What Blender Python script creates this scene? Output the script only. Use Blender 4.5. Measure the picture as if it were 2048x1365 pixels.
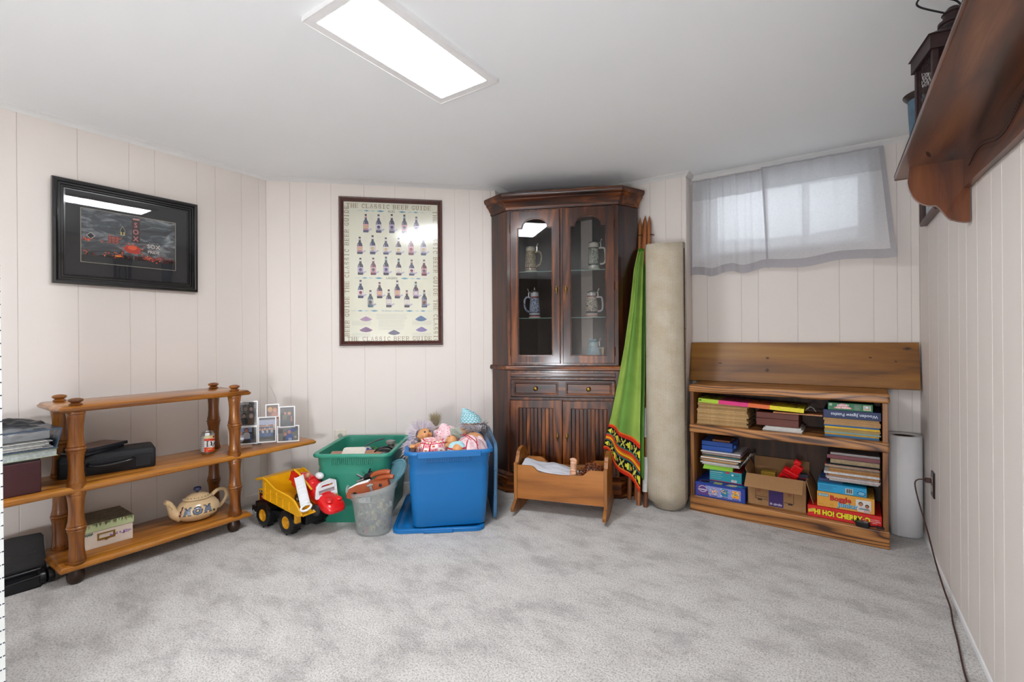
import bpy, math, random
from mathutils import Vector, Matrix, noise
from mathutils.geometry import tessellate_polygon
from math import sin, cos, pi, radians, hypot, atan2
random.seed(7)
SC = bpy.context.scene
COL = SC.collection
for o in list(bpy.data.objects): bpy.data.objects.remove(o, do_unlink=True)
CEIL = 2.13
YAW = radians(34.2)

# ------------------------------------------------------------------ camera, sky, lamps, exposure
cam_d = bpy.data.cameras.new('camera'); cam = bpy.data.objects.new('camera', cam_d); COL.objects.link(cam)
cam_d.sensor_width = 36.0; cam_d.lens = 945.0/2048.0*36.0; cam_d.sensor_fit = 'HORIZONTAL'
cam_d.shift_x = 0.0; cam_d.shift_y = -(682.5-676.0)/2048.0
cam_d.clip_start = 0.02
cam.matrix_world = Matrix.Translation((0, 0, 1.05)) @ Matrix.Rotation(YAW, 4, 'Z') @ Matrix.Rotation(pi/2, 4, 'X') @ Matrix.Rotation(-0.007, 4, 'Z')
SC.camera = cam
SC.view_settings.view_transform = 'Standard'; SC.view_settings.look = 'None'
SC.view_settings.exposure = 0.77; SC.view_settings.gamma = 1.0
SC.view_settings.use_curve_mapping = False
w = bpy.data.worlds.new('sky'); SC.world = w; w.use_nodes = True
w.node_tree.nodes['Background'].inputs[0].default_value = (0.86, 0.93, 1.0, 1)
w.node_tree.nodes['Background'].inputs[1].default_value = 2.3
LAMP = 31.0          # strength of the ceiling panels

# ------------------------------------------------------------------ helpers: colour and materials
def lin(h):
    if not isinstance(h, str): return tuple(h)[:3]
    h = h.lstrip('#'); out = []
    for i in (0, 2, 4):
        c = int(h[i:i+2], 16)/255.0
        out.append(c/12.92 if c <= 0.04045 else ((c+0.055)/1.055)**2.4)
    return tuple(out)
def c4(h): return lin(h)+(1.0,)
MATS = {}
class NT:
    def __init__(s, name):
        s.m = bpy.data.materials.new(name); s.m.use_nodes = True; s.t = s.m.node_tree; s.n = s.t.nodes; s.l = s.t.links
        s.b = s.n['Principled BSDF']; s.o = s.n['Material Output']
    def node(s, ty, **kw):
        x = s.n.new(ty)
        for k, v in kw.items():
            if k in x.inputs: x.inputs[k].default_value = v
            else: setattr(x, k, v)
        return x
    def ln(s, a, b): s.l.new(a, b)
    def coord(s, scale=(1, 1, 1), rot=(0, 0, 0), kind='Object'):
        tc = s.node('ShaderNodeTexCoord'); mp = s.node('ShaderNodeMapping')
        mp.inputs['Scale'].default_value = scale; mp.inputs['Rotation'].default_value = rot
        s.ln(tc.outputs[kind], mp.inputs['Vector']); return mp.outputs['Vector']
    def noise(s, vec, scale, detail=3, rough=0.5, dist=0.0):
        x = s.node('ShaderNodeTexNoise'); x.inputs['Scale'].default_value = scale; x.inputs['Detail'].default_value = detail
        x.inputs['Roughness'].default_value = rough; x.inputs['Distortion'].default_value = dist
        s.ln(vec, x.inputs['Vector']); return x.outputs['Fac']
    def ramp(s, fac, stops):
        r = s.node('ShaderNodeValToRGB'); e = r.color_ramp.elements
        while len(e) < len(stops): e.new(0.5)
        for i, (p, c) in enumerate(stops): e[i].position = p; e[i].color = c4(c)
        s.ln(fac, r.inputs['Fac']); return r.outputs['Color']
    def mix(s, fac, a, b, blend='MIX'):
        x = s.node('ShaderNodeMix'); x.data_type = 'RGBA'; x.blend_type = blend
        for v, i in ((fac, 0), (a, 6), (b, 7)):
            if hasattr(v, 'is_linked') or isinstance(v, bpy.types.NodeSocket): s.ln(v, x.inputs[i])
            elif i == 0: x.inputs[0].default_value = v
            else: x.inputs[i].default_value = c4(v)
        return x.outputs[2]
    def base(s, c):
        if isinstance(c, bpy.types.NodeSocket): s.ln(c, s.b.inputs['Base Color'])
        else: s.b.inputs['Base Color'].default_value = c4(c)
    def set(s, **kw):
        for k, v in kw.items(): s.b.inputs[k.replace('_', ' ')].default_value = v
    def bump(s, h, strength=0.2, dist=0.002):
        x = s.node('ShaderNodeBump'); x.inputs['Strength'].default_value = strength; x.inputs['Distance'].default_value = dist
        s.ln(h, x.inputs['Height']); s.ln(x.outputs['Normal'], s.b.inputs['Normal'])
def plain(name, c, rough=0.5, metal=0.0, spec=0.5, var=0.06, scale=30, bump=0.0, coat=0.0):
    if name in MATS: return MATS[name]
    t = NT(name); v = t.coord()
    f = t.noise(v, scale, 3)
    r, g, b = lin(c)
    dk = tuple(x*(1-var) for x in (r, g, b)); lt = tuple(min(1, x*(1+var)) for x in (r, g, b))
    t.base(t.ramp(f, [(0.3, dk), (0.7, lt)]))
    t.set(Roughness=rough, Metallic=metal); t.b.inputs['Specular IOR Level'].default_value = spec
    t.b.inputs['Coat Weight'].default_value = coat; t.b.inputs['Coat Roughness'].default_value = 0.05
    if bump: t.bump(f, bump, 0.001)
    MATS[name] = t.m; return t.m
def wood(name, dark, mid, light, axis='x', rough=0.3, scale=1.0, ring=0.5, coat=0.0, spec=0.5, pores=0.35, contrast=(0.32, 0.5, 0.7), lines=30.0, bmp=0.06):
    if name in MATS: return MATS[name]
    t = NT(name)
    sc = {'x': (0.10, 1, 1), 'y': (1, 0.10, 1), 'z': (1, 1, 0.10)}[axis]
    tc = t.node('ShaderNodeTexCoord'); oi = t.node('ShaderNodeObjectInfo')
    off = t.node('ShaderNodeMath', operation='MULTIPLY'); off.inputs[1].default_value = 7.3; t.ln(oi.outputs['Random'], off.inputs[0])
    add0 = t.node('ShaderNodeVectorMath', operation='ADD'); t.ln(tc.outputs['Object'], add0.inputs[0]); t.ln(off.outputs[0], add0.inputs[1])
    mp = t.node('ShaderNodeMapping'); mp.inputs['Scale'].default_value = tuple(k*scale for k in sc); t.ln(add0.outputs[0], mp.inputs['Vector']); v = mp.outputs['Vector']
    big = t.noise(v, 7, 5, 0.62, 0.8)
    rg = t.noise(v, 2.6, 2, 0.5, 0.4)                       # growth rings: contour lines of a slow field
    mul = t.node('ShaderNodeMath', operation='MULTIPLY'); mul.inputs[1].default_value = lines; t.ln(rg, mul.inputs[0])
    fr = t.node('ShaderNodeMath', operation='PINGPONG'); fr.inputs[1].default_value = 1.0; t.ln(mul.outputs[0], fr.inputs[0])
    pw = t.node('ShaderNodeMath', operation='POWER'); pw.inputs[1].default_value = 0.6; t.ln(fr.outputs[0], pw.inputs[0])
    m = t.node('ShaderNodeMath', operation='MULTIPLY_ADD'); m.inputs[1].default_value = ring*0.6
    m2 = t.node('ShaderNodeMath', operation='MULTIPLY_ADD'); m2.inputs[1].default_value = 1-ring*0.35; m2.inputs[2].default_value = -ring*0.20
    t.ln(big, m2.inputs[0]); t.ln(pw.outputs[0], m.inputs[0]); t.ln(m2.outputs[0], m.inputs[2])
    col = t.ramp(m.outputs[0], [(contrast[0], dark), (contrast[1], mid), (contrast[2], light)])
    sp = {'x': (3, 160, 160), 'y': (160, 3, 160), 'z': (160, 160, 3)}[axis]
    fine = t.noise(t.coord(sp), 1.6, 3, 0.6)
    pc = t.ramp(fine, [(0.34, (0.35, 0.32, 0.30)), (0.47, (1, 1, 1))])
    t.base(t.mix(pores, col, pc, 'MULTIPLY'))
    t.set(Roughness=rough); t.b.inputs['Coat Weight'].default_value = coat; t.b.inputs['Coat Roughness'].default_value = 0.12
    t.b.inputs['Specular IOR Level'].default_value = spec
    t.bump(fine, bmp, 0.001)
    MATS[name] = t.m; return t.m
def printed(name='printed_card', rough=0.45, spec=0.4, metal=0.0, noisy=0.05, coat=0.0):
    if name in MATS: return MATS[name]
    t = NT(name); a = t.node('ShaderNodeAttribute', attribute_name='Col')
    f = t.noise(t.coord(), 120, 2)
    lo = 1-noisy*2
    t.base(t.mix(1.0, a.outputs['Color'], t.ramp(f, [(0.3, (lo, lo, lo)), (0.7, (1, 1, 1))]), 'MULTIPLY'))
    t.set(Roughness=rough, Metallic=metal); t.b.inputs['Specular IOR Level'].default_value = spec
    t.b.inputs['Coat Weight'].default_value = coat
    MATS[name] = t.m; return t.m
def clear_glass(name='clear_glass', tint=(1, 1, 1), refl=1.0, rough=0.0):
    if name in MATS: return MATS[name]
    t = NT(name); t.n.remove(t.b)
    tr = t.node('ShaderNodeBsdfTransparent'); tr.inputs[0].default_value = tuple(tint)+(1,)
    gl = t.node('ShaderNodeBsdfGlossy'); gl.inputs['Roughness'].default_value = rough
    fr = t.node('ShaderNodeFresnel'); fr.inputs['IOR'].default_value = 1.5
    mu = t.node('ShaderNodeMath', operation='MULTIPLY'); mu.inputs[1].default_value = refl
    mx = t.node('ShaderNodeMixShader')
    t.ln(fr.outputs[0], mu.inputs[0]); t.ln(mu.outputs[0], mx.inputs[0]); t.ln(tr.outputs[0], mx.inputs[1]); t.ln(gl.outputs[0], mx.inputs[2])
    t.ln(mx.outputs[0], t.o.inputs['Surface']); MATS[name] = t.m; return t.m
def milky_plastic(name, tint, clear=0.5, rough=0.25):
    t = NT(name); t.base(tint); t.set(Roughness=rough)
    tr = t.node('ShaderNodeBsdfTransparent'); tr.inputs[0].default_value = (0.95, 0.97, 0.97, 1)
    mx = t.node('ShaderNodeMixShader'); mx.inputs[0].default_value = clear
    t.ln(t.b.outputs[0], mx.inputs[1]); t.ln(tr.outputs[0], mx.inputs[2]); t.ln(mx.outputs[0], t.o.inputs['Surface']); return t.m
def emit(name, c, s):
    t = NT(name); t.base(c); t.b.inputs['Emission Color'].default_value = c4(c); t.b.inputs['Emission Strength'].default_value = s; return t.m

# ------------------------------------------------------------------ helpers: meshes
class Mb:
    def __init__(s): s.v = []; s.f = []; s.c = []; s.M = Matrix.Identity(4); s.col = (0.8, 0.8, 0.8)
    def add(s, vs, fs, col=None):
        n = len(s.v); s.v += [tuple(s.M @ Vector(p)) for p in vs]
        c = lin(col) if col is not None else lin(s.col)
        for f in fs: s.f.append(tuple(n+i for i in f)); s.c.append(c)
        return s
    def at(s, loc=(0, 0, 0), rx=0, ry=0, rz=0, sc=(1, 1, 1)):
        s.M = Matrix.Translation(loc) @ Matrix.Rotation(rz, 4, 'Z') @ Matrix.Rotation(ry, 4, 'Y') @ Matrix.Rotation(rx, 4, 'X') @ Matrix.Diagonal((sc[0], sc[1], sc[2], 1))
        return s
    def reset(s): s.M = Matrix.Identity(4); return s
    def box(s, x0, x1, y0, y1, z0, z1, col=None):
        v = [(x0, y0, z0), (x1, y0, z0), (x1, y1, z0), (x0, y1, z0), (x0, y0, z1), (x1, y0, z1), (x1, y1, z1), (x0, y1, z1)]
        return s.add(v, [(0, 3, 2, 1), (4, 5, 6, 7), (0, 1, 5, 4), (1, 2, 6, 5), (2, 3, 7, 6), (3, 0, 4, 7)], col)
    def loft(s, rings, close=True, caps=True, col=None):
        n = len(rings[0]); v = [p for r in rings for p in r]; f = []
        for i in range(len(rings)-1):
            for j in range(n if close else n-1):
                k = (j+1) % n; f.append((i*n+j, i*n+k, (i+1)*n+k, (i+1)*n+j))
        if caps: f.append(tuple(range(n))[::-1]); f.append(tuple((len(rings)-1)*n+j for j in range(n)))
        return s.add(v, f, col)
    def prism(s, poly, d0, d1, axis='z', holes=(), col=None):
        mp = {'z': lambda p, d: (p[0], p[1], d), 'y': lambda p, d: (p[0], d, p[1]), 'x': lambda p, d: (d, p[0], p[1])}[axis]
        loops = [list(poly)]+[list(h) for h in holes]; flat = [p for l in loops for p in l]; n = len(flat)
        tri = tessellate_polygon([[Vector((p[0], p[1], 0)) for p in l] for l in loops])
        v = [mp(p, d0) for p in flat]+[mp(p, d1) for p in flat]
        f = [tuple(t) for t in tri]+[tuple(i+n for i in t)[::-1] for t in tri]; b = 0
        for l in loops:
            m = len(l)
            for i in range(m): j = (i+1) % m; f.append((b+i, b+j, n+b+j, n+b+i))
            b += m
        return s.add(v, f, col)
    def lathe(s, prof, n=24, c=(0, 0, 0), col=None, cols=None, sx=1, sy=1):
        r = [[(c[0]+sx*max(a, 1e-5)*cos(2*pi*k/n), c[1]+sy*max(a, 1e-5)*sin(2*pi*k/n), c[2]+z) for k in range(n)] for a, z in prof]
        if cols:
            for i in range(len(r)-1): s.loft([r[i], r[i+1]], caps=False, col=cols[min(i, len(cols)-1)])
            return s
        return s.loft(r, caps=False, col=col)
    def tube(s, pts, r, n=8, col=None, closed=False, flat=1.0):
        pts = [Vector(p) for p in pts]; rr = r if isinstance(r, (list, tuple)) else [r]*len(pts); rings = []; up = None
        m = len(pts)
        for i, p in enumerate(pts):
            a = pts[(i-1) % m] if (closed or i > 0) else p; b = pts[(i+1) % m] if (closed or i < m-1) else p
            d = (b-a); d = d.normalized() if d.length > 1e-9 else Vector((0, 0, 1))
            if up is None: up = d.orthogonal().normalized()
            up = (up-d*up.dot(d)); up = up.normalized() if up.length > 1e-6 else d.orthogonal().normalized(); sd = d.cross(up)
            rings.append([tuple(p+up*(rr[i]*cos(2*pi*k/n))+sd*(rr[i]*flat*sin(2*pi*k/n))) for k in range(n)])
        if closed: rings.append(rings[0])
        return s.loft(rings, caps=not closed, col=col)
    def ell(s, c, r, n=16, m=10, col=None, rot=None):
        R = rot or Matrix.Identity(3); rings = []
        for i in range(m+1):
            a = -pi/2+pi*i/m
            rings.append([tuple(Vector(c)+R @ Vector((r[0]*max(cos(a), 1e-4)*cos(2*pi*k/n), r[1]*max(cos(a), 1e-4)*sin(2*pi*k/n), r[2]*sin(a)))) for k in range(n)])
        return s.loft(rings, caps=True, col=col)
    def grid(s, f, nu, nv, col=None, colf=None):
        n = len(s.v)
        for i in range(nu+1):
            for j in range(nv+1): s.v.append(tuple(s.M @ Vector(f(i/nu, j/nv))))
        for i in range(nu):
            for j in range(nv):
                a = n+i*(nv+1)+j; s.f.append((a, a+nv+1, a+nv+2, a+1))
                s.c.append(lin(colf((i+.5)/nu, (j+.5)/nv)) if colf else lin(col if col is not None else s.col))
        return s
    def rect(s, x0, y0, x1, y1, z=0.0, col=None): return s.add([(x0, y0, z), (x1, y0, z), (x1, y1, z), (x0, y1, z)], [(0, 1, 2, 3)], col)
    def poly(s, pts, z=0.0, col=None):
        tri = tessellate_polygon([[Vector((p[0], p[1], 0)) for p in pts]])
        fs = []
        for t in tri:
            a, b, c = [pts[i] for i in t]
            fs.append(tuple(t) if (b[0]-a[0])*(c[1]-a[1])-(b[1]-a[1])*(c[0]-a[0]) > 0 else tuple(t)[::-1])
        return s.add([(p[0], p[1], z) for p in pts], fs, col)
    def disc(s, x, y, rx, ry=None, z=0.0, col=None, n=14): return s.poly([(x+rx*cos(2*pi*k/n), y+(ry or rx)*sin(2*pi*k/n)) for k in range(n)], z, col)
    def text(s, body, x, y, size, z=0.0, col='000000', align='CENTER', rot=0.0, bold=0.0, sx=1.0, shear=0.0, wave=None):
        vs, fs = text_mesh(body, bold, shear, align)
        ca, sa = cos(rot), sin(rot); P = []
        for (a, b) in vs:
            a, b = a*size*sx, b*size
            if wave: b += wave(a)
            P.append((x+a*ca-b*sa, y+a*sa+b*ca, z))
        return s.add(P, fs, col)
_TX = {}
def text_mesh(body, bold, shear, align):
    k = (body, bold, shear, align)
    if k not in _TX:
        cu = bpy.data.curves.new('t', 'FONT'); cu.body = body; cu.size = 1.0; cu.align_x = align; cu.align_y = 'CENTER'
        cu.offset = bold; cu.shear = shear; cu.resolution_u = 2
        o = bpy.data.objects.new('t', cu); me = o.to_mesh()
        _TX[k] = ([(v.co.x, v.co.y) for v in me.vertices], [tuple(p.vertices) for p in me.polygons])
        o.to_mesh_clear(); bpy.data.objects.remove(o); bpy.data.curves.remove(cu)
    return _TX[k]
def rrect(x0, x1, y0, y1, r, z, n=4):
    out = []
    for cx, cy, a in ((x1-r, y1-r, 0), (x0+r, y1-r, pi/2), (x0+r, y0+r, pi), (x1-r, y0+r, 3*pi/2)):
        for k in range(n+1): t = a+pi/2*k/n; out.append((cx+r*cos(t), cy+r*sin(t), z))
    return out
def rectloft(mb, x0, x1, y0, y1, prof, r=0.002, n=1, col=None):
    return mb.loft([rrect(x0+i, x1-i, y0+i, y1-i, max(r, 0.0005), z, n) for i, z in prof], col=col)
def mesh(name, mb, mat, parent=None, smooth=None, bevel=0, seg=2, subsurf=0, solid=0, remesh=0, kind=None, label=None):
    me = bpy.data.meshes.new(name); me.from_pydata(mb.v, [], mb.f)
    at = me.color_attributes.new('Col', 'FLOAT_COLOR', 'CORNER'); buf = []
    for p, c in zip(me.polygons, mb.c): buf += (list(c)+[1.0])*p.loop_total
    at.data.foreach_set('color', buf)
    me.validate(); me.update()
    o = bpy.data.objects.new(name, me); COL.objects.link(o)
    if mat: me.materials.append(mat)
    if parent: o.parent = parent
    if smooth is not None:
        me.polygons.foreach_set('use_smooth', [True]*len(me.polygons)); me.set_sharp_from_angle(angle=radians(smooth))
    if solid: m = o.modifiers.new('s', 'SOLIDIFY'); m.thickness = solid; m.offset = 0
    if remesh:
        m = o.modifiers.new('r', 'REMESH'); m.mode = 'VOXEL'; m.voxel_size = remesh; m.use_smooth_shade = True
        m = o.modifiers.new('sm', 'SMOOTH'); m.iterations = 3
    if subsurf: m = o.modifiers.new('ss', 'SUBSURF'); m.levels = m.render_levels = subsurf
    if bevel:
        m = o.modifiers.new('b', 'BEVEL'); m.width = bevel; m.segments = seg; m.limit_method = 'ANGLE'; m.angle_limit = radians(40)
    if kind: o['kind'] = kind
    if label: o['label'] = label
    return o
def thing(name, label, cat, loc=(0, 0, 0), rz=0.0, group=None, rx=0.0, ry=0.0):
    o = bpy.data.objects.new(name, None); COL.objects.link(o); o.empty_display_size = 0.05
    o.location = loc; o.rotation_euler = (rx, ry, rz); tag(o, label, cat, group); return o
def tag(o, label, cat, group=None):
    o['label'] = label; o['category'] = cat
    if group: o['group'] = group
    return o
def struct(name, mb, mat, parent=None, **kw):
    o = mesh(name, mb, mat, parent, **kw)
    if not parent: o['kind'] = 'structure'
    return o
class Fr:   # a local frame: origin, heading about z
    def __init__(s, x, y, z, deg): s.o = Vector((x, y, z)); s.a = radians(deg)
    def p(s, x, y, z): return tuple(s.o+Vector((x*cos(s.a)-y*sin(s.a), x*sin(s.a)+y*cos(s.a), z)))

# ------------------------------------------------------------------ shared materials
M_WALL = plain('painted_panelling', 'e3dbd4', 0.6, var=0.012, scale=3, bump=0.05)
M_GROOVE = plain('panelling_groove', 'd8d0ca', 0.7, var=0.02)
M_CEIL = plain('ceiling_paint', 'f0f3f4', 0.85, var=0.01, scale=2)
M_TRIM = plain('trim_paint', 'd8d8d6', 0.5, var=0.02)
M_WHITE = plain('white_enamel', 'ececec', 0.4, var=0.02)
M_PRINT = printed()
M_GLOSSP = printed('glossy_print', 0.2, 0.6, coat=0.3)
M_CLOTHP = printed('printed_cloth', 0.9, 0.1, noisy=0.08)
M_PAPER = printed('paper_edges', 0.8, 0.2, noisy=0.16)
M_BLACKPL = plain('black_plastic', '101114', 0.3, var=0.2)
M_BRASS = plain('aged_brass', '9a7a3c', 0.3, metal=1.0, var=0.15)
M_STEEL = plain('brushed_steel', 'b8b8b8', 0.28, metal=1.0, var=0.08)
M_CHERRY = wood('dark_cherry_wood', '140804', '47200b', '8f4e16', 'z', 0.30, 1.6, 0.30, coat=0.22, pores=0.22, spec=0.35)
M_CHERRYX = wood('dark_cherry_wood_across', '140804', '47200b', '8f4e16', 'x', 0.30, 1.6, 0.30, coat=0.22, pores=0.22, spec=0.35)
M_CHERRYD = wood('dark_cherry_side', '120704', '30150a', '552a10', 'z', 0.28, 1.3, 0.30, coat=0.4, pores=0.3)
M_OAKY = wood('honey_oak_along', '6d3c10', 'a8681f', 'c98a38', 'y', 0.28, 1.2, 0.35, coat=0.35, pores=0.5)
M_OAKZ = wood('honey_oak_turned', '3f200a', '7d4513', 'a86a25', 'z', 0.3, 1.0, 0.3, coat=0.3, pores=0.45)
M_OAKRX = wood('red_oak_across', '44240f', '95602c', 'b27a40', 'x', 0.38, 1.5, 0.80, coat=0.1, pores=0.5, contrast=(0.30, 0.48, 0.66), lines=46.0)
M_OAKRZ = wood('red_oak_upright', '4f2a12', '82501f', '9c672f', 'z', 0.38, 1.3, 0.6, coat=0.1, pores=0.5, lines=40.0)
M_PINE = wood('stained_pine_plank', '5f3a14', '8a5a20', 'a0712c', 'x', 0.4, 0.9, 0.25, pores=0.2)
M_PINEX = wood('amber_pine', '7d4b1c', 'a9692c', 'bd8040', 'x', 0.35, 0.9, 0.25, coat=0.15, pores=0.2)
M_PINEZ = wood('amber_pine_upright', '6d3f18', '996026', 'ad7435', 'z', 0.35, 0.9, 0.25, coat=0.15, pores=0.2)
# ================================================================== THE ROOM
XL, XR, YW, YB, YBACK = -3.10, 0.388, 3.34, 3.21, -2.6
MA = Vector((-3.10, 1.675)); MBV = Vector((-2.0, 2.74)); MDIR = (MBV-MA).normalized(); MLEN = (MBV-MA).length
t = NT('carpet_pile')
v = t.coord()
big = t.noise(t.coord((1, 1.7, 1), (0, 0, 0.6)), 4.6, 7, 0.72, 0.2); fine = t.noise(v, 150, 3, 0.8)
cb = t.ramp(big, [(0.36, 'bdbab7'), (0.50, 'dad7d3'), (0.62, 'e4e2de')])
cf = t.ramp(fine, [(0.36, (0.36, 0.35, 0.34)), (0.5, (0.86, 0.85, 0.84)), (0.60, (1, 1, 1))])
t.base(t.mix(0.85, cb, cf, 'MULTIPLY')); t.set(Roughness=1.0); t.b.inputs['Specular IOR Level'].default_value = 0.05
t.b.inputs['Sheen Weight'].default_value = 0.25
t.bump(fine, 0.9, 0.008); M_CARPET = t.m
m = Mb().box(XL-0.1, XR+0.1, YBACK-0.1, YW+0.1, -0.05, 0.0); struct('floor', m, M_CARPET)
m = Mb().box(XL-0.1, XR+0.1, YBACK-0.1, YW+0.1, CEIL, CEIL+0.06); struct('ceiling', m, M_CEIL)

def panel_wall(name, o, ang, L, cuts, openings=(), e0=0.05, e1=0.05, h=CEIL):
    """A wall of vertical boards; local x runs along the wall, local -y faces the room."""
    w_ = mesh(name, Mb(), M_GROOVE); w_['kind'] = 'structure'; w_.location = (o[0], o[1], 0); w_.rotation_euler = (0, 0, ang)
    b = Mb()
    if openings:
        x0, x1, z0, z1 = openings[0]
        b.box(-e0, x0, 0.0025, 0.05, 0, h); b.box(x1, L+e1, 0.0025, 0.05, 0, h); b.box(x0, x1, 0.0025, 0.05, 0, z0); b.box(x0, x1, 0.0025, 0.05, z1, h)
    else: b.box(-e0, L+e1, 0.0025, 0.05, 0, h)
    me = bpy.data.meshes.new(name); me.from_pydata(b.v, [], b.f); me.materials.append(M_GROOVE); w_.data = me
    cs = [0]+sorted(c for c in cuts if 0.02 < c < L-0.02)+[L]
    for a, c in zip(cs[:-1], cs[1:]):
        pcs = [(a+0.0008, c-0.0008, 0.0, h)]
        if openings:
            x0, x1, z0, z1 = openings[0]
            if c > x0 and a < x1:
                pcs = [(a+0.0012, c-0.0012, 0.0, z0), (a+0.0012, c-0.0012, z1, h)]
                if a < x0: pcs.append((a+0.0012, x0, z0, z1))
                if c > x1: pcs.append((x1, c-0.0012, z0, z1))
        for (p, q, r, s) in pcs:
            if q-p < 0.004 or s-r < 0.004: continue
            bm = Mb().loft([[(p, 0.003, r), (q, 0.003, r), (q, 0.003, s), (p, 0.003, s)], [(p, 0.0012, r), (q, 0.0012, r), (q, 0.0012, s), (p, 0.0012, s)],
                            [(p+0.0015, 0, r), (q-0.0015, 0, r), (q-0.0015, 0, s), (p+0.0015, 0, s)]])
            mesh('panel_board', bm, M_WALL, w_)
    return w_
# left wall runs in +y, the room lies at +x : heading 90 deg
panel_wall('wall_left', (XL, YBACK), pi/2, 1.675-YBACK, [y-YBACK for y in (-2.3, -2.05, -1.75, -1.6, -1.35, -1.14, -0.93, -0.72, -0.5, -0.3, -0.1, 0.11, 0.31, 0.521, 0.732, 0.94, 1.055, 1.264, 1.365, 1.518, 1.628)])
panel_wall('wall_middle', MA, atan2(MDIR.y, MDIR.x), MLEN, [0.148, 0.252, 0.409, 0.624, 0.83, 1.035, 1.243, 1.349, 1.442, 1.50], e1=-0.003)
panel_wall('wall_return', (MBV.x, MBV.y), pi/2, YB-MBV.y, [0.2, 0.3], e0=-0.0028)
panel_wall('wall_back', (MBV.x, YB), 0, -0.793-MBV.x, [0.2, 0.41, 0.61, 0.82, 0.969, 1.074, 1.178], e1=-0.003)
panel_wall('wall_jamb', (-0.793, YB), pi/2, YW-YB, [], e0=-0.0028)
WX0, WX1, WZ0, WZ1 = -0.70, 0.165, 1.60, 2.055
panel_wall('wall_window', (-0.793, YW), 0, XR+0.793, [x+0.793 for x in (-0.691, -0.485, -0.388, -0.175, 0.032, 0.191, 0.294, 0.353)], [(WX0+0.793, WX1+0.793, WZ0, WZ1)])
panel_wall('wall_right', (XR, YW), -pi/2, YW-YBACK, [YW-y for y in (3.05, 2.813, 2.571, 2.388, 2.269, 2.117, 1.948, 1.843, 1.681, 1.45, 1.25, 1.05, 0.84, 0.73, 0.4, 0.2, 0, -0.4, -0.8, -1.2, -1.6, -2.0, -2.3)])
m = Mb().box(XL-0.1, XR+0.1, YBACK-0.05, YBACK, 0, CEIL); struct('wall_rear', m, plain('rear_wall_paint', '6d655c', 0.7))

def moulding(name, pts, size, mat, z, prof):
    """extrude a profile along a polyline hugging the walls; prof = [(out, up)]"""
    P = [Vector(p) for p in pts]; rings = []
    for i, p in enumerate(P):
        ns = []
        for a, b in ((i-1, i), (i, i+1)):
            if a >= 0 and b < len(P):
                d = (P[b]-P[a]).normalized(); ns.append(Vector((d.y, -d.x)))
        n = ns[0] if len(ns) == 1 else (ns[0]+ns[1])/(1+ns[0].dot(ns[1]))
        rings.append([(p.x+n.x*o, p.y+n.y*o, z+u) for o, u in prof])
    return struct(name, Mb().loft(rings, caps=True), mat, smooth=50)
crown = [(0, 0), (0, -0.026), (0.004, -0.027), (0.007, -0.021), (0.014, -0.012), (0.022, -0.006), (0.026, -0.003), (0.027, 0)]
moulding('trim_1', [(XL, YBACK), (XL, MA.y), tuple(MBV), (MBV.x, YB), (-0.793, YB), (-0.793, YW), (XR, YW), (XR, YBACK)], 1, M_TRIM, CEIL, crown)
base = [(0, 0), (0.009, 0), (0.009, 0.045), (0.006, 0.05), (0, 0.052)]
moulding('baseboard_left', [(XL, YBACK), (XL, MA.y)], 1, M_WALL, 0, base)
moulding('baseboard_middle', [tuple(MA), tuple(MBV)], 1, M_WALL, 0, base)
moulding('baseboard_window', [(-0.793, YW), (XR, YW)], 1, M_WALL, 0, base)
moulding('baseboard_right', [(XR, YW), (XR, YBACK)], 1, M_WHITE, 0, [(0, 0), (0.006, 0), (0.005, 0.014), (0, 0.016)])

# ---- window
wn = mesh('window_1', Mb(), M_WHITE); wn['kind'] = 'structure'
m = Mb(); D0, D1 = YW, 3.60
m.box(WX0-0.03, WX0, D0, D1, WZ0-0.03, WZ1+0.03); m.box(WX1, WX1+0.03, D0, D1, WZ0-0.03, WZ1+0.03)
m.box(WX0, WX1, D0, D1, WZ0-0.03, WZ0); m.box(WX0, WX1, D0, D1, WZ1, WZ1+0.03)
mesh('window_recess', m, plain('recess_paint', 'd9dde0', 0.7, var=0.02), wn)
fx0, fx1, fz0, fz1 = WX0, WX1, WZ0, WZ1
def sash(a, b, y):
    m = Mb(); k = 0.036
    m.prism([(a, fz0), (b, fz0), (b, fz1), (a, fz1)], y, y+0.02, 'y', [[(a+k, fz0+k), (b-k, fz0+k), (b-k, fz1-k), (a+k, fz1-k)]])
    s_ = mesh('window_sash', m, M_WHITE, wn, bevel=0.002)
    mesh('window_pane', Mb().box(a+k, b-k, y+0.008, y+0.012, fz0+k, fz1-k), clear_glass(), s_)
sash(fx0, -0.12, 3.53); sash(-0.16, fx1, 3.555)
# window well outside: a pale corrugated wall and gravel under the sky
m = Mb()
for k in range(60):
    a = pi*k/60; b = pi*(k+1)/60; r1 = 0.62+0.012*(k % 2); r2 = 0.62+0.012*((k+1) % 2)
    m.add([(-0.27-r1*cos(a), 3.66+r1*sin(a)*0.9, 1.2), (-0.27-r2*cos(b), 3.66+r2*sin(b)*0.9, 1.2), (-0.27-r2*cos(b), 3.66+r2*sin(b)*0.9, 1.82), (-0.27-r1*cos(a), 3.66+r1*sin(a)*0.9, 1.82)], [(0, 1, 2, 3)])
o = mesh('window_well', m, plain('galvanised_well', 'd0d4d6', 0.5, var=0.05), solid=0.004); o['kind'] = 'structure'
m = Mb().box(-1.6, 1.1, 3.62, 4.9, 1.1, 1.2); o = struct('ground', m, plain('gravel', 'c2bfb8', 0.9, var=0.3, scale=60))

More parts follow.
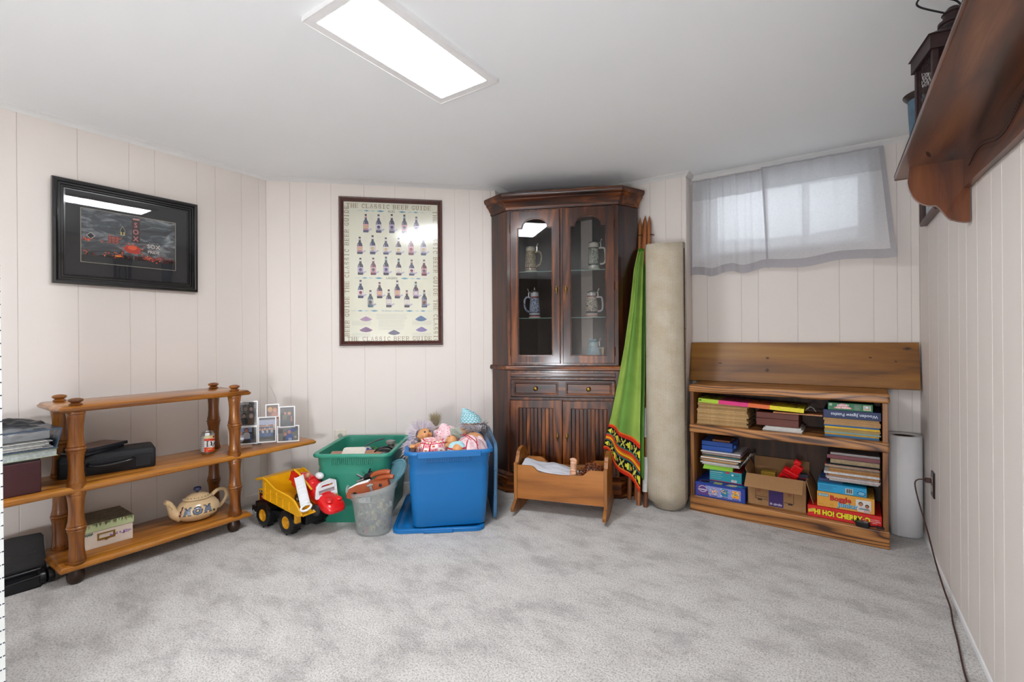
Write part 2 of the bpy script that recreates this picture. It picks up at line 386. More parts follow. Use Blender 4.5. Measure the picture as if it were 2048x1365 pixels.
# ---- ceiling light and added fill lights
M_PANEL = emit('lit_diffuser', 'f7f9ff', LAMP)
def ceiling_light(x0, x1, y0, y1, label):
    t_ = thing('ceiling_light', label, 'ceiling light', ((x0+x1)/2, (y0+y1)/2, CEIL))
    a, b = (x1-x0)/2, (y1-y0)/2; e = 0.034
    m = Mb().prism([(-a-e, -b-e), (a+e, -b-e), (a+e, b+e), (-a-e, b+e)], -0.016, -0.0005, 'z', [[(-a, -b), (a, -b), (a, b), (-a, b)]])
    mesh('fixture_frame', m, M_WHITE, t_, bevel=0.003)
    mesh('diffuser', Mb().box(-a+0.0005, a-0.0005, -b+0.0005, b-0.0005, -0.013, -0.004), M_PANEL, t_)
ceiling_light(-1.43, -1.18, 0.95, 1.56, 'lit white rectangular panel light flush on the grey ceiling')
ceiling_light(-1.10, -0.85, -1.95, -1.34, 'added ceiling fill panel behind the camera, out of frame')  # unseen panel added to lift the overall light in the room
t = thing('fill_light', 'added fill globe on a stand behind the camera, out of frame', 'fill light', (-0.20, -1.25, 0))  # unseen globe added as low fill for ceiling and walls
mesh('fill_light_base', Mb().lathe([(0, 0), (.14, 0), (.14, .012), (.03, .03), (.012, .04)], 32), M_STEEL, t, smooth=40)
mesh('fill_light_pole', Mb().lathe([(.011, .04), (.011, .45), (.03, .47), (.03, .485)], 16), M_STEEL, t, smooth=40)
mesh('fill_light_globe', Mb().ell((0, 0, 0.61), (.14, .14, .135), 32, 20), emit('fill_glow', 'f4f8ff', 92.0), t, smooth=80)

# ---- wall outlets
def outlet(loc, rz, plate, label, matp, sock):
    t_ = thing('wall_outlet', label, 'outlet', loc, rz)
    m = Mb().loft([rrect(-0.037, 0.037, -0.06, 0.06, 0.004, 0, 2), rrect(-0.037, 0.037, -0.06, 0.06, 0.004, 0.003, 2), rrect(-0.033, 0.033, -0.056, 0.056, 0.003, 0.006, 2)])
    for i, p in enumerate(m.v): m.v[i] = (p[0], -p[2], p[1])
    mesh('cover_plate', m, matp, t_)
    for z in (0.02, -0.02):
        m = Mb().at((0, -0.006, z), rx=pi/2); m.lathe([(0.0, 0.0025), (0.013, 0.0025), (0.0165, 0.001), (0.0165, 0)], 20)
        s_ = mesh('socket', m, sock, t_, smooth=40)
        mesh('slots', Mb().box(-0.007, -0.005, -0.0092, -0.008, z-0.002, z+0.006).box(0.005, 0.007, -0.0092, -0.008, z-0.002, z+0.006), M_BLACKPL, t_)
    return t_
p = MA+MDIR*0.461
outlet((p.x+0.002*MDIR.y, p.y-0.002*MDIR.x, 0.375), atan2(MDIR.y, MDIR.x), 'w', 'cream wall outlet plate low on the wall behind the green bin', plain('cream_plate', 'd9d3c2', 0.4), plain('grey_socket', '9fa39a', 0.5))
outlet((XR-0.001, 2.95, 0.345), -pi/2, 'b', 'dark brown wall outlet beside the white paper roll with a cord plugged in', plain('brown_plate', '1e100c', 0.35), plain('pale_socket', 'b5a79a', 0.4))
m = Mb()
pts = [(0.385-0.03, 2.945, 0.365), (0.33, 2.94, 0.362), (0.318, 2.935, 0.34), (0.327, 2.90, 0.27), (0.345, 2.80, 0.17), (0.352, 2.65, 0.09), (0.356, 2.5, 0.045), (0.36, 2.40, 0.02), (0.352, 2.30, 0.008), (0.345, 2.18, 0.006), (0.33, 2.0, 0.006), (0.325, 1.85, 0.006), (0.315, 1.6, 0.006)]
def smoothp(pts, n=6):
    P = [Vector(p) for p in pts]; out = []
    for i in range(len(P)-1):
        a, b, c, d = P[max(i-1, 0)], P[i], P[i+1], P[min(i+2, len(P)-1)]
        for k in range(n):
            t_ = k/n; out.append(0.5*((2*b)+(-a+c)*t_+(2*a-5*b+4*c-d)*t_*t_+(-a+3*b-3*c+d)*t_**3))
    out.append(P[-1]); return out
cd = thing('extension_cord', 'brown power cord hanging from the dark outlet down the right wall', 'cord', (0, 0, 0))
mesh('cable', Mb().tube(smoothp(pts), 0.0032, 6), plain('brown_cord', '3d2219', 0.5), cd, smooth=80)
mesh('plug', Mb().box(0.355, 0.379, 2.935, 2.955, 0.352, 0.374), plain('brown_cord', '3d2219', 0.5), cd, bevel=0.004)

# ---- window curtain : two gathered sheer panels on a thin rod
t = NT('sheer_grey_voile')
v = t.coord((1, 1, 1)); wz = t.noise(t.coord((60, 60, 900)), 1, 2, 0.5); wx = t.noise(t.coord((900, 900, 60)), 1, 2, 0.5)
ad = t.node('ShaderNodeMath', operation='ADD'); t.ln(wz, ad.inputs[0]); t.ln(wx, ad.inputs[1])
at = t.node('ShaderNodeAttribute', attribute_name='Col')
col = t.mix(0.22, at.outputs['Color'], t.ramp(ad.outputs[0], [(0.75, (0.4, 0.4, 0.42)), (0.97, (1, 1, 1))]), 'MULTIPLY')
t.base(col); t.set(Roughness=0.9)
tl = t.node('ShaderNodeBsdfTranslucent'); t.ln(col, tl.inputs[0]); mx = t.node('ShaderNodeMixShader'); mx.inputs[0].default_value = 0.50
tr = t.node('ShaderNodeBsdfTransparent'); tr.inputs[0].default_value = (0.9, 0.91, 0.93, 1); mx2 = t.node('ShaderNodeMixShader'); mx2.inputs[0].default_value = 0.05
t.ln(t.b.outputs[0], mx.inputs[1]); t.ln(tl.outputs[0], mx.inputs[2]); t.ln(mx.outputs[0], mx2.inputs[1]); t.ln(tr.outputs[0], mx2.inputs[2]); t.ln(mx2.outputs[0], t.o.inputs['Surface'])
M_SHEER = t.m
cur = thing('window_curtain', 'grey sheer two-panel curtain over the small high window', 'curtain', (0, 0, 0))
GREY, HEM = (0.86, 0.86, 0.88), (0.58, 0.57, 0.60)
def curtain_panel(xt0, xt1, xb0, xb1, ztop, zb0, zb1, swing, ph, amp, yoff, nf):
    H_ = ztop
    def f(u, v):          # u across, v down
        x = xt0+(xt1-xt0)*u; xb = xb0+(xb1-xb0)*u; zb = zb0+(zb1-zb0)*u
        am = amp*(0.55+0.45*v)
        y = YW-0.034+yoff-am*(0.5+0.5*sin(u*nf*2*pi+ph+0.6*sin(v*2)))-swing(u)*v*v+0.003*sin(u*nf*6.1*pi+3)*(1-v)
        return (x+(xb-x)*v**0.9+0.004*sin(u*nf*2*pi+ph+1), y, ztop-(ztop-zb-0.010*sin(u*nf*2.7+ph))*v)
    def cf(u, v):
        z = v*(ztop-zb0)
        return HEM if (v < 0.02 or 0.21 < v < 0.225 or v > 0.92 or u > 0.965 or u < 0.02) else (tuple(x*0.82 for x in GREY) if v < 0.21 else GREY)
    mesh('curtain_panel', Mb().grid(f, 90, 60, colf=cf), M_SHEER, cur, smooth=80)
curtain_panel(-0.783, -0.335, -0.79, -0.315, 2.088, 1.452, 1.462, lambda u: 0.0, 0.4, 0.018, 0.0, 5.5)
curtain_panel(-0.365, 0.235, -0.335, 0.285, 2.094, 1.462, 1.475, lambda u: 0.012+0.11*max(0, u-0.35)**1.5, 2.0, 0.012, -0.012, 3.5)
m = Mb().tube([(-0.79, YW-0.022, 2.080), (0.24, YW-0.022, 2.080)], 0.004, 8)
mesh('curtain_rod', m, M_WHITE, cur, smooth=60)

# ---- dashed fabric hanging close to the camera at the left edge
t = NT('dashed_linen')
sx = t.node('ShaderNodeSeparateXYZ'); tc = t.node('ShaderNodeTexCoord'); t.ln(tc.outputs['UV'], sx.inputs[0])
def mth(op, a, b=None):
    n_ = t.node('ShaderNodeMath', operation=op)
    for i, q in enumerate((a, b)):
        if q is None: continue
        if isinstance(q, bpy.types.NodeSocket): t.ln(q, n_.inputs[i])
        else: n_.inputs[i].default_value = q
    return n_.outputs[0]
row = mth('LESS_THAN', mth('FRACT', mth('MULTIPLY', sx.outputs[1], 1/0.033)), 0.10)
das = mth('LESS_THAN', mth('FRACT', mth('MULTIPLY', sx.outputs[0], 1/0.006)), 0.72)
t.base(t.mix(mth('MULTIPLY', row, das), 'cfd2d0', '2c3440')); t.set(Roughness=0.95); M_DASH = t.m
def f(u, v):
    s_ = u*0.5; z = 1.36-1.34*v
    base = Vector((-1.748, 0.262, z)); d = Vector((-0.62, -0.78, 0)); n_ = Vector((0.78, -0.62, 0))
    p = base+d*s_*0.8+n_*(0.03*sin(u*16))+Vector((0.83, 0.56, 0))*(0.008*v)
    return tuple(p)
m = Mb().grid(f, 60, 50)
o = mesh('hanging_curtain', m, M_DASH, None, smooth=80)
uv = o.data.uv_layers.new(name='UVMap')
for l in o.data.loops:
    vi = l.vertex_index; i, j = divmod(vi, 51); uv.data[l.index].uv = (i/60*0.62, 1.34*(1-j/50)+0.04*(i/60))
tag(o, 'white fabric with rows of dark dashes hanging at the left edge', 'curtain')
# ================================================================== PICTURES ON THE WALLS
def frame_mesh(name, w_, h_, prof, mat, parent, z=0.0, **kw):
    """mitred frame; prof = [(inset from outer edge, how far it stands out)]"""
    m = Mb(); rings = [[(-w_/2+i, -d, z-h_/2+i), (w_/2-i, -d, z-h_/2+i), (w_/2-i, -d, z+h_/2-i), (-w_/2+i, -d, z+h_/2-i)] for i, d in prof]
    m.loft(rings, caps=False); return mesh(name, m, mat, parent, **kw)
UPRIGHT = Matrix.Rotation(pi/2, 4, 'X')       # print plane (x right, y up, layers out) stood upright facing local -y

t = thing('framed_picture', 'black framed night skyline picture with glowing red lights on left wall', 'picture', (XL+0.006, 0.9435, 1.5845), pi/2-0.008, rx=0.007)
frame_mesh('frame', 0.623, 0.513, [(0, 0), (0, 0.022), (0.004, 0.028), (0.012, 0.031), (0.019, 0.028), (0.022, 0.021), (0.03, 0.022), (0.033, 0.016), (0.041, 0.017), (0.044, 0.011), (0.05, 0.011), (0.05, 0.004)], plain('black_lacquer', '0b0c0f', 0.22, var=0.1, coat=0.5), t, smooth=30)
mesh('mat_board', Mb().prism([(-0.262, -0.207), (0.262, -0.207), (0.262, 0.207), (-0.262, 0.207)], -0.006, -0.004, 'y', [[(-0.203, -0.139), (0.203, -0.139), (0.203, 0.129), (-0.203, 0.129)]]), plain('charcoal_mat', '2b2b2f', 0.8, var=0.05), t)
mm = NT('storm_sky_print'); v = mm.coord((1, 1, 2.4))
n1 = mm.noise(v, 9, 6, 0.6, 1.5); mm.base(mm.ramp(n1, [(0.3, '1d2126'), (0.5, '4b5258'), (0.72, 'aeb5b8')])); mm.set(Roughness=0.5)
pr = mesh('photo_print', Mb().box(-0.203, 0.203, -0.0035, -0.002, -0.139, 0.129), mm.m, t)
m = Mb(); m.M = Matrix.Translation((0, -0.0036, -0.005)) @ UPRIGHT; R = random.Random(3)
X0, Y0_ = -0.203, -0.134
def SX(px): return X0+0.406*(px-385)/(1358-385)
def SY(px, py): # zoom pixels, accounting for the perspective slope of the print
    k = (px-385)/(1358-385); top = 388+k*(557-388); bot = 963+k*(1060-963); return 0.134-0.268*(py-top)/(bot-top)
m.rect(-0.203, -0.134, 0.203, -0.098, 0.0001, '17191d')
for k in range(70):
    x = -0.2+0.4*R.random(); h = 0.006+0.018*R.random(); m.rect(x, -0.10, x+0.008+0.012*R.random(), -0.10+h, 0.0002, R.choice(['3a1512', '5a1c16', '2a1012', '1b1416']))
for cx, cy, n_ in ((430, 730, 26), (580, 750, 7), (700, 720, 22), (640, 880, 14), (740, 900, 26), (880, 830, 60), (1040, 930, 24), (1130, 945, 24), (1200, 940, 14), (1330, 960, 8), (410, 850, 10), (930, 870, 30)):
    for k in range(n_):
        px = cx+R.gauss(0, 34 if n_ < 40 else 55); py = cy+R.gauss(0, 14 if n_ < 40 else 36); x = SX(px); y = SY(px, py)
        if abs(x) > 0.196: continue
        m.rect(x-0.004*R.random()-.001, y, x+0.003*R.random()+.001, y+0.006*R.random()+0.001, 0.0004+0.0001*(k % 5), R.choice(['e84a32', 'd23a28', 'ff6a3c', 'a32a20', 'ff8a4a', 'f0503a', 'c8382c']))
m.disc(SX(885), SY(885, 830), 0.036, 0.022, 0.0009, 'd8402c'); m.disc(SX(885), SY(885, 815), 0.02, 0.012, 0.0010, 'ff6a30'); m.disc(SX(740), SY(740, 905), 0.015, 0.005, 0.0010, 'ff9a30')
m.rect(SX(878), SY(900, 760), SX(965), SY(920, 505), 0.0003, '4a2f33'); m.rect(SX(640), SY(690, 770), SX(752), SY(690, 690), 0.0003, '7a3a38')
for j in range(9):
    for i in range(3): m.rect(SX(642+i*37), SY(690, 764-j*8), SX(670+i*37), SY(690, 768-j*8), 0.0011, 'c8766a')
for k, ch in enumerate('SOX'): m.text(ch, SX(920), SY(920, 575+k*74), 0.037, 0.0012, 'd98c84', bold=0.02, sx=0.9)
m.text("'", SX(965), SY(965, 520), 0.03, 0.0012, 'd98c84'); m.rect(SX(890), SY(900, 515), SX(960), SY(930, 505), 0.0012, 'e8a8a0')
for cx, cy, rx, ry, c in ((475, 685, 0.018, 0.018, 'd8d2c8'), (785, 635, 0.012, 0.028, 'b5b09a')):
    x, y = SX(cx), SY(cx, cy)
    m.poly([(x-rx, y), (x, y-ry), (x+rx, y), (x, y+ry)], 0.0005, c); m.poly([(x-rx*.8, y), (x, y-ry*.8), (x+rx*.8, y), (x, y+ry*.8)], 0.0006, '24262b')
for k in range(4): m.disc(SX(770+(k % 2)*30), SY(785, 655+18*(k//2)), 0.004, 0.005, 0.0007, 'd8c878')
m.text('IN GOD WE', SX(1112), SY(1112, 770), 0.008, 0.0012, 'c4b8b0'); m.text('SOX', SX(1112), SY(1112, 810), 0.030, 0.0012, 'e6ddd6', bold=0.03); m.text('PRIDE', SX(1112), SY(1112, 868), 0.021, 0.0012, 'e6ddd6', bold=0.03)
m.rect(SX(1060), SY(1110, 841), SX(1165), SY(1110, 838), 0.0012, 'e6ddd6')
for k in range(60):
    px = 1190+R.random()*150; x = SX(px); y = SY(px, 800+R.random()*110); m.rect(x, y, x+0.0015, y+0.0015, 0.0012, R.choice(['c86a50', 'b8a898', 'e0c0a0']))
mesh('skyline_lights', m, printed('satin_print', 0.5), pr)
frame_mesh('print_edge', 0.410, 0.272, [(0, 0.0062), (0.0022, 0.0062)], plain('cream_bevel', 'c4bba6', 0.6), t, -0.005)
mesh('glass_pane', Mb().box(-0.262, 0.262, -0.0095, -0.008, -0.207, 0.207), clear_glass(), t)

# beer chart poster on the angled wall
p = MA+MDIR*0.807
t = thing('framed_poster', 'tall brown framed poster of beer bottles with lettered border on angled wall', 'poster', (p.x+0.0015*MDIR.y, p.y-0.0015*MDIR.x, 1.5095), atan2(MDIR.y, MDIR.x)+0.0, rx=0)
frame_mesh('frame', 0.69, 1.011, [(0, 0), (0, 0.020), (0.004, 0.024), (0.010, 0.022), (0.014, 0.024), (0.020, 0.020), (0.030, 0.012), (0.031, 0.004)], plain('mahogany_frame', '43180f', 0.25, var=0.15, coat=0.4), t, smooth=30)
pr = mesh('poster_sheet', Mb().box(-0.316, 0.316, -0.004, -0.002, -0.476, 0.476), plain('cream_paper', 'dedcc8', 0.6, var=0.03, scale=8), t)
m = Mb(); m.M = Matrix.Translation((0, -0.0041, 0)) @ UPRIGHT
PW, PH = 0.632, 0.952
def PX(px): return -PW/2+PW*(px-688)/(874.5-688)
def PY(py): return PH/2-PH*(py-407)/(682-407)
# a slab-serif stroke alphabet for the border lettering
GL = {'T': [(0, 1, 1, 1), (.5, 0, .5, 1), (.3, 0, .7, 0), (0, .8, 0, 1), (1, .8, 1, 1)], 'H': [(.12, 0, .12, 1), (.88, 0, .88, 1), (.12, .5, .88, .5), (0, 0, .3, 0), (0, 1, .3, 1), (.7, 0, 1, 0), (.7, 1, 1, 1)],
 'E': [(.12, 0, .12, 1), (0, 0, .9, 0), (0, 1, .9, 1), (.12, .5, .65, .5), (.9, 0, .9, .22), (.9, .78, .9, 1), (.65, .38, .65, .62)], 'L': [(.15, 0, .15, 1), (0, 0, .9, 0), (0, 1, .35, 1), (.9, 0, .9, .25)],
 'I': [(.5, 0, .5, 1), (.25, 0, .75, 0), (.25, 1, .75, 1)], 'A': [(.1, 0, .48, 1), (.52, 1, .9, 0), (.25, .35, .75, .35), (0, 0, .25, 0), (.72, 0, 1, 0)], 'U': [(.12, .3, .12, 1), (.88, .3, .88, 1), (0, 1, .3, 1), (.7, 1, 1, 1)],
 'B': [(.12, 0, .12, 1), (0, 0, .6, 0), (0, 1, .6, 1), (.12, .52, .6, .52)], 'R': [(.12, 0, .12, 1), (0, 1, .6, 1), (.12, .5, .6, .5), (0, 0, .3, 0), (.5, .5, .85, 0), (.8, 0, 1, 0)], 'D': [(.12, 0, .12, 1), (0, 0, .5, 0), (0, 1, .5, 1)],
 'C': [(.88, .68, .88, 1)], 'G': [(.88, .68, .88, 1), (.88, 0, .88, .4), (.6, .4, 1, .4)], 'S': [(.82, .7, .82, 1), (.15, 0, .15, .3)]}
GA = {'U': [(.5, .32, .38, .32, 180, 360)], 'B': [(.6, .76, .25, .24, -90, 90), (.6, .26, .3, .26, -90, 90)], 'R': [(.6, .75, .27, .25, -90, 90)], 'D': [(.48, .5, .42, .5, -90, 90)], 'C': [(.52, .5, .42, .5, 45, 315)], 'G': [(.52, .5, .42, .5, 45, 330)], 'S': [(.5, .75, .33, .25, 40, 270), (.5, .26, .36, .26, -90, 140)]}
def stroke(m, a, b, c, d, th, z, col, T):
    L_ = hypot(c-a, d-b) or 1; nx, ny = -(d-b)/L_*th/2, (c-a)/L_*th/2; ex, ey = (c-a)/L_*th/2, (d-b)/L_*th/2
    m.add([T(a-ex+nx, b-ey+ny)+(z,), T(a-ex-nx, b-ey-ny)+(z,), T(c+ex-nx, d+ey-ny)+(z,), T(c+ex+nx, d+ey+ny)+(z,)], [(0, 1, 2, 3)], col)
def serif(m, s_, x, y, h, wd, gap, z, col, rot=0.0):
    cx = 0; ca, sa = cos(rot), sin(rot)
    for ch in s_:
        if ch == ' ': cx += wd*0.85; continue
        T = lambda a, b: (x+a*ca-b*sa, y+a*sa+b*ca)
        for (a, b, c, d) in GL[ch]:
            th = h*0.17 if abs(a-c) < 0.3*abs(b-d) and abs(b-d) > .6 else h*0.09
            stroke(m, cx+a*wd, b*h, cx+c*wd, d*h, th, z, col, T)
        for (a, b, rx, ry, t0, t1) in GA.get(ch, []):
            q = [(cx+(a+rx*cos(radians(t0+(t1-t0)*k/9)))*wd, (b+ry*sin(radians(t0+(t1-t0)*k/9)))*h) for k in range(10)]
            for k in range(9): stroke(m, q[k][0], q[k][1], q[k+1][0], q[k+1][1], h*0.13, z, col, T)
        cx += wd+gap
    return cx
BC = '8c7350'
S_ = 'THE CLASSIC BEER GUIDE'
serif(m, S_, PX(694), PY(418.5), 0.026, 0.0196, 0.0078, 0.0006, BC)
serif(m, S_, PX(694), PY(681), 0.026, 0.0196, 0.0078, 0.0006, BC)
serif(m, 'BEER GUIDE THE CLASSIC BEER GUIDE', PX(697.5), PY(672), 0.026, 0.0205, 0.0084, 0.0006, BC, pi/2)
serif(m, 'THE CLASSIC BEER GUIDE THE CLASSIC', PX(865), PY(420), 0.026, 0.0205, 0.0084, 0.0006, BC, -pi/2)
def swash(y, gap):
    for s_ in (-1, 1):
        for (a, b, hh, c) in ((gap, gap+0.055, 0.006, '4f8fae'), (gap+0.06, gap+0.10, 0.003, '9cc3cf'), (gap+0.10, gap+0.14, 0.005, '5a9ab8'), (gap+0.14, gap+0.19, 0.002, 'a8c4c4')):
            a2, b2 = min(b, 0.2), a
            m.poly([(s_*a, y), (s_*(a+b)/2, y+hh), (s_*b, y), (s_*(a+b)/2, y-hh)], 0.0006, c)
ax = PX(781)
swash(PY(424), 0.045); swash(PY(557), 0.06); swash(PY(622), 0.09)
m.text('ALES', 0, PY(424), 0.022, 0.0008, '3c4652'); m.text('LAGERS', 0, PY(557), 0.022, 0.0008, '3c4652'); m.text('The Brewer is Alchemist', 0, PY(622), 0.015, 0.0008, '5a8aa6', shear=0.4)
def bottle(px, pyb, hpx, wpx, glass, label, neck=None, cap=None):
    x, y = PX(px), PY(pyb); h = hpx*PH/275; w2 = wpx*PW/186.5/2
    m.poly([(x+w2*.5, y), (x+w2*2.3, y+h*.18), (x+w2*1.9, y+h*.24), (x+w2*.6, y+h*.14)], 0.0005, 'b8b4c8')
    pts = [(-1, 0.02), (-.85, 0), (.85, 0), (1, .02), (1, .5), (.9, .58), (.42, .70), (.34, .96), (.34, 1), (-.34, 1), (-.34, .96), (-.42, .70), (-.9, .58), (-1, .5)]
    m.poly([(x+a*w2, y+b*h) for a, b in pts], 0.0007, glass)
    m.rect(x-w2*.95, y+h*.14, x+w2*.95, y+h*.46, 0.0009, label); m.disc(x, y+h*.31, w2*.6, h*.09, 0.0010, random.choice(['8a2a3a', '2c3c6a', 'c8b070', '4a4a58', 'd8d0c0']))
    m.rect(x-w2*.7, y+h*.17, x+w2*.7, y+h*.20, 0.0010, '5a4a5a'); m.rect(x-w2*.34, y+h*.80, x+w2*.34, y+h*.9, 0.0009, neck or label); m.rect(x-w2*.4, y+h*.94, x+w2*.4, y+h, 0.0009, cap or '3a2a34')
    m.rect(x-w2*.7, y+h*.48, x-w2*.45, y+h*.58, 0.0009, 'b8b4c4')
    for k in range(7): m.rect(x+w2*1.5, y+h*(.96-.05*k), x+w2*1.5+PW*0.045*(0.6+.4*random.random()), y+h*(.965-.05*k), 0.0006, 'c4c2b4')
GG = ['2c2438', '3a1e30', '6a2c3c', '34304a', '4c4a68', '2a3858']
LL = ['e4dcdc', 'd8ccd4', '8fb0b4', 'd8a0a8', 'e8e0d8', 'c0a8c4']
rows = [(467, [731, 756, 782, 807, 831], 37), (510, [719, 744, 770, 795, 820, 845], 37), (551, [720, 745, 770, 795, 821, 846], 35), (597, [720, 757, 792, 829], 34), (615, [739, 775, 811, 846], 34)]
Rb = random.Random(11)
for yb, xs, hp in rows:
    for x in xs: bottle(x, yb, hp+Rb.uniform(-3, 2), 10.5, Rb.choice(GG), Rb.choice(LL), Rb.choice(LL))
bottle(739, 615, 34, 10, '5fb0c4', 'dfe8e8'); bottle(846, 615, 34, 9, '8fb4cc', 'c4d8e4')
for px, py, rx, ry, c in ((730, 636, 12, 5, 'a684a8'), (839, 635, 12, 6, '4a6c96'), (730, 657, 13, 5.5, '6c3c74'), (785, 663, 12.5, 5.5, '32305c'), (840, 657, 12, 5.5, '7a6ca4')):
    x, y = PX(px), PY(py+ry*.6); rx *= PW/186.5; ry *= PH/275
    m.poly([(x-rx, y), (x-rx*.6, y-ry*.5), (x, y-ry*.7), (x+rx*.6, y-ry*.5), (x+rx, y), (x+rx*.4, y+ry*.8), (x, y+ry*1.2), (x-rx*.4, y+ry*.8)], 0.0007, c)
    for k in range(60):
        a = Rb.uniform(-.7, .7)*rx; b = Rb.uniform(-.4, .7)*ry; m.disc(x+a, y+b*(1-abs(a/rx)), .0014, .0014, 0.0009, Rb.choice([tuple(q*1.8 for q in lin(c)), tuple(q*.6 for q in lin(c))]), n=4)
for x0, x1, y0, n_ in ((-0.27, -0.13, PY(643), 4), (-0.27, -0.13, PY(667), 4), (0.13, 0.27, PY(643), 4), (0.13, 0.27, PY(667), 4), (-0.11, 0.11, PY(629), 5), (-0.095, 0.09, PY(641), 9)):
    for k in range(n_): m.rect(x0+0.006*Rb.random(), y0-0.008*k, x1-0.02*Rb.random(), y0-0.008*k+0.0022, 0.0006, 'bfbfb2')
mesh('poster_print', m, printed('satin_print'), pr)
mesh('glass_pane', Mb().box(-0.318, 0.318, -0.009, -0.0075, -0.478, 0.478), clear_glass('hazy_acrylic', (1, 1, 1), 1.0, 0.14), t)

# small framed piece far along the right wall, mostly hidden by the ledge bracket
t = thing('framed_picture', 'dark wood framed picture on right wall behind the ledge bracket', 'picture', (XR-0.001, 2.90, 1.80), -pi/2)
frame_mesh('frame', 0.40, 0.42, [(0, 0), (0, 0.024), (0.012, 0.028), (0.03, 0.018), (0.032, 0.004)], wood('walnut_frame', '1d0e08', '3c1d12', '5b3020', 'z', 0.35), t)
mesh('picture_sheet', Mb().box(-0.17, 0.17, -0.006, -0.003, -0.18, 0.18), plain('pale_landscape', 'b4bcc0', 0.5, var=0.25, scale=14), t)

# ================================================================== WOODEN SHELF WITH TURNED POSTS (LEFT WALL)
sh = thing('display_shelf', 'low three-tier honey oak shelf with bamboo-style turned posts along left wall', 'shelf', (-2.848, 0.9605, 0))
SY0, SY1 = 0.565-0.9605, 1.357-0.9605
def plank(x0, x1, y0, y1, z0, z1, mat=M_OAKY, parent=sh):
    h = z1-z0
    m = Mb(); rectloft(m, x0, x1, y0, y1, [(0.006, z0), (0.001, z0+h*.2), (0, z0+h*.35), (0, z0+h*.55), (0.005, z0+h*.62), (0.005, z0+h*.7), (0.008, z0+h*.85), (0.013, z1)], 0.004, 2)
    return mesh('shelf_board', m, mat, parent, smooth=35)
plank(-0.172, 0.170, SY0, SY1, 0.066, 0.092); plank(-0.172, 0.170, 0.16-0.9605, 1.755-0.9605, 0.397, 0.424); plank(-0.172, 0.170, SY0, SY1, 0.744, 0.770)
def bamboo(z0, z1, r):
    h = z1-z0; pr_ = [(r*.96, 0), (r*1.0, .012), (r*1.02, .03), (r*.93, .035), (r*.97, .042), (r*.88, .10), (r*.80, .2), (r*.79, .3), (r*.86, .40), (r*.97, .455), (r*1.0, .465), (r*.92, .475), (r*1.04, .487), (r*1.08, .5), (r*1.04, .513), (r*.92, .525), (r*1.0, .535), (r*.97, .545), (r*.86, .60), (r*.79, .7), (r*.80, .8), (r*.88, .9), (r*.97, .958), (r*.93, .965), (r*1.02, .97), (r*1.0, .988), (r*.96, 1)]
    return [(a, z0+b*h) for a, b in pr_]
for (x, y) in ((0.138, 0.628), (-0.105, 0.628), (0.138, 1.283), (-0.105, 1.283)):
    pz = mesh('turned_post', Mb().lathe(bamboo(0.092, 0.397, 0.033)+bamboo(0.424, 0.744, 0.033), 28, (x, y-0.9605, 0)), M_OAKZ, sh, smooth=50)
    mesh('finial', Mb().lathe([(0.012, 0.770), (0.022, 0.771), (0.024, 0.776), (0.02, 0.780), (0.015, 0.783), (0.024, 0.788), (0.027, 0.793), (0.024, 0.799), (0.012, 0.803), (0, 0.804)], 24, (x, y-0.9605, 0)), M_OAKZ, sh, smooth=60)
    mesh('bun_foot', Mb().lathe([(0.0, 0.0), (0.020, 0.0), (0.029, 0.012), (0.032, 0.030), (0.029, 0.05), (0.025, 0.058), (0.025, 0.067)], 24, (x*0.88, y-0.9605, 0)), plain('dark_bun_wood', '2f1a0c', 0.35, var=0.2), sh, smooth=60)

# black plastic seat-like gadget with rubber rollers on the carpet at far left
t = thing('exercise_stepper', 'black plastic gadget with upright back panel and rubber rollers on carpet at far left', 'exercise gadget', (-2.87, 0.47, 0), pi/2)
m = Mb().at((0.0, 0.035, 0.03), rx=radians(-14)).prism([(-0.11, 0), (0.10, 0), (0.10, 0.15), (0.09, 0.165), (0, 0.172), (-0.11, 0.165)], -0.009, 0.009, 'y'); mesh('back_panel', m, M_BLACKPL, t, bevel=0.004)
m = Mb().at((0.0, 0.035, 0.03), rx=radians(-14))
for k in range(8): m.box(-0.085, 0.07, -0.0115, -0.008, 0.03+k*0.009, 0.034+k*0.009)
mesh('ribbed_pad', m, M_BLACKPL, t); mesh('button', Mb().at((-0.05, 0.045, 0.155), rx=pi/2-radians(14)).lathe([(0, 0.0185), (0.006, 0.018), (0.008, 0.008)], 16), plain('grey_button', '8b8f92', 0.3), t, smooth=60)
for x in (-0.095, 0.085):
    for k in range(2):
        m = Mb().at((x+k*0.027-0.013, -0.035, 0.032), ry=pi/2).lathe([(0.0, -0.012), (0.026, -0.012), (0.031, -0.009), (0.032, 0), (0.031, 0.009), (0.026, 0.012), (0, 0.012)], 24); mesh('rubber_roller', m, M_BLACKPL, t, smooth=40)
mesh('base_housing', Mb().prism([(-0.06, 0.0), (0.03, 0.0), (0.035, 0.035), (0.01, 0.05), (-0.06, 0.045)], -0.07, 0.06, 'x'), M_BLACKPL, t, bevel=0.006)
mesh('hinge_bar', Mb().tube([(-0.08, 0.0, 0.055), (0.075, 0.0, 0.055)], 0.009, 12), M_BLACKPL, t, smooth=60)

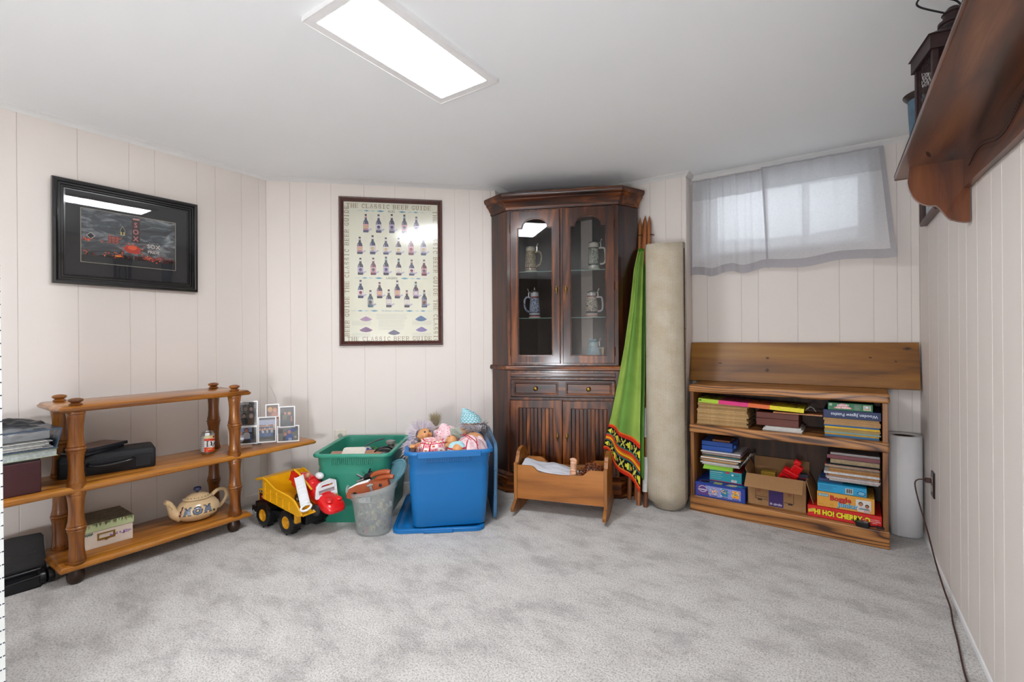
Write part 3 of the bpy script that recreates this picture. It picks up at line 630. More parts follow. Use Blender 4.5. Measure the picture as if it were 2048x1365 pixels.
# -- things on the middle board, left of the posts
def slab_book(name, label, cat, loc, rz, w_, d_, h_, cover, pages='d8d2c4', spine='back', group=None, ct=0.002, rnd=True):
    """a book lying flat: local x = width along the viewer, -y towards the viewer; the spine is at the named side"""
    b = thing(name, label, cat, loc, rz, group)
    m = Mb(col=cover) if False else Mb(); m.col = cover
    m.box(-w_/2, w_/2, 0, d_, 0, ct); m.box(-w_/2, w_/2, 0, d_, h_-ct, h_)
    if spine == 'front': m.box(-w_/2, w_/2, -0.0005, ct, 0, h_)
    elif spine == 'back': m.box(-w_/2, w_/2, d_-ct, d_, 0, h_)
    elif spine == 'left': m.box(-w_/2, -w_/2+ct, 0, d_, 0, h_)
    else: m.box(w_/2-ct, w_/2, 0, d_, 0, h_)
    mesh('cover', m, M_GLOSSP if h_ < 0.02 else M_PRINT, b, bevel=0.0006, seg=1)
    e = min(0.004, w_*.03); m = Mb(); m.col = pages
    x0, x1, y0, y1 = -w_/2+e, w_/2-e, e*.6, d_-e
    if spine == 'front': y0 = ct
    if spine == 'back': y1 = d_-ct
    if spine == 'left': x0 = -w_/2+ct
    if spine == 'right': x1 = w_/2-ct
    n_ = max(2, int((h_-2*ct)/0.0016)); R = random.Random(int(loc[0]*1e4+loc[2]*1e5))
    for k in range(n_):
        j = R.uniform(0, .0012); q = R.uniform(.82, 1.0); c = tuple(min(1, a*q) for a in lin(pages))
        m.box(x0+j, x1-j, y0+j, y1-j, ct+(h_-2*ct)*k/n_, ct+(h_-2*ct)*(k+1)/n_, c)
    mesh('pages', m, M_PAPER, b); return b
t = thing('storage_box', 'maroon box file standing at left end of the middle shelf', 'box', (-2.82, 0.40, 0.4245), pi/2)
mesh('box_body', Mb().box(-0.13, 0.122, -0.10, 0.14, 0, 0.132, None), plain('maroon_buckram', '3f1519', 0.55, var=0.1, scale=90), t, bevel=0.004)
mesh('box_lid', Mb().box(-0.128, 0.120, -0.098, 0.138, 0.1325, 0.139), plain('black_lid', '17100f', 0.5), t, bevel=0.002)
slab_book('book', 'large pale hardback lying on the maroon box at the left end', 'book', (-2.72, 0.41, 0.5645), pi/2+0.03, 0.33, 0.24, 0.032, 'b9c4a0', 'c9d2cd', 'back')
t = thing('photo_album', 'blue ring-bound album in clear wrap with its page edges showing, topmost of left stack', 'album', (-2.715, 0.398, 0.598), pi/2+0.03)
m = Mb(); m.col = '3d536e'
m.box(-0.18, 0.172, 0, 0.27, 0, 0.004); m.prism([(0.172, 0.0), (0.19, 0.080), (0.186, 0.080), (0.168, 0.0)], 0, 0.27, 'y'); m.box(-0.18, 0.188, 0, 0.27, 0.079, 0.083)
mesh('cover', m, plain('blue_vinyl', '43566c', 0.25, var=0.1), t, bevel=0.001)
m = Mb(); R = random.Random(2)
for k in range(9): m.box(-0.175, 0.145+R.uniform(-.02, .02), 0.004+R.uniform(0, .006), 0.25, 0.005+k*0.0035, 0.0078+k*0.0035, R.choice(['c9c8c2', 'd9d8d4', 'aeb0ae', 'e4e2dc']))
mesh('pages', m, M_PAPER, t)
m = Mb()
for k in range(3): m.tube([(0.12-k*0.1, 0.05, 0.03), (0.145-k*0.1, 0.05, 0.05), (0.13-k*0.1, 0.05, 0.072), (0.10-k*0.1, 0.05, 0.07), (0.09-k*0.1, 0.05, 0.04)], 0.0018, 6)
mesh('ring_binding', m, M_STEEL, t, smooth=60)
def wrap(u, v):
    x = -0.18+0.33*u; y = 0.02+0.22*v; return (x, y, 0.086+0.014*noise.noise(Vector((x*28, y*22, 1)))+0.028*max(0, sin(pi*u))*sin(pi*v))
mm = NT('clear_film'); mm.base('a9adb0'); mm.set(Roughness=0.15); tr = mm.node('ShaderNodeBsdfTransparent'); x_ = mm.node('ShaderNodeMixShader'); x_.inputs[0].default_value = 0.45
mm.ln(mm.b.outputs[0], x_.inputs[1]); mm.ln(tr.outputs[0], x_.inputs[2]); mm.ln(x_.outputs[0], mm.o.inputs['Surface'])
M_FILM = mm.m
mesh('clear_wrap', Mb().grid(wrap, 40, 30), M_FILM, t, smooth=80)
def wrap2(u, v):
    x = -0.18+0.33*u; z = 0.045+0.035*v; return (x, 0.003+0.006*noise.noise(Vector((x*40, z*60, 5))), z)
mesh('clear_wrap_front', Mb().grid(wrap2, 40, 8), M_FILM, t, smooth=80)
t = thing('plastic_pouch', 'crumpled black plastic pouch on top of the blue album', 'pouch', (-2.80, 0.44, 0.700), pi/2)
mesh('pouch_body', Mb().grid(lambda u, v: (-0.10+0.2*u, -0.05+0.10*v, 0.004+0.026*sin(pi*u)*sin(pi*v)+0.007*noise.noise(Vector((u*7, v*5, 2)))), 30, 20), plain('crumpled_black', '1b1e22', 0.35, var=0.3), t, smooth=80, solid=0.003)

t = thing('carry_case', 'black zipped carry case with handle lying behind the front post', 'case', (-2.868+0.0, 0.60, 0.4245), pi/2-0.232)
m = Mb(); rectloft(m, 0.0, 0.355, 0.0, 0.16, [(0.004, 0), (0, 0.006), (0, 0.088), (0.006, 0.097), (0.012, 0.100)], 0.012, 3); mesh('case_body', m, plain('black_nylon', '14161b', 0.65, var=0.25, scale=200, bump=0.2), t, smooth=40)
mesh('zip_seam', Mb().box(0.01, 0.345, -0.002, 0.0, 0.07, 0.074), M_BLACKPL, t)
mesh('handle', Mb().tube(smoothp([(0.10, 0, 0.055), (0.11, -0.02, 0.05), (0.15, -0.028, 0.045), (0.22, -0.028, 0.05), (0.26, -0.02, 0.055), (0.27, 0, 0.058)]), 0.008, 8, flat=0.6), M_BLACKPL, t, smooth=60)
for a_, b_ in ((0.045, 0.10), (0.275, 0.335)): mesh('stitched_patch', Mb().box(a_, b_, -0.003, 0, 0.012, 0.067), plain('black_nylon', '14161b'), t, bevel=0.002)
for k, (z, c, e, lab) in enumerate(((0.525, '30333a', '8d9096', 'grey disc case under the brown one, on the black carry case'), (0.5415, '23252b', '5b2218', 'brown and black disc case, topmost on the black carry case'))):
    b = thing('disc_case', lab, 'disc case', (-2.815+0.008*k, 0.685+0.006*k, z), radians(118-3*k))
    mesh('shell', Mb().box(0, 0.19, 0, 0.136, 0, 0.0145), plain('case_shell%d' % k, c, 0.25), b, bevel=0.002)
    mesh('cover_sheet', Mb().box(0.012, 0.186, 0.004, 0.132, 0.0145, 0.0152).box(-0.0006, 0, 0.004, 0.132, 0.002, 0.0125), plain('case_sleeve%d' % k, '6d4a3c' if k else e, 0.3, var=0.35, scale=40), b)

# drink can
t = thing('drink_can', 'red and white drink can standing on the middle shelf', 'can', (-2.842, 1.203, 0.4245), radians(62))
H_ = 0.122
prof = [(0.0, 0.006), (0.02, 0.003), (0.024, 0.0), (0.027, 0.004), (0.0325, 0.013), (0.033, 0.016)]
mesh('can_base', Mb().lathe(prof, 32), M_STEEL, t, smooth=40)
m = Mb()
def cw(a): return (a+pi) % (2*pi)-pi
def cf(u, v):
    a = u*2*pi; z = v
    if -2.0 < cw(a-1.25) < -1.02 and False: return 'e0e0dc'
    s_ = cw(a)          # 0 faces the viewer (local -y is u=0.75)
    if s_ < -0.75 or s_ > 2.2: return 'c9c9c6' if (int(v*26) % 3) else '8a8a90'
    wv_ = 0.80+0.035*sin(s_*2.2+2.5)
    if v > wv_: return 'd8cf9c'
    if v > 0.66+0.03*sin(s_*2.2+2.5): return 'd8391c'
    if v > 0.27-0.03*sin(s_*3): return 'e9e6e4'
    return 'e0431c'
A0 = -pi/2+0.35
mesh('can_label', Mb().grid(lambda u, v: (0.0331*cos(u*2*pi+A0), 0.0331*sin(u*2*pi+A0), 0.016+0.088*v), 96, 60, colf=cf), M_GLOSSP, t, smooth=60)
vs, fs = text_mesh('Duff', 0.03, 0, 'LEFT')
def wrapt(m, body, s0, z0, size, col, bold=0.03, sxx=1.0, align='LEFT'):
    vs, fs = text_mesh(body, bold, 0, align)
    m.add([(0.0334*cos(A0+s0+a*size*sxx/0.033), 0.0334*sin(A0+s0+a*size*sxx/0.033), z0+b*size) for a, b in vs], fs, col)
m = Mb(); wrapt(m, 'D', -0.45, 0.058, 0.050, '15161a', 0.02, 0.8); wrapt(m, 'uff', 0.35, 0.052, 0.030, '15161a', 0.02, 0.85); wrapt(m, 'BEER', -0.2, 0.030, 0.010, 'f0d070', 0.02)
m.add([(0.0335*cos(A0+0.75+0.24*cos(k)), 0.0335*sin(A0+0.75+0.24*cos(k)), 0.094+0.006*sin(k)) for k in [2*pi*q/14 for q in range(14)]], [tuple(range(14))], 'b41a14')
mesh('can_lettering', m, M_GLOSSP, t)
mesh('can_shoulder', Mb().lathe([(0.033, 0.104), (0.0325, 0.108), (0.027, 0.1165), (0.0265, 0.119), (0.0275, 0.121), (0.026, 0.122), (0.025, 0.119), (0.0, 0.1185)], 32), M_STEEL, t, smooth=30)
mesh('pull_tab', Mb().box(-0.008, 0.008, -0.014, 0.008, 0.119, 0.1205), M_STEEL, t, bevel=0.001)

# collage frame with six photographs
t = thing('collage_frame', 'silver collage frame of six family photos standing at right end of middle shelf', 'picture frame', (-2.92, 1.35, 0.4245), radians(53.25), rx=0)
SILV = plain('silver_frame', 'cfcfcf', 0.3, metal=0.15, var=0.03)
photos = {'A': (0.048, 0.152, 0.112, 0.262), 'B': (-0.004, 0.150, 0.008, 0.112), 'C': (0.153, 0.251, 0.012, 0.165), 'D': (0.192, 0.266, 0.160, 0.238), 'E': (0.267, 0.354, 0.095, 0.222), 'F': (0.254, 0.376, 0.006, 0.104)}
def person(m, x, y, s_, skin, hair, shirt, z=0.0006):
    m.poly([(x-s_*1.5, y-s_*4), (x+s_*1.5, y-s_*4), (x+s_*1.5, y-s_*1.8), (x+s_*.9, y-s_*1.0), (x-s_*.9, y-s_*1.0), (x-s_*1.5, y-s_*1.8)], z, shirt)
    m.disc(x, y+s_*.15, s_*.98, s_*1.15, z+.0001, hair, 12); m.disc(x, y-s_*.12, s_*.72, s_*.92, z+.0002, skin, 12)
    m.rect(x-s_*.38, y-s_*.02, x-s_*.18, y+s_*.1, z+.0003, '3a2a24'); m.rect(x+s_*.18, y-s_*.02, x+s_*.38, y+s_*.1, z+.0003, '3a2a24'); m.rect(x-s_*.3, y-s_*.6, x+s_*.3, y-s_*.5, z+.0003, 'a84a44')
for k_, (x0, x1, z0, z1) in photos.items():
    f_ = Mb(); yo = {'A': 0.0, 'B': 0.002, 'C': -0.004, 'D': 0.003, 'E': -0.008, 'F': -0.002}[k_]; b = 0.006
    f_.prism([(x0, z0), (x1, z0), (x1, z1), (x0, z1)], yo-0.006, yo+0.004, 'y', [[(x0+b, z0+b), (x1-b, z0+b), (x1-b, z1-b), (x0+b, z1-b)]])
    fo = mesh('photo_frame', f_, SILV, t, bevel=0.0012)
    m = Mb(); m.M = Matrix.Translation(((x0+x1)/2, yo-0.001, (z0+z1)/2)) @ UPRIGHT; w2, h2 = (x1-x0)/2-b, (z1-z0)/2-b
    bg = {'A': '6a6a6c', 'B': '3f6290', 'C': '8a94a8', 'D': '5a4030', 'E': '20242e', 'F': '6d6a62'}[k_]
    m.rect(-w2, -h2, w2, h2, 0, bg)
    R = random.Random(ord(k_))
    if k_ == 'A':
        for q in range(60): x = R.uniform(-w2, w2*.97); m.rect(x, R.uniform(0, h2*.95), x+0.002, R.uniform(0, h2), 0.0002, R.choice(['8a8a8c', '4a4a4e', 'b4b4b4']))
        m.rect(-w2*.9, h2*.78, w2*.1, h2*.97, 0.0003, 'd8dcdc')
        for a in ((-.28, .42, '9a8f86', 'c9b8ac', '8c8880'), (.35, .42, '4c4846', 'd0bdb0', '5a5a5e'), (-.45, -.15, '2c2826', 'cfb4a4', '33383c'), (.35, -.2, 'b0a096', 'd8c0b0', '6b5a4c')): person(m, a[0]*w2, a[1]*h2, 0.0125, a[3], a[2], a[4], 0.0004+0.0004*(a[1] < 0))
    if k_ == 'B':
        m.rect(-w2, h2*.35, w2, h2, 0.0002, '8fa8cc'); m.rect(-w2, h2*.2, w2, h2*.4, 0.0003, '2c3844')
        person(m, -0.012, 0.012, 0.010, 'd89a84', 'c08a70', 'd8d8dc', 0.0005); person(m, 0.018, 0.028, 0.012, 'd8a08c', '8a4a3c', 'e8e8ec', 0.0010); m.poly([(-w2*.3, -h2), (w2*.6, -h2), (w2*.5, -h2*.55), (-w2*.2, -h2*.55)], 0.0016, '2c2e34')
        for q in range(7): m.rect(0.004+q*0.0045, -0.022, 0.005+q*0.0045, 0.012, 0.0017, '9a9ca4')
    if k_ == 'C':
        m.rect(-w2, -h2, w2, -h2*.55, 0.0002, '40463f'); m.rect(-w2, h2*.82, w2, h2, 0.0002, '3a3e44'); m.rect(-w2, h2*.35, w2, h2*.82, 0.0002, 'b0b4cc')
        for q in range(14):
            x = -w2*.88+(q % 7)*w2*.29; y = h2*(.30 if q < 7 else .02); person(m, x, y, 0.0062, 'cf9a80', R.choice(['3a2c28', '222', 'a8a8ac', '6a2c2c'][0:1]+['8a6a50', 'd0d0d4']), R.choice(['222634', 'c8ccd8', '34508c', '26282c']), 0.0004+0.00045*(q >= 7))
            if q >= 7: m.rect(x-0.006, -h2*.6, x+0.006, y-0.022, 0.0013, R.choice(['3c5c94', '50709c', '2a3444']))
    if k_ == 'D': person(m, -0.012, 0.004, 0.0135, 'd8a070', 'd8a040', '7a3a20', 0.0004); person(m, 0.014, 0.002, 0.0135, 'd8946a', 'b0682c', 'b4684c', 0.0008)
    if k_ == 'E': person(m, -0.010, 0.022, 0.0095, 'd89a80', '4c2c24', '5a6038', 0.0004); person(m, 0.012, 0.018, 0.0095, 'd89c80', 'c89858', '15151a', 0.0008); m.poly([(0.02, -0.03), (0.028, -0.03), (0.026, 0.004), (0.02, 0.006)], 0.0014, 'c88a74'); m.rect(-w2, -h2, w2, -h2*.62, 0.0015, '191b22')
    if k_ == 'F':
        m.rect(w2*.3, h2*.4, w2, h2, 0.0002, '2c3440'); m.rect(-w2, h2*.1, -w2*.55, h2*.7, 0.0002, '3a3438'); person(m, -0.016, -0.004, 0.0095, 'd08a70', 'b86a44', '20283c', 0.0004); person(m, 0.006, 0.012, 0.013, 'c88a74', '1c4c9c', '1f4f9a', 0.0008)
        m.disc(0.028, 0.018, 0.010, 0.010, 0.0012, '1c4c9c'); m.text('22', 0.010, -0.034, 0.018, 0.0015, 'f0f0f0', bold=0.02); m.rect(0.034, -0.02, 0.046, -0.017, 0.0014, 'e8e8ec'); m.rect(0.034, -0.027, 0.046, -0.024, 0.0014, 'e8e8ec')
    mesh('photo', m, M_PRINT, fo)
    mesh('photo_glass', Mb().box(x0+b, x1-b, yo-0.0045, yo-0.0040, z0+b, z1-b), clear_glass(), fo)
mesh('easel_back', Mb().prism([(0.0, 0.0), (0.003, 0.0), (0.003, 0.15), (0.0, 0.15)], 0.12, 0.17, 'x'), M_BLACKPL, t)
mesh('wire_stem', Mb().tube([(0.25, 0.004, 0.238), (0.247, 0.012, 0.27), (0.215, 0.02, 0.345)], 0.0009, 5), M_STEEL, t)

# teapot
t = thing('teapot', 'cream ceramic teapot lettered MOM with blue lid knob on the bottom shelf', 'teapot', (-2.825, 1.145, 0.0925), pi/2+0.05)
CER = plain('cream_glaze', 'd9bd92', 0.14, var=0.04, scale=12, coat=0.6)
body = [(0.0, 0.0), (0.055, 0.0), (0.085, 0.014), (0.105, 0.036), (0.109, 0.052), (0.100, 0.076), (0.082, 0.098), (0.066, 0.108), (0.062, 0.112), (0.066, 0.116)]
mesh('pot_body', Mb().lathe(body, 48, sx=1.0, sy=0.78), CER, t, smooth=60)
mesh('spout', Mb().tube(smoothp([(-0.085, 0, 0.04), (-0.112, 0, 0.058), (-0.124, 0, 0.09), (-0.136, 0, 0.118), (-0.152, 0, 0.132)]), [0.030-0.019*(k/24)**.8 for k in range(25)], 16), CER, t, smooth=70)
mesh('handle', Mb().tube(smoothp([(0.072, 0, 0.105), (0.10, 0, 0.125), (0.135, 0, 0.122), (0.150, 0, 0.092), (0.138, 0, 0.06), (0.112, 0, 0.035), (0.095, 0, 0.026)]), 0.0105, 12), CER, t, smooth=70)
ld = mesh('lid', Mb().lathe([(0.066, 0.112), (0.070, 0.114), (0.068, 0.119), (0.056, 0.121), (0.05, 0.128), (0.03, 0.138), (0.01, 0.141), (0, 0.141)], 40, sy=0.82), CER, t, smooth=60)
mesh('lid_knob', Mb().lathe([(0.006, 0.139), (0.007, 0.147), (0.016, 0.153), (0.019, 0.161), (0.015, 0.170), (0, 0.173)], 24), plain('cobalt_glaze', '2c3562', 0.2, coat=0.5), ld, smooth=60)
def on_pot(a, z):       # a = angle from the viewer-facing direction
    for (r0, z0), (r1, z1) in zip(body[:-1], body[1:]):
        if z0 <= z <= z1 and z1 > z0: r = r0+(r1-r0)*(z-z0)/(z1-z0); break
    else: r = 0.06
    r += 0.0012; return (r*sin(a), -r*0.78*cos(a), z)
m = Mb()
def potpoly(vs, fs, ac, zc, s_, col, tilt=0.0, ex=0):
    out = []
    for a, b in vs:
        aa, bb = a*cos(tilt)-b*sin(tilt), a*sin(tilt)+b*cos(tilt); q = Vector(on_pot(ac+aa*s_/0.095, zc+bb*s_)); n_ = Vector((q.x, q.y, 0)).normalized(); out.append(tuple(q+n_*ex))
    m.add(out, fs, col)
for ch, a, tl in (('M', -0.82, 0.05), ('O', -0.34, 0), ('M', 0.12, -0.03)):
    for bold, col, ex in ((0.12, '1d1a26', 0.0), (0.05, '6f7c92', 0.0008)):
        vs, fs = text_mesh(ch, bold, 0, 'CENTER'); potpoly(vs, fs, a, 0.064, 0.044, col, tl, ex)
for a, z, tl, s_ in ((0.50, 0.042, 0.9, 0.02), (0.44, 0.028, 2.4, 0.018), (0.65, 0.036, -0.8, 0.018), (0.56, 0.024, -2.2, 0.014)):
    vs = [(0, 0), (0.3, 0.5), (0, 1), (-0.3, 0.5)]; potpoly(vs, [(0, 1, 2, 3)], a, z, s_, '1d4a24', tl)
for k in range(5): vs = [(cos(q)*.5, sin(q)*.5) for q in [i*pi/4 for i in range(8)]]; potpoly(vs, [tuple(range(8))], -1.16+0.03*(k % 2), 0.050+0.009*k, 0.011, ['5a2c3c', '8a5a68'][k % 2])
for k in range(9):
    a = -1.2+k*0.3; m.add([(0.0575*sin(a)+0.0022*cos(q), -0.0575*.82*cos(a)+0.0022*sin(q)*.6, 0.1222+0.0012*sin(q)) for q in [i*pi/4 for i in range(8)]], [tuple(range(8))], '1a1a1c')
mesh('painted_letters', m, M_GLOSSP, t)
m = Mb().tube([(-0.150, -0.0095, 0.127), (-0.139, -0.0135, 0.116), (-0.141, -0.0145, 0.108), (-0.128, -0.0195, 0.094), (-0.130, -0.0205, 0.085)], 0.0009, 5, '4a1a18')
mesh('spout_line', m, M_PRINT, t)

# patterned storage box on the bottom shelf
t = thing('storage_box', 'cream and green floral storage box with brass label holder on bottom shelf', 'box', (-2.816, 0.76, 0.0925), pi/2-0.02)
mesh('box_body', Mb().box(-0.095, 0.098, 0, 0.20, 0, 0.085), plain('cream_box_paper', 'd9ccbc', 0.6, var=0.05), t, bevel=0.0015)
mesh('box_lid', Mb().box(-0.099, 0.102, -0.004, 0.204, 0.078, 0.114), plain('sage_box_paper', 'b3bf90', 0.6, var=0.05), t, bevel=0.0015)
mm = NT('botanical_print'); vn = mm.noise(mm.coord((1, 2.2, 1)), 22, 5, 0.7, 2.5); mm.base(mm.ramp(vn, [(0.36, '2e2a1a'), (0.47, '4b4630'), (0.55, '66583a'), (0.66, '8f8a64')])); mm.set(Roughness=0.5)
mesh('lid_pattern', Mb().box(-0.0985, 0.1015, -0.0035, 0.2035, 0.1142, 0.1148), mm.m, t)
m = Mb(); m.M = Matrix.Translation((0, -0.0043, 0)) @ UPRIGHT; R = random.Random(5)
for k in range(90):
    x = R.uniform(-.097, .099); h = R.uniform(.006, .022); m.poly([(x-.0025, .1135), (x+R.uniform(-.003, .003), .1135-h), (x+.0025, .1135)], 0.0002+0.0001*(k % 4), R.choice(['6b7048', '8a8458', '55603a', 'a89c78', '4a5a3c']))
m2 = Mb(); m2.M = Matrix.Translation((0, -0.0005, 0)) @ UPRIGHT
for k in range(8): x = -0.088+k*0.005; m2.poly([(x, .078), (x-.004, .058+.004*(k % 2)), (x+.003, .066)], 0.0002+.0001*(k % 3), '4f6a58')
for k in range(60): x = R.uniform(0.01, .09); y = .044+.06*(x-.05)*.3+R.gauss(0, .004); m2.disc(x, y, .003, .002, 0.0002+.0001*(k % 4), R.choice(['8a5aa0', 'a784b8', '6c3c86', 'c0a8cc']), 6)
mesh('lid_border', m, M_PRINT, t); mesh('front_flowers', m2, M_PRINT, t)
m = Mb().prism([(-0.035, 0.033), (0.03, 0.033), (0.03, 0.064), (-0.035, 0.064)], -0.0035, 0, 'y', [[(-0.029, 0.04), (0.024, 0.04), (0.024, 0.059), (-0.029, 0.059)]]); m.prism([(-0.012, 0.034), (0.006, 0.034), (-0.003, 0.027)], -0.006, 0, 'y')
mesh('label_holder', m, M_BRASS, t, bevel=0.0008)
# ================================================================== CORNER CABINET
FC = Fr(-1.50, 2.80, 0, 23.5)
cab = thing('corner_cabinet', 'tall dark cherry corner cabinet with two arched glass doors', 'cabinet', FC.o, FC.a)
BACK = [(0.40, 0.26), (0.14, 0.41), (-0.22, 0.40), (-0.41, 0.24)]
def foot(dx=0.0):      # footprint with an outward offset on front and both angled sides
    a = atan2(0.125, 0.135); k = math.tan(a/2)*dx
    return [(-0.505-dx*sin(a)+0*dx, 0.125+0.0-dx*cos(a)+dx*0.0), (-0.37-k, -dx), (0.37+k, -dx), (0.505+dx*sin(a), 0.125-dx*cos(a))]
def foot_ring(dx, z): return [(x, y, z) for x, y in foot(dx)+BACK]
# carcass panels
def solid_prism(poly, z0, z1): return Mb().prism(poly, z0, z1, 'z')
F0 = foot(0)
mesh('lower_carcass', solid_prism([F0[0], F0[1], (-0.36, 0.012), (0.36, 0.012), F0[2], F0[3]]+BACK, 0.10, 0.83), M_CHERRYD, cab, bevel=0.001)
for s_ in (-1, 1):
    a, b = ((-0.505, 0.125), (-0.37, 0.0)) if s_ < 0 else ((0.505, 0.125), (0.37, 0.0))
    d = Vector((a[0]-b[0], a[1]-b[1])).normalized(); n_ = Vector((-d.y, d.x))*0.016
    if n_.y < 0: n_ = -n_
    mesh('side_panel', solid_prism([a, b, (b[0]+n_.x, b[1]+n_.y), (a[0]+n_.x, a[1]+n_.y)], 0.86, 1.94), M_CHERRYD, cab, bevel=0.001)
bk = [F0[3]]+BACK+[F0[0]]
inner = [(x*0.97, y-0.012) for x, y in bk]
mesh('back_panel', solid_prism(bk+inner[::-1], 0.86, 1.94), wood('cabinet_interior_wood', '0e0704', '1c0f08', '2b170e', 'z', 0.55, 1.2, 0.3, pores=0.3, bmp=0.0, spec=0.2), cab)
mesh('top_panel', solid_prism(foot(0)+BACK, 1.93, 1.945), M_CHERRYX, cab)
# crown moulding
mesh('crown_moulding', Mb().loft([foot_ring(o, z) for o, z in [(0.0, 1.915), (0.010, 1.918), (0.012, 1.935), (0.018, 1.942), (0.024, 1.955), (0.040, 1.972), (0.046, 1.978), (0.046, 1.986), (0.054, 1.990), (0.062, 1.999), (0.064, 2.006), (0.064, 2.020), (0.060, 2.024)]]), M_CHERRYX, cab, smooth=30)
mesh('waist_moulding', Mb().loft([foot_ring(o, z) for o, z in [(0.0, 0.826), (0.016, 0.829), (0.022, 0.834), (0.022, 0.850), (0.018, 0.858), (0.0, 0.862)]]), M_CHERRYX, cab, smooth=30)
mesh('base_moulding', Mb().loft([foot_ring(o, z) for o, z in [(0.030, 0.0), (0.033, 0.004), (0.033, 0.012), (0.027, 0.018), (0.022, 0.022), (0.022, 0.088), (0.030, 0.092), (0.030, 0.100), (0.02, 0.108), (0.022, 0.116), (0.012, 0.124), (0.004, 0.132), (0.0, 0.134)]]), M_CHERRYX, cab, smooth=30)
# face frames
mesh('upper_face_frame', Mb().prism([(-0.37, 0.862), (0.37, 0.862), (0.37, 1.93), (-0.37, 1.93)], -0.001, 0.018, 'y', [[(-0.335, 0.888), (-0.012, 0.888), (-0.012, 1.893), (-0.335, 1.893)], [(0.012, 0.888), (0.335, 0.888), (0.335, 1.893), (0.012, 1.893)]]), M_CHERRY, cab, bevel=0.001)
mesh('lower_face_frame', Mb().prism([(-0.37, 0.12), (0.37, 0.12), (0.37, 0.83), (-0.37, 0.83)], -0.004, 0.014, 'y'), M_CHERRY, cab, bevel=0.001)
mesh('floor_board', solid_prism([(-0.36, 0.02), (0.36, 0.02), (0.48, 0.13)]+BACK+[(-0.48, 0.13)], 0.862, 0.876), M_CHERRYX, cab)
GREENGL = clear_glass('shelf_glass', (0.86, 0.95, 0.92), 1.0)
for z in (1.185, 1.502):
    gs = mesh('glass_shelf', Mb().prism([(-0.345, 0.03), (0.345, 0.03), (0.46, 0.135), (0.37, 0.24), (0.13, 0.385), (-0.21, 0.375), (-0.38, 0.225), (-0.46, 0.135)], z-0.005, z, 'z'), GREENGL, cab)
    mesh('glass_edge', Mb().box(-0.345, 0.345, 0.0285, 0.03, z-0.005, z), plain('green_glass_edge', '7fa79c', 0.15, spec=0.8), gs)
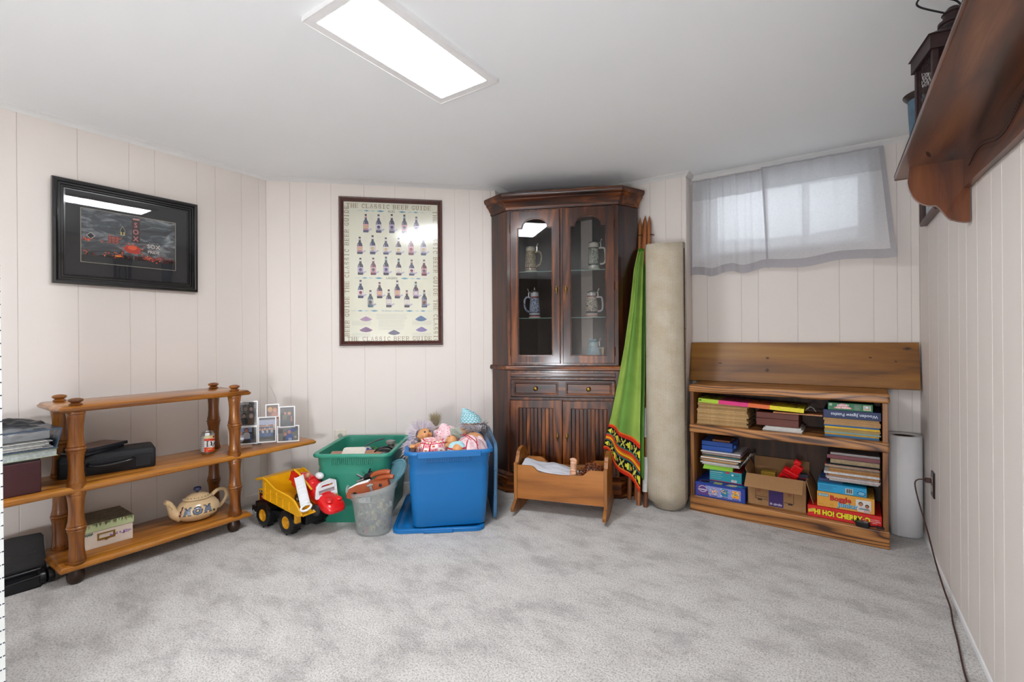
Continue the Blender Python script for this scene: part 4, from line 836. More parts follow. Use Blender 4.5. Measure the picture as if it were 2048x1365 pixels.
for s_ in (-1, 1):
    cx = s_*0.1765; x0, x1, z0, z1 = cx-0.167, cx+0.167, 0.878, 1.903; gx0, gx1 = (cx-0.115, cx+0.115)
    sh_ = 1.788; arch = [(gx0, 0.930), (gx1, 0.930), (gx1, sh_), (gx1-0.026, sh_), (gx1-0.030, sh_+0.006)]
    for k in range(1, 16):
        a = pi*k/16; arch.append((cx+0.085*cos(a), sh_+0.006+0.058*sin(a)**0.85))
    arch += [(gx0+0.030, sh_+0.006), (gx0+0.026, sh_), (gx0, sh_)]
    dr = mesh('glass_door', Mb().prism([(x0, z0), (x1, z0), (x1, z1), (x0, z1)], -0.021, -0.003, 'y', [arch]), M_CHERRY, cab, bevel=0.003)
    # little moulded lip round the glass, pane, hinges, pull
    lip = [(cx+(x-cx)*0.975, 1.36+(z-1.36)*0.992) for x, z in arch]
    mesh('glazing_bead', Mb().prism(arch, -0.016, -0.006, 'y', [lip]), M_CHERRYX, dr)
    mesh('door_pane', Mb().box(gx0-0.004, gx1+0.004, -0.009, -0.006, 0.927, 1.86), clear_glass('cabinet_glass', (0.80, 0.79, 0.78), 0.6), dr)
    hx = x0-0.003 if s_ < 0 else x1+0.003
    for z in (0.955, 1.385, 1.79): mesh('hinge', Mb().lathe([(0, -0.03), (0.0035, -0.028), (0.0035, 0.028), (0, 0.03)], 10, (hx, -0.014, z)).box(hx-0.004, hx+0.004, -0.012, -0.004, z-0.026, z+0.026), plain('dark_bronze', '4a3018', 0.35, metal=0.9, var=0.2), dr, smooth=40)
    px = cx-s_*0.145
    def pull(px, zc, par):
        p_ = mesh('door_pull', Mb().lathe([(0, -0.036), (0.003, -0.034), (0.005, -0.029), (0.003, -0.023), (0.0045, -0.017), (0.0085, -0.008), (0.0095, -0.001), (0.007, 0.006), (0.004, 0.010), (0.0045, 0.016), (0.003, 0.02)], 14, (px, -0.034, zc)), M_BRASS, par, smooth=60)
        mesh('pull_plate', Mb().at((px, -0.021, zc+0.008), rx=pi/2).lathe([(0, 0.005), (0.004, 0.004), (0.0065, 0.001), (0.007, 0)], 16).reset().tube([(px, -0.022, zc+0.016), (px, -0.034, zc+0.018)], 0.0025, 8), M_BRASS, p_, smooth=60)
    pull(px, 1.372, dr)
    # lower door: frame with grooved boards
    x0, x1, z0, z1 = (-0.350, -0.0035) if s_ < 0 else (0.0035, 0.350), 0, 0.150, 0.628
    x0, x1 = x0
    dl = mesh('lower_door', Mb().prism([(x0, z0), (x1, z0), (x1, z1), (x0, z1)], -0.026, -0.005, 'y', [[(x0+0.058, z0+0.06), (x1-0.058, z0+0.06), (x1-0.058, z1-0.052), (x0+0.058, z1-0.052)]]), M_CHERRY, cab, bevel=0.004)
    xa, xb = x0+0.058, x1-0.058; nb = 9
    for k in range(nb):
        p, q = xa+(xb-xa)*k/nb, xa+(xb-xa)*(k+1)/nb
        mesh('door_slat', Mb().loft([[(p, -0.006, z0+.06), (q, -0.006, z0+.06), (q, -0.006, z1-.052), (p, -0.006, z1-.052)], [(p+.0006, -0.012, z0+.06), (q-.0006, -0.012, z0+.06), (q-.0006, -0.012, z1-.052), (p+.0006, -0.012, z1-.052)], [(p+.0028, -0.0145, z0+.06), (q-.0028, -0.0145, z0+.06), (q-.0028, -0.0145, z1-.052), (p+.0028, -0.0145, z1-.052)]]), M_CHERRY, dl)
    pull((x1-0.028) if s_ < 0 else (x0+0.028), 0.395, dl)
    hx = x0-0.004 if s_ < 0 else x1+0.004
    for z in (0.24, 0.55): mesh('hinge', Mb().lathe([(0, -0.03), (0.0035, -0.028), (0.0035, 0.028), (0, 0.03)], 10, (hx, -0.018, z)), plain('dark_bronze', '4a3018'), dl, smooth=40)
# drawer with two raised fields and knobs
dw = mesh('drawer', Mb().loft([rrect(-0.348, 0.348, 0.648, 0.768, 0.002, 0, 1), rrect(-0.348, 0.348, 0.648, 0.768, 0.002, 0.012, 1), rrect(-0.342, 0.342, 0.654, 0.762, 0.002, 0.017, 1)]), M_CHERRYX, cab, bevel=0.0015)
dw.data.transform(Matrix.Translation((0, -0.004, 0)) @ Matrix(((1, 0, 0, 0), (0, 0, -1, 0), (0, 1, 0, 0), (0, 0, 0, 1))))
for a, b in ((-0.325, -0.025), (0.025, 0.325)):
    m = Mb()
    for i, y in ((0, -0.020), (0.006, -0.0265), (0.012, -0.0265), (0.02, -0.022), (0.024, -0.0215)): pass
    m.loft([[(a+i, y, 0.664+i), (b-i, y, 0.664+i), (b-i, y, 0.752-i), (a+i, y, 0.752-i)] for i, y in ((0, -0.020), (0.004, -0.0275), (0.008, -0.0275), (0.014, -0.0225), (0.018, -0.0225))])
    f_ = mesh('drawer_field', m, M_CHERRYX, dw)
    mesh('drawer_knob', Mb().at(((a+b)/2-0.0, -0.0225, 0.708), rx=pi/2).lathe([(0.006, 0), (0.005, 0.008), (0.011, 0.012), (0.0155, 0.017), (0.0145, 0.023), (0.008, 0.027), (0, 0.028)], 24), M_BRASS, f_, smooth=60)
mesh('drawer_rail', Mb().box(-0.35, 0.35, -0.014, -0.003, 0.782, 0.812).box(-0.35, 0.35, -0.018, -0.003, 0.786, 0.792), M_CHERRYX, cab, bevel=0.003)

# ---- steins
def relief(name, base, ink, scale=70, glossy=0.25, amt=0.5):
    if name in MATS: return MATS[name]
    t = NT(name); vo = t.noise(t.coord(), scale*1.1, 3, 0.55, 2.2)
    t.base(t.ramp(vo, [(amt-0.07, ink), (amt+0.03, base), (0.75, tuple(min(1, x*1.15) for x in lin(base)))])); t.set(Roughness=glossy); t.bump(vo, 0.9, 0.004); MATS[name] = t.m; return t.m
def stein(label, loc, rz, h, r0, r1, bands, mrel, hand_side, handle_mat, lid, body_curve=None, lever=1, handle_style='c'):
    t = thing('beer_stein', label, 'stein', loc, rz, None)
    zb = h*0.20
    prof = [(0, 0), (r0*.96, 0), (r0*1.05, 0.004)]; cols = ['e4e2d8']*2
    for (z, r, c) in bands: prof.append((r, z*h)); cols.append(c)
    prof.append((0, h)); mesh('stein_bands', Mb().lathe(prof, 36, cols=cols), printed('glazed_ceramic', 0.15, 0.6, coat=0.4), t, smooth=50)
    za, zc, ra, rb = body_curve[0], body_curve[1], body_curve[2], body_curve[3]; bulge = body_curve[4]
    mesh('relief_body', Mb().lathe([(ra+.0012+(rb-ra)*k/12+bulge*sin(pi*(k/12)**0.8), (za+(zc-za)*k/12)*h) for k in range(13)], 40), mrel, t, smooth=60)
    hs = 1 if hand_side > 0 else -1; rr = (ra+rb)/2+bulge*.6
    if handle_style == 'c': pts = [(hs*(rb-.002), 0, h*.80), (hs*(rb+.022), 0, h*.84), (hs*(rb+.040), 0, h*.74), (hs*(rb+.042), 0, h*.5), (hs*(rb+.03), 0, h*.32), (hs*(ra+.0), 0, h*.24)]
    elif handle_style == 'square': pts = [(hs*(rb-.002), 0, h*.82), (hs*(rb+.026), 0, h*.83), (hs*(rb+.040), 0, h*.76), (hs*(rb+.044), 0, h*.40), (hs*(rb+.032), 0, h*.26), (hs*(rb+.008), 0, h*.24)]
    else: pts = [(hs*(rb-.002), 0, h*.72), (hs*(rb+.03), 0, h*.74)]
    mesh('stein_handle', Mb().tube(smoothp(pts), 0.0065 if handle_style != 'knife' else 0.004, 10), handle_mat, t, smooth=70)
    if handle_style == 'knife': mesh('handle_grip', Mb().tube([(hs*(rb+.034), 0, h*.78), (hs*(rb+.032), 0, h*.4), (hs*(rb+.030), 0, h*.02)], [0.0085, 0.0075, 0.008], 12), plain('ivory_grip', 'd8bf8c', 0.3), t, smooth=60)
    l_ = mesh('stein_lid', Mb().lathe([(rb*1.03, h), (rb*1.06, h+.003), (rb*1.0, h+.006)]+lid, 32), M_STEEL if label.find('pale blue') < 0 else plain('aqua_glaze', '8fc0d0', 0.2, coat=0.4), t, smooth=50)
    mesh('thumb_lever', Mb().tube([(hs*rb, 0, h+.002), (hs*(rb+.010), 0, h+.005), (hs*(rb+.012), 0, h+.012), (hs*(rb+.020), 0, h+.030)], [0.003, 0.0035, 0.0025, 0.004], 8).box(hs*(rb+.012)-.003, hs*(rb+.012)+.003, -.004, .004, h*.82, h+.004), M_STEEL, l_, smooth=60)
    return t
CREAM, TAN = 'cfcbb6', 'c3b48f'
fl = [(0.02, h) for h in ()]
stein('cream stein with brown bands and rope handle, upper glass shelf behind the left door', FC.p(-0.222, 0.10, 1.503), FC.a, 0.175, 0.044, 0.034, [(.07, .047, 'c8c4ac'), (.10, .043, '5a3626'), (.15, .042, 'b9b294'), (.19, .0415, '5a3226'), (.84, .033, '5a3226'), (.88, .034, 'c9c4ac'), (.97, .034, 'd2ceba'), (1.0, .033, 'b8b49c')], relief('brown_relief', 'b8ad8a', '5c4a2a'), 1, relief('rope_handle', 'c9bd98', '7c6844', 120), [(0.02, .180), (0, .182)], (.19, .84, .041, .033, 0.0))
stein('blue and white stein with pointed pewter lid, lower glass shelf behind the left door', FC.p(-0.196, 0.10, 1.186), FC.a, 0.175, 0.040, 0.031, [(.05, .040, 'dfe3e8'), (.09, .039, '9c3030'), (.12, .0385, '1e2a48'), (.20, .038, 'b8c4d2'), (.23, .037, '1e2740'), (.80, .029, '1e2740'), (.85, .029, '9c3838'), (.98, .029, 'd2dae4'), (1.0, .028, 'c8d0d8')], relief('blue_relief', 'b4c4da', '2a3f70', 85), -1, relief('scroll_handle', 'c8d4e2', '5a729c', 60), [(0.022, .188), (0.012, .194), (0.004, .198), (0.005, .203), (0, .218)], (.23, .80, .037, .029, 0.0))
stein('white stein with dark green scrollwork, upper glass shelf behind the right door', FC.p(0.212, 0.10, 1.503), FC.a, 0.185, 0.043, 0.035, [(.06, .044, 'd4d4c6'), (.09, .040, 'd8d8cc'), (.18, .0385, 'ccd0c4'), (.21, .037, '1f3a2a'), (.24, .037, '1f3a2a'), (.80, .035, '1f3a2a'), (.84, .035, '3a3a34'), (.97, .036, 'd8d8cc'), (1.0, .035, 'd0d0c4')], relief('green_relief', 'c4c8bc', '27452f', 80), 1, plain('bone_handle', 'd2d2c2', 0.2, coat=0.4), [(0.026, .196), (0.01, .199), (0, .200)], (.24, .80, .037, .035, 0.0), handle_style='square')
stein('round white stein with black line figures on the lower shelf, right door', FC.p(0.196, 0.10, 1.186), FC.a, 0.165, 0.042, 0.031, [(.04, .042, 'd8d4d0'), (.07, .042, 'b84a50'), (.16, .040, 'c4bcb0'), (.23, .040, '23232c'), (.84, .031, '23232c'), (.88, .031, '9c3a3a'), (.98, .033, 'd0d4d4'), (1.0, .032, 'c4c8c8')], relief('line_relief', 'cdc7ba', '2e2b2c', 55, amt=0.46), 1, plain('speckled_handle', 'c8c9cc', 0.25, var=0.12, scale=200), [(0.024, .175), (0.010, .181), (0, .183)], (.23, .84, .040, .030, 0.006), handle_style='square')
lw = stein('pale blue glazed stein with fish lid and ivory handle, cabinet floor behind the right door', FC.p(0.205, 0.10, 0.877), FC.a, 0.135, 0.044, 0.030, [(.03, .044, '8fc0d4'), (.06, .043, '7ab0c8'), (.82, .030, '7ab0c8'), (.86, .033, 'a8d0dc'), (.98, .033, 'a8d0dc'), (1.0, .032, '9ac6d6')], relief('wave_relief', '86b8cc', '3c7088', 40, amt=0.4), 1, plain('chalk_blue', 'b4ccd4', 0.3), [(0.02, .146), (0.012, .148), (0, .149)], (.05, .83, .043, .030, 0.010), handle_style='knife')
mesh('fish_finial', Mb().ell((0, 0, .152), (.020, .008, .008)).tube([(-.015, 0, .152), (-.028, 0, .160)], [.006, .009], 8).ell((.014, .004, .156), (.008, .006, .006), 10, 6), plain('aqua_glaze', '8fc0d0'), lw, smooth=60)

# ================================================================== DOLL CRADLE
FD = Fr(-1.33, 2.43, 0, 16)
t = thing('doll_cradle', 'small amber pine doll cradle with rockers and scalloped sides in front of the corner cabinet', 'cradle', FD.o, FD.a)
def scallop(x0, x1, z0, hi, lo, n=8):
    pts = [(x0, z0), (x1, z0), (x1, hi), (x1-0.075, hi)]
    for k in range(1, n): q = k/n; pts.append((x1-0.075-0.055*q, hi-(hi-lo)*(0.5-0.5*cos(pi*q))))
    pts.append((x1-0.13, lo)); pts.append((0.02, lo-0.006)); pts.append((x0+0.14, lo))
    for k in range(1, n): q = k/n; pts.append((x0+0.14-0.055*q, lo+(hi-lo)*(0.5-0.5*cos(pi*q))))
    pts.append((x0+0.075, hi)); pts.append((x0, hi)); return pts
for y, nm in ((0.0, 'front'), (0.225, 'rear')):
    mesh('side_board', Mb().prism(scallop(-0.252, 0.262, 0.088, 0.285, 0.250), y, y+0.014, 'y'), M_PINEX, t, bevel=0.003)
mesh('bottom_board', Mb().box(-0.25, 0.26, 0.014, 0.225, 0.088, 0.10), M_PINEX, t)
for x, hh in ((-0.270, 0.375), (0.262, 0.375)):
    pts = [(-0.012, 0.082), (0.252, 0.082), (0.252, 0.30), (0.222, 0.30), (0.205, 0.33)]
    for k in range(0, 13): a = pi*k/12; pts.append((0.12+0.078*cos(a), 0.335+(hh-0.335)*sin(a)))
    pts += [(0.035, 0.33), (0.018, 0.30), (-0.012, 0.30)]
    e_ = mesh('end_board', Mb().prism(pts, x, x+0.018, 'x'), M_PINEZ, t, bevel=0.004)
    pts = []
    for k in range(13): q = -0.075+0.39*k/12; pts.append((q, 0.0+0.75*(q-0.12)**2))
    pts += [(0.325, 0.055), (0.30, 0.062), (0.25, 0.088), (-0.01, 0.088), (-0.06, 0.062), (-0.085, 0.05)]
    mesh('rocker', Mb().prism(pts, x+0.001, x+0.019, 'x'), M_PINEZ, t, bevel=0.003)
o = mesh('doll_blanket', Mb().grid(lambda u, v: (-0.235+0.34*u, 0.022+0.195*v, 0.262-0.05*u**2+0.022*sin(pi*v)*(1-0.5*u)+0.010*noise.noise(Vector((u*5, v*4, 3)))+0.012*sin(u*9+v*3)*(1-u)), 40, 24), plain('white_flannel', 'c9cbd2', 0.95, spec=0.1, var=0.04, scale=200, bump=0.2), None, smooth=80, solid=0.006)
o.location = FD.o; o.rotation_euler = (0, 0, FD.a); tag(o, 'small white blanket rumpled inside the doll cradle', 'blanket')
SKIN = plain('peach_vinyl', 'd2a384', 0.45, var=0.06, scale=14)
d_ = thing('doll', 'baby doll with curly auburn hair and one bare foot raised, lying in the cradle', 'doll', FD.p(0, 0, 0), FD.a)
m = Mb()
m.ell((0.185, 0.115, 0.232), (0.058, 0.056, 0.054)); m.ell((0.10, 0.12, 0.19), (0.07, 0.055, 0.045)); m.ell((0.0, 0.12, 0.18), (0.07, 0.05, 0.035))
m.tube([(0.06, 0.10, 0.20), (0.075, 0.07, 0.235), (0.078, 0.06, 0.262), (0.078, 0.058, 0.295), (0.080, 0.055, 0.315)], [0.025, 0.024, 0.021, 0.019, 0.021], 14)
m.tube([(0.05, 0.06, 0.19), (0.080, 0.045, 0.235), (0.082, 0.034, 0.262)], [0.022, 0.023, 0.017], 14)
for k in range(5): a = -0.017+0.0085*k; m.ell((0.080+a, 0.047, 0.335-0.004*abs(k-1)), (0.0055, 0.010, 0.007), 8, 6); m.ell((0.080+a*.8, 0.028, 0.276-0.002*abs(k-2)), (0.0045, 0.008, 0.009), 8, 6)
m.ell((0.079, 0.053, 0.326), (0.021, 0.014, 0.014), 12, 8)
mesh('body', m, SKIN, d_, remesh=0.0035)
mesh('face_features', Mb().ell((0.165, 0.065, 0.245), (0.006, 0.004, 0.006), 8, 6, '2a1a14').ell((0.165, 0.068, 0.215), (0.008, 0.003, 0.003), 8, 6, 'b0524a'), M_PRINT, d_)
m = Mb(); R = random.Random(4)
for k in range(150):
    a, b = R.uniform(0, 2*pi), R.uniform(-0.3, 1.35); c = Vector((0.185+0.063*cos(b)*cos(a), 0.115+0.058*cos(b)*sin(a), 0.232+0.052*sin(b)))
    if c.x < 0.135 and c.y < 0.075 and False: continue
    r_ = R.uniform(0.007, 0.012); ax = Vector((R.gauss(0, 1), R.gauss(0, 1), R.gauss(0, 1))).normalized(); e1 = ax.orthogonal().normalized(); e2 = ax.cross(e1)
    m.tube([c+e1*r_*cos(q)+e2*r_*sin(q)+ax*0.0028*q for q in [i*0.75 for i in range(14)]], 0.0021, 5, R.choice(['6a3018', '8a4424', '4c200f', 'a05a30']))
h_ = mesh('curly_hair', m, printed('doll_hair', 0.4, 0.5), d_, smooth=80); h_['kind'] = 'stuff'

# ================================================================== PLAY TENT AND RUG ROLL
t = thing('play_tent', 'folded play tent, green cloth with patterned border tied to pointed wooden poles', 'tent', (-1.00, 2.93, 0))
M_POLE = wood('tent_pole_pine', '6b3a1c', '96592e', 'b57842', 'z', 0.5, 1.0, 0.25, pores=0.3)
poles = [((-1.095, 2.945, 0), (-1.088, 3.175, 1.868)), ((-1.008, 2.872, 0), (-1.050, 3.165, 1.876)), ((-0.962, 2.865, 0), (-1.026, 3.178, 1.872)), ((-1.055, 2.96, 0), (-1.066, 3.188, 1.86))]
for a, b in poles:
    a, b = Vector(a)-Vector((-1.0, 2.93, 0)), Vector(b)-Vector((-1.0, 2.93, 0)); d = (b-a).normalized(); L_ = (b-a).length
    q = [a, a+d*(L_-0.10), a+d*(L_-0.05), a+d*(L_-0.012), b]
    mesh('tent_pole', Mb().tube(q, [0.0135, 0.0135, 0.0115, 0.004, 0.0008], 10), M_POLE, t, smooth=50)
mesh('tie_cord', Mb().tube([(-0.102+0.026*cos(a)*1.7+0.02, 0.225+0.022*sin(a), 1.735+0.004*sin(3*a)) for a in [2*pi*k/24 for k in range(25)]], 0.0035, 6).tube([(-0.066, 0.198, 1.735), (-0.062, 0.188, 1.70), (-0.066, 0.186, 1.672)], 0.0022, 5).tube([(-0.02, 0.22, 1.735), (0.012, 0.205, 1.732), (0.02, 0.2, 1.724)], 0.003, 5), plain('leather_cord', '3f2112', 0.7), t, smooth=60)
mm = NT('tent_cotton'); at = mm.node('ShaderNodeAttribute', attribute_name='Col'); nn = mm.noise(mm.coord(), 9, 3); n2 = mm.noise(mm.coord(), 600, 1)
mm.base(mm.mix(1.0, mm.mix(1.0, at.outputs['Color'], mm.ramp(nn, [(0.35, (0.82, 0.86, 0.8)), (0.6, (1, 1, 1))]), 'MULTIPLY'), mm.ramp(n2, [(0.3, (.85, .85, .85)), (.6, (1, 1, 1))]), 'MULTIPLY')); mm.set(Roughness=0.95); mm.b.inputs['Specular IOR Level'].default_value = 0.1
# the cloth hangs from the poles; u runs left to right, v from the top down
def xtop(z): return 0
LEFT = [(1.640, -0.075), (1.50, -0.088), (1.25, -0.098), (1.0, -0.118), (0.75, -0.150), (0.55, -0.175), (0.34, -0.215)]
RIGHT = [(1.640, -0.040), (1.50, -0.030), (1.25, -0.018), (1.0, -0.008), (0.75, 0.006), (0.5, 0.016), (0.10, 0.030)]
def lerpz(tb, s_):
    s_ = s_*(len(tb)-1); i = min(int(s_), len(tb)-2); f_ = s_-i; return tb[i][0]+(tb[i+1][0]-tb[i][0])*f_, tb[i][1]+(tb[i+1][1]-tb[i][1])*f_
def clothf(u, v):
    zl, xl = lerpz(LEFT, v); zr, xr = lerpz(RIGHT, v)
    w_ = v; x = xl+(xr-xl)*u; z = zl+(zr-zl)*(u**1.35) + (0.012*sin(u*9) if v > .9 else 0)*(v-.9)*10
    y0 = 0.215-0.285*v
    return (x, y0-0.030-(0.020+0.035*v)*(0.5+0.5*sin(u*11+1.5+v*1.5))*(1-.3*v)-0.045*v*sin(pi*u), z)
G1, G2 = '5f9a38', '8aac3c'
def clothc(u, v):
    w_ = (v-0.875)/0.125
    if w_ < 0: return tuple(a+(b-a)*(0.5+0.5*sin(u*8+0.8)) for a, b in zip(lin('6c9645'), lin('90aa50'))) if v > 0.02 else '4c8a2c'
    if w_ < 0.13 or w_ > 0.9: return 'c8321c' if 0.03 < w_ < .1 or w_ > .93 else 'e06a28'
    if 0.40 < w_ < 0.47: return 'c83a20'
    if 0.47 < w_ < 0.52: return 'd07a1a'
    if 0.52 < w_ < 0.60: return 'e8b420' if w_ < .57 else 'b83a20'
    if 0.36 < w_ < 0.40 or 0.60 < w_ < .63: return '2c6a5c'
    k = (u*30) % 3; c = w_ if w_ < .36 else w_-.5; c = abs(c-(0.25 if w_ < .36 else .26))/0.10
    cell = int(u*30/3) % 3
    f_ = (u*30 % 3)/3
    if cell == 0 and c < f_: return 'd8d040'
    if cell == 1 and c < 1-f_: return '3c8a3c' if int(u*30) % 2 else 'd8762c'
    if cell == 2 and abs(c-abs(1-2*f_)) < 0.25: return 'd0cc5a'
    return '14141c'
mesh('tent_cloth', Mb().grid(clothf, 150, 200, colf=clothc), mm.m, t, smooth=80, solid=0.002)
mesh('inner_folds', Mb().grid(lambda u, v: tuple(Vector(clothf(u, v*0.97))+Vector((0.012+0.0*u, 0.035, -0.004))), 40, 30, col='5c8a3c'), mm.m, t, smooth=80, solid=0.002)
M_CANV = plain('white_canvas', 'd0cfcb', 0.9, var=0.05)
for z0, z1, x in ((0.095, 0.30, 0.036), (0.42, 0.60, 0.030), (1.42, 1.60, -0.030)):
    yy = 0.215-0.285*(1-z0/1.64)-0.055
    m = Mb(); m.tube([(x+0.0-0.032*(z0/1.87), -0.065+0.313*z0/1.87-0.016, z0), (x-0.032*(z1/1.87), -0.065+0.313*z1/1.87-0.016, z1)], [0.0155, 0.0155], 12)
    mesh('pole_sleeve', m, M_CANV, t, smooth=50)

mm = NT('jute_backing'); vv = mm.coord((1, 1, 1))
def polar():
    sx = mm.node('ShaderNodeSeparateXYZ'); tc = mm.node('ShaderNodeTexCoord'); mm.ln(tc.outputs['UV'], sx.inputs[0]); return sx.outputs
po = polar()
def mt(op, a, b=None):
    n_ = mm.node('ShaderNodeMath', operation=op)
    for i, q in enumerate((a, b)):
        if q is None: continue
        if isinstance(q, bpy.types.NodeSocket): mm.ln(q, n_.inputs[i])
        else: n_.inputs[i].default_value = q
    return n_.outputs[0]
wob = mm.noise(mm.coord((1, 1, 1)), 11, 2)
zz = mt('ADD', mt('MULTIPLY', po[1], 1.0), mt('MULTIPLY', mt('SINE', mt('MULTIPLY', po[0], 170.0)), 0.0022))
r1 = mt('SINE', mt('MULTIPLY', zz, 2*pi/0.0085)); r2 = mt('SINE', mt('MULTIPLY', po[0], 2*pi/0.0062))
wv_ = mt('MAXIMUM', r1, mt('MULTIPLY', r2, 0.8)); wn_ = mt('ADD', mt('MULTIPLY', wv_, 0.35), mm.noise(vv, 300, 2, 0.7))
cc = mm.ramp(wn_, [(0.05, '7c6c52'), (0.42, 'ac9e86'), (0.80, 'cfc6b4')])
mm.base(mm.mix(0.35, cc, mm.ramp(wob, [(0.3, 'ac9c7c'), (0.7, 'cec6b6')]), 'MIX')); mm.set(Roughness=0.95); mm.b.inputs['Specular IOR Level'].default_value = 0.1
mm.bump(wn_, 0.7, 0.003); M_JUTE = mm.m
t = thing('rolled_rug', 'tall rolled rug with tan woven backing outward, standing beside the green tent', 'rug', (-0.857, 2.965, 0), 0, None, rx=0.0)
def spiral(r_out, z0, z1, turns, name, off=(0, 0), thick=0.009, gap=0.0125, a0=0.0, flare=0.0):
    m = Mb(); n_ = int(turns*56); rows_ = 24
    def f(u, v):
        a = a0-u*turns*2*pi; r = r_out-gap*turns*u; z = z0+(z1-z0)*v
        r2_ = r+flare*(1-v)**2
        return (off[0]+r2_*cos(a), off[1]+r2_*sin(a), z+0.006*sin(a*2+1)*(1 if v > .98 or v < .02 else 0))
    m.grid(f, n_, rows_); o = mesh(name, m, M_JUTE, t, smooth=80, solid=thick)
    uvl = o.data.uv_layers.new(name='UVMap')
    for l in o.data.loops:
        i, j = divmod(l.vertex_index, rows_+1); uvl.data[l.index].uv = (i/n_*turns*2*pi*r_out*0.9, z0+(z1-z0)*j/rows_)
    return o
spiral(0.121, 0.050, 1.618, 2.6, 'outer_wrap', a0=radians(-18), flare=0.007)
spiral(0.100, 0.012, 1.60, 3.0, 'inner_wrap', off=(0.006, 0.0), a0=radians(100), gap=0.0135)
m = Mb(); R = random.Random(8); a = radians(-18)
for k in range(260):
    z = R.uniform(0.30, 1.58); p_ = Vector((0.124*cos(a), 0.124*sin(a), z)); q_ = p_+Vector((R.uniform(.001, .010), R.uniform(-.006, .003), R.uniform(-.008, .008)))
    m.tube([p_, (p_+q_)/2+Vector((0.002, 0, 0.001)), q_], 0.0009, 3, '3a2c26')
fr_ = mesh('frayed_edge', m, M_PRINT, t); fr_['kind'] = 'stuff'
mesh('pile_edge', Mb().tube([(0.1235*cos(a)+.003, 0.1235*sin(a), 0.09), (0.1235*cos(a)+.003, 0.1235*sin(a), 1.58)], 0.0035, 6), plain('dark_pile', '3c2c28', 0.95, var=0.3, scale=300), t)

# ================================================================== STORAGE BINS
def bin_(t, W, L, H_, inset, mat, ribs=True, rim=0.022, parent_name='tub', r=0.055):
    rings = []; w2, l2 = W/2, L/2
    def rr(i, z): return rrect(-w2+i, w2-i, -l2+i, l2-i, max(r-i*0.4, 0.012), z, 5)
    prof = [(inset, 0.0), (inset-0.004, 0.006), (inset-.018, H_*.40), (inset*.52, H_*.70), (inset*.50, H_*.72), (rim+.006, H_*.80), (rim+.002, H_*.83), (rim, H_-.022), (rim-.002, H_-.021), (0.002, H_-.019), (0, H_-.015), (0, H_-.006), (.004, H_), (rim-.004, H_), (rim+.004, H_-.004),
            (rim+.006, H_*.83), (rim+.010, H_*.78), (inset*.56, H_*.70), (inset-.012, H_*.4), (inset+.004, 0.008)]
    return mesh(parent_name, Mb().loft([rr(i, z) for i, z in prof]), mat, t, smooth=40)
def ribs(t, W, L, H_, y, mat, n_=20, rim=0.022):
    m = Mb()
    for k in range(n_):
        x = -W*0.25+W*0.5*k/(n_-1); m.prism([(y, H_*.845), (y-.004, H_*.855), (y-.0045, H_-.035), (y, H_-.025)], x-.0028, x+.0028, 'x')
    mesh('grip_ribs', m, mat, t)
def hdpe(name, c): return plain(name, c, 0.38, var=0.03, scale=6, coat=0.0)
M_BLUE, M_TEAL = hdpe('blue_tote_plastic', '0667a8'), plain('green_tote_plastic', '2f8a72', 0.42, var=0.07, scale=5)
# blue bin
FB = Fr(-1.703-0.69*0.30+0.005, 1.90+0.72*0.30, 0.0, 43.5)
BW, BL, BH = 0.485, 0.60, 0.445
t = thing('storage_bin', 'large blue plastic storage bin full of dolls standing on its own lid', 'storage bin', FB.p(0, 0, 0.030), FB.a)
bin_(t, BW, BL, BH-0.030, 0.050, M_BLUE); ribs(t, BW, BL, BH-0.030, -BL/2+.022, M_BLUE)
mesh('handle_lip', Mb().loft([rrect(-0.17, 0.17, -BL/2-0.008, -BL/2+0.02, 0.006, z, 3) for z in (BH-.062, BH-.034)]), M_BLUE, t, bevel=0.003)
lid_prof = [(0.0, 0.0), (0.0, 0.017), (0.004, 0.021), (0.016, 0.022), (0.020, 0.018), (0.026, 0.014), (0.055, 0.014), (0.062, 0.020), (0.09, 0.022)]
def lid(name, label, loc, rz, W, L, mat, rx=0, ry=0, group=None):
    t = thing(name, label, 'bin lid', loc, rz, group, rx=rx, ry=ry); m = Mb()
    m.loft([rrect(-W/2+i, W/2-i, -L/2+i, L/2-i, max(.05-i*.4, .02), z, 5) for i, z in lid_prof]); o = mesh('lid_panel', m, mat, t, smooth=40)
    mesh('raised_centre', Mb().loft([rrect(-W/2+i, W/2-i, -L/2+i, L/2-i, .03, z, 4) for i, z in ((0.10, 0.0215), (0.105, 0.027), (0.12, 0.028))]), mat, t, smooth=40)
    for s_ in (-1, 1): mesh('latch_lip', Mb().loft([rrect(-W*.16, W*.16, s_*L/2-.010, s_*L/2+.010, .004, z, 2) for z in (0.0, 0.015)]), mat, t, bevel=0.002)
    return t
lid('bin_lid', 'blue lid lying flat on the carpet under the blue bin', (-1.962, 2.122, 0.0015), radians(39), 0.50, 0.62, M_BLUE)
p_ = FB.p(BW/2+0.040, 0.02, 0.045)
lid('bin_lid', 'grey-blue lid standing on edge between the blue bin and the corner cabinet', (FB.p(BW/2+0.020, 0.13, 0.225)), FB.a-0.03, 0.435, 0.60, plain('slate_blue_lid', '3f6a8c', 0.4, var=0.05), ry=radians(91))
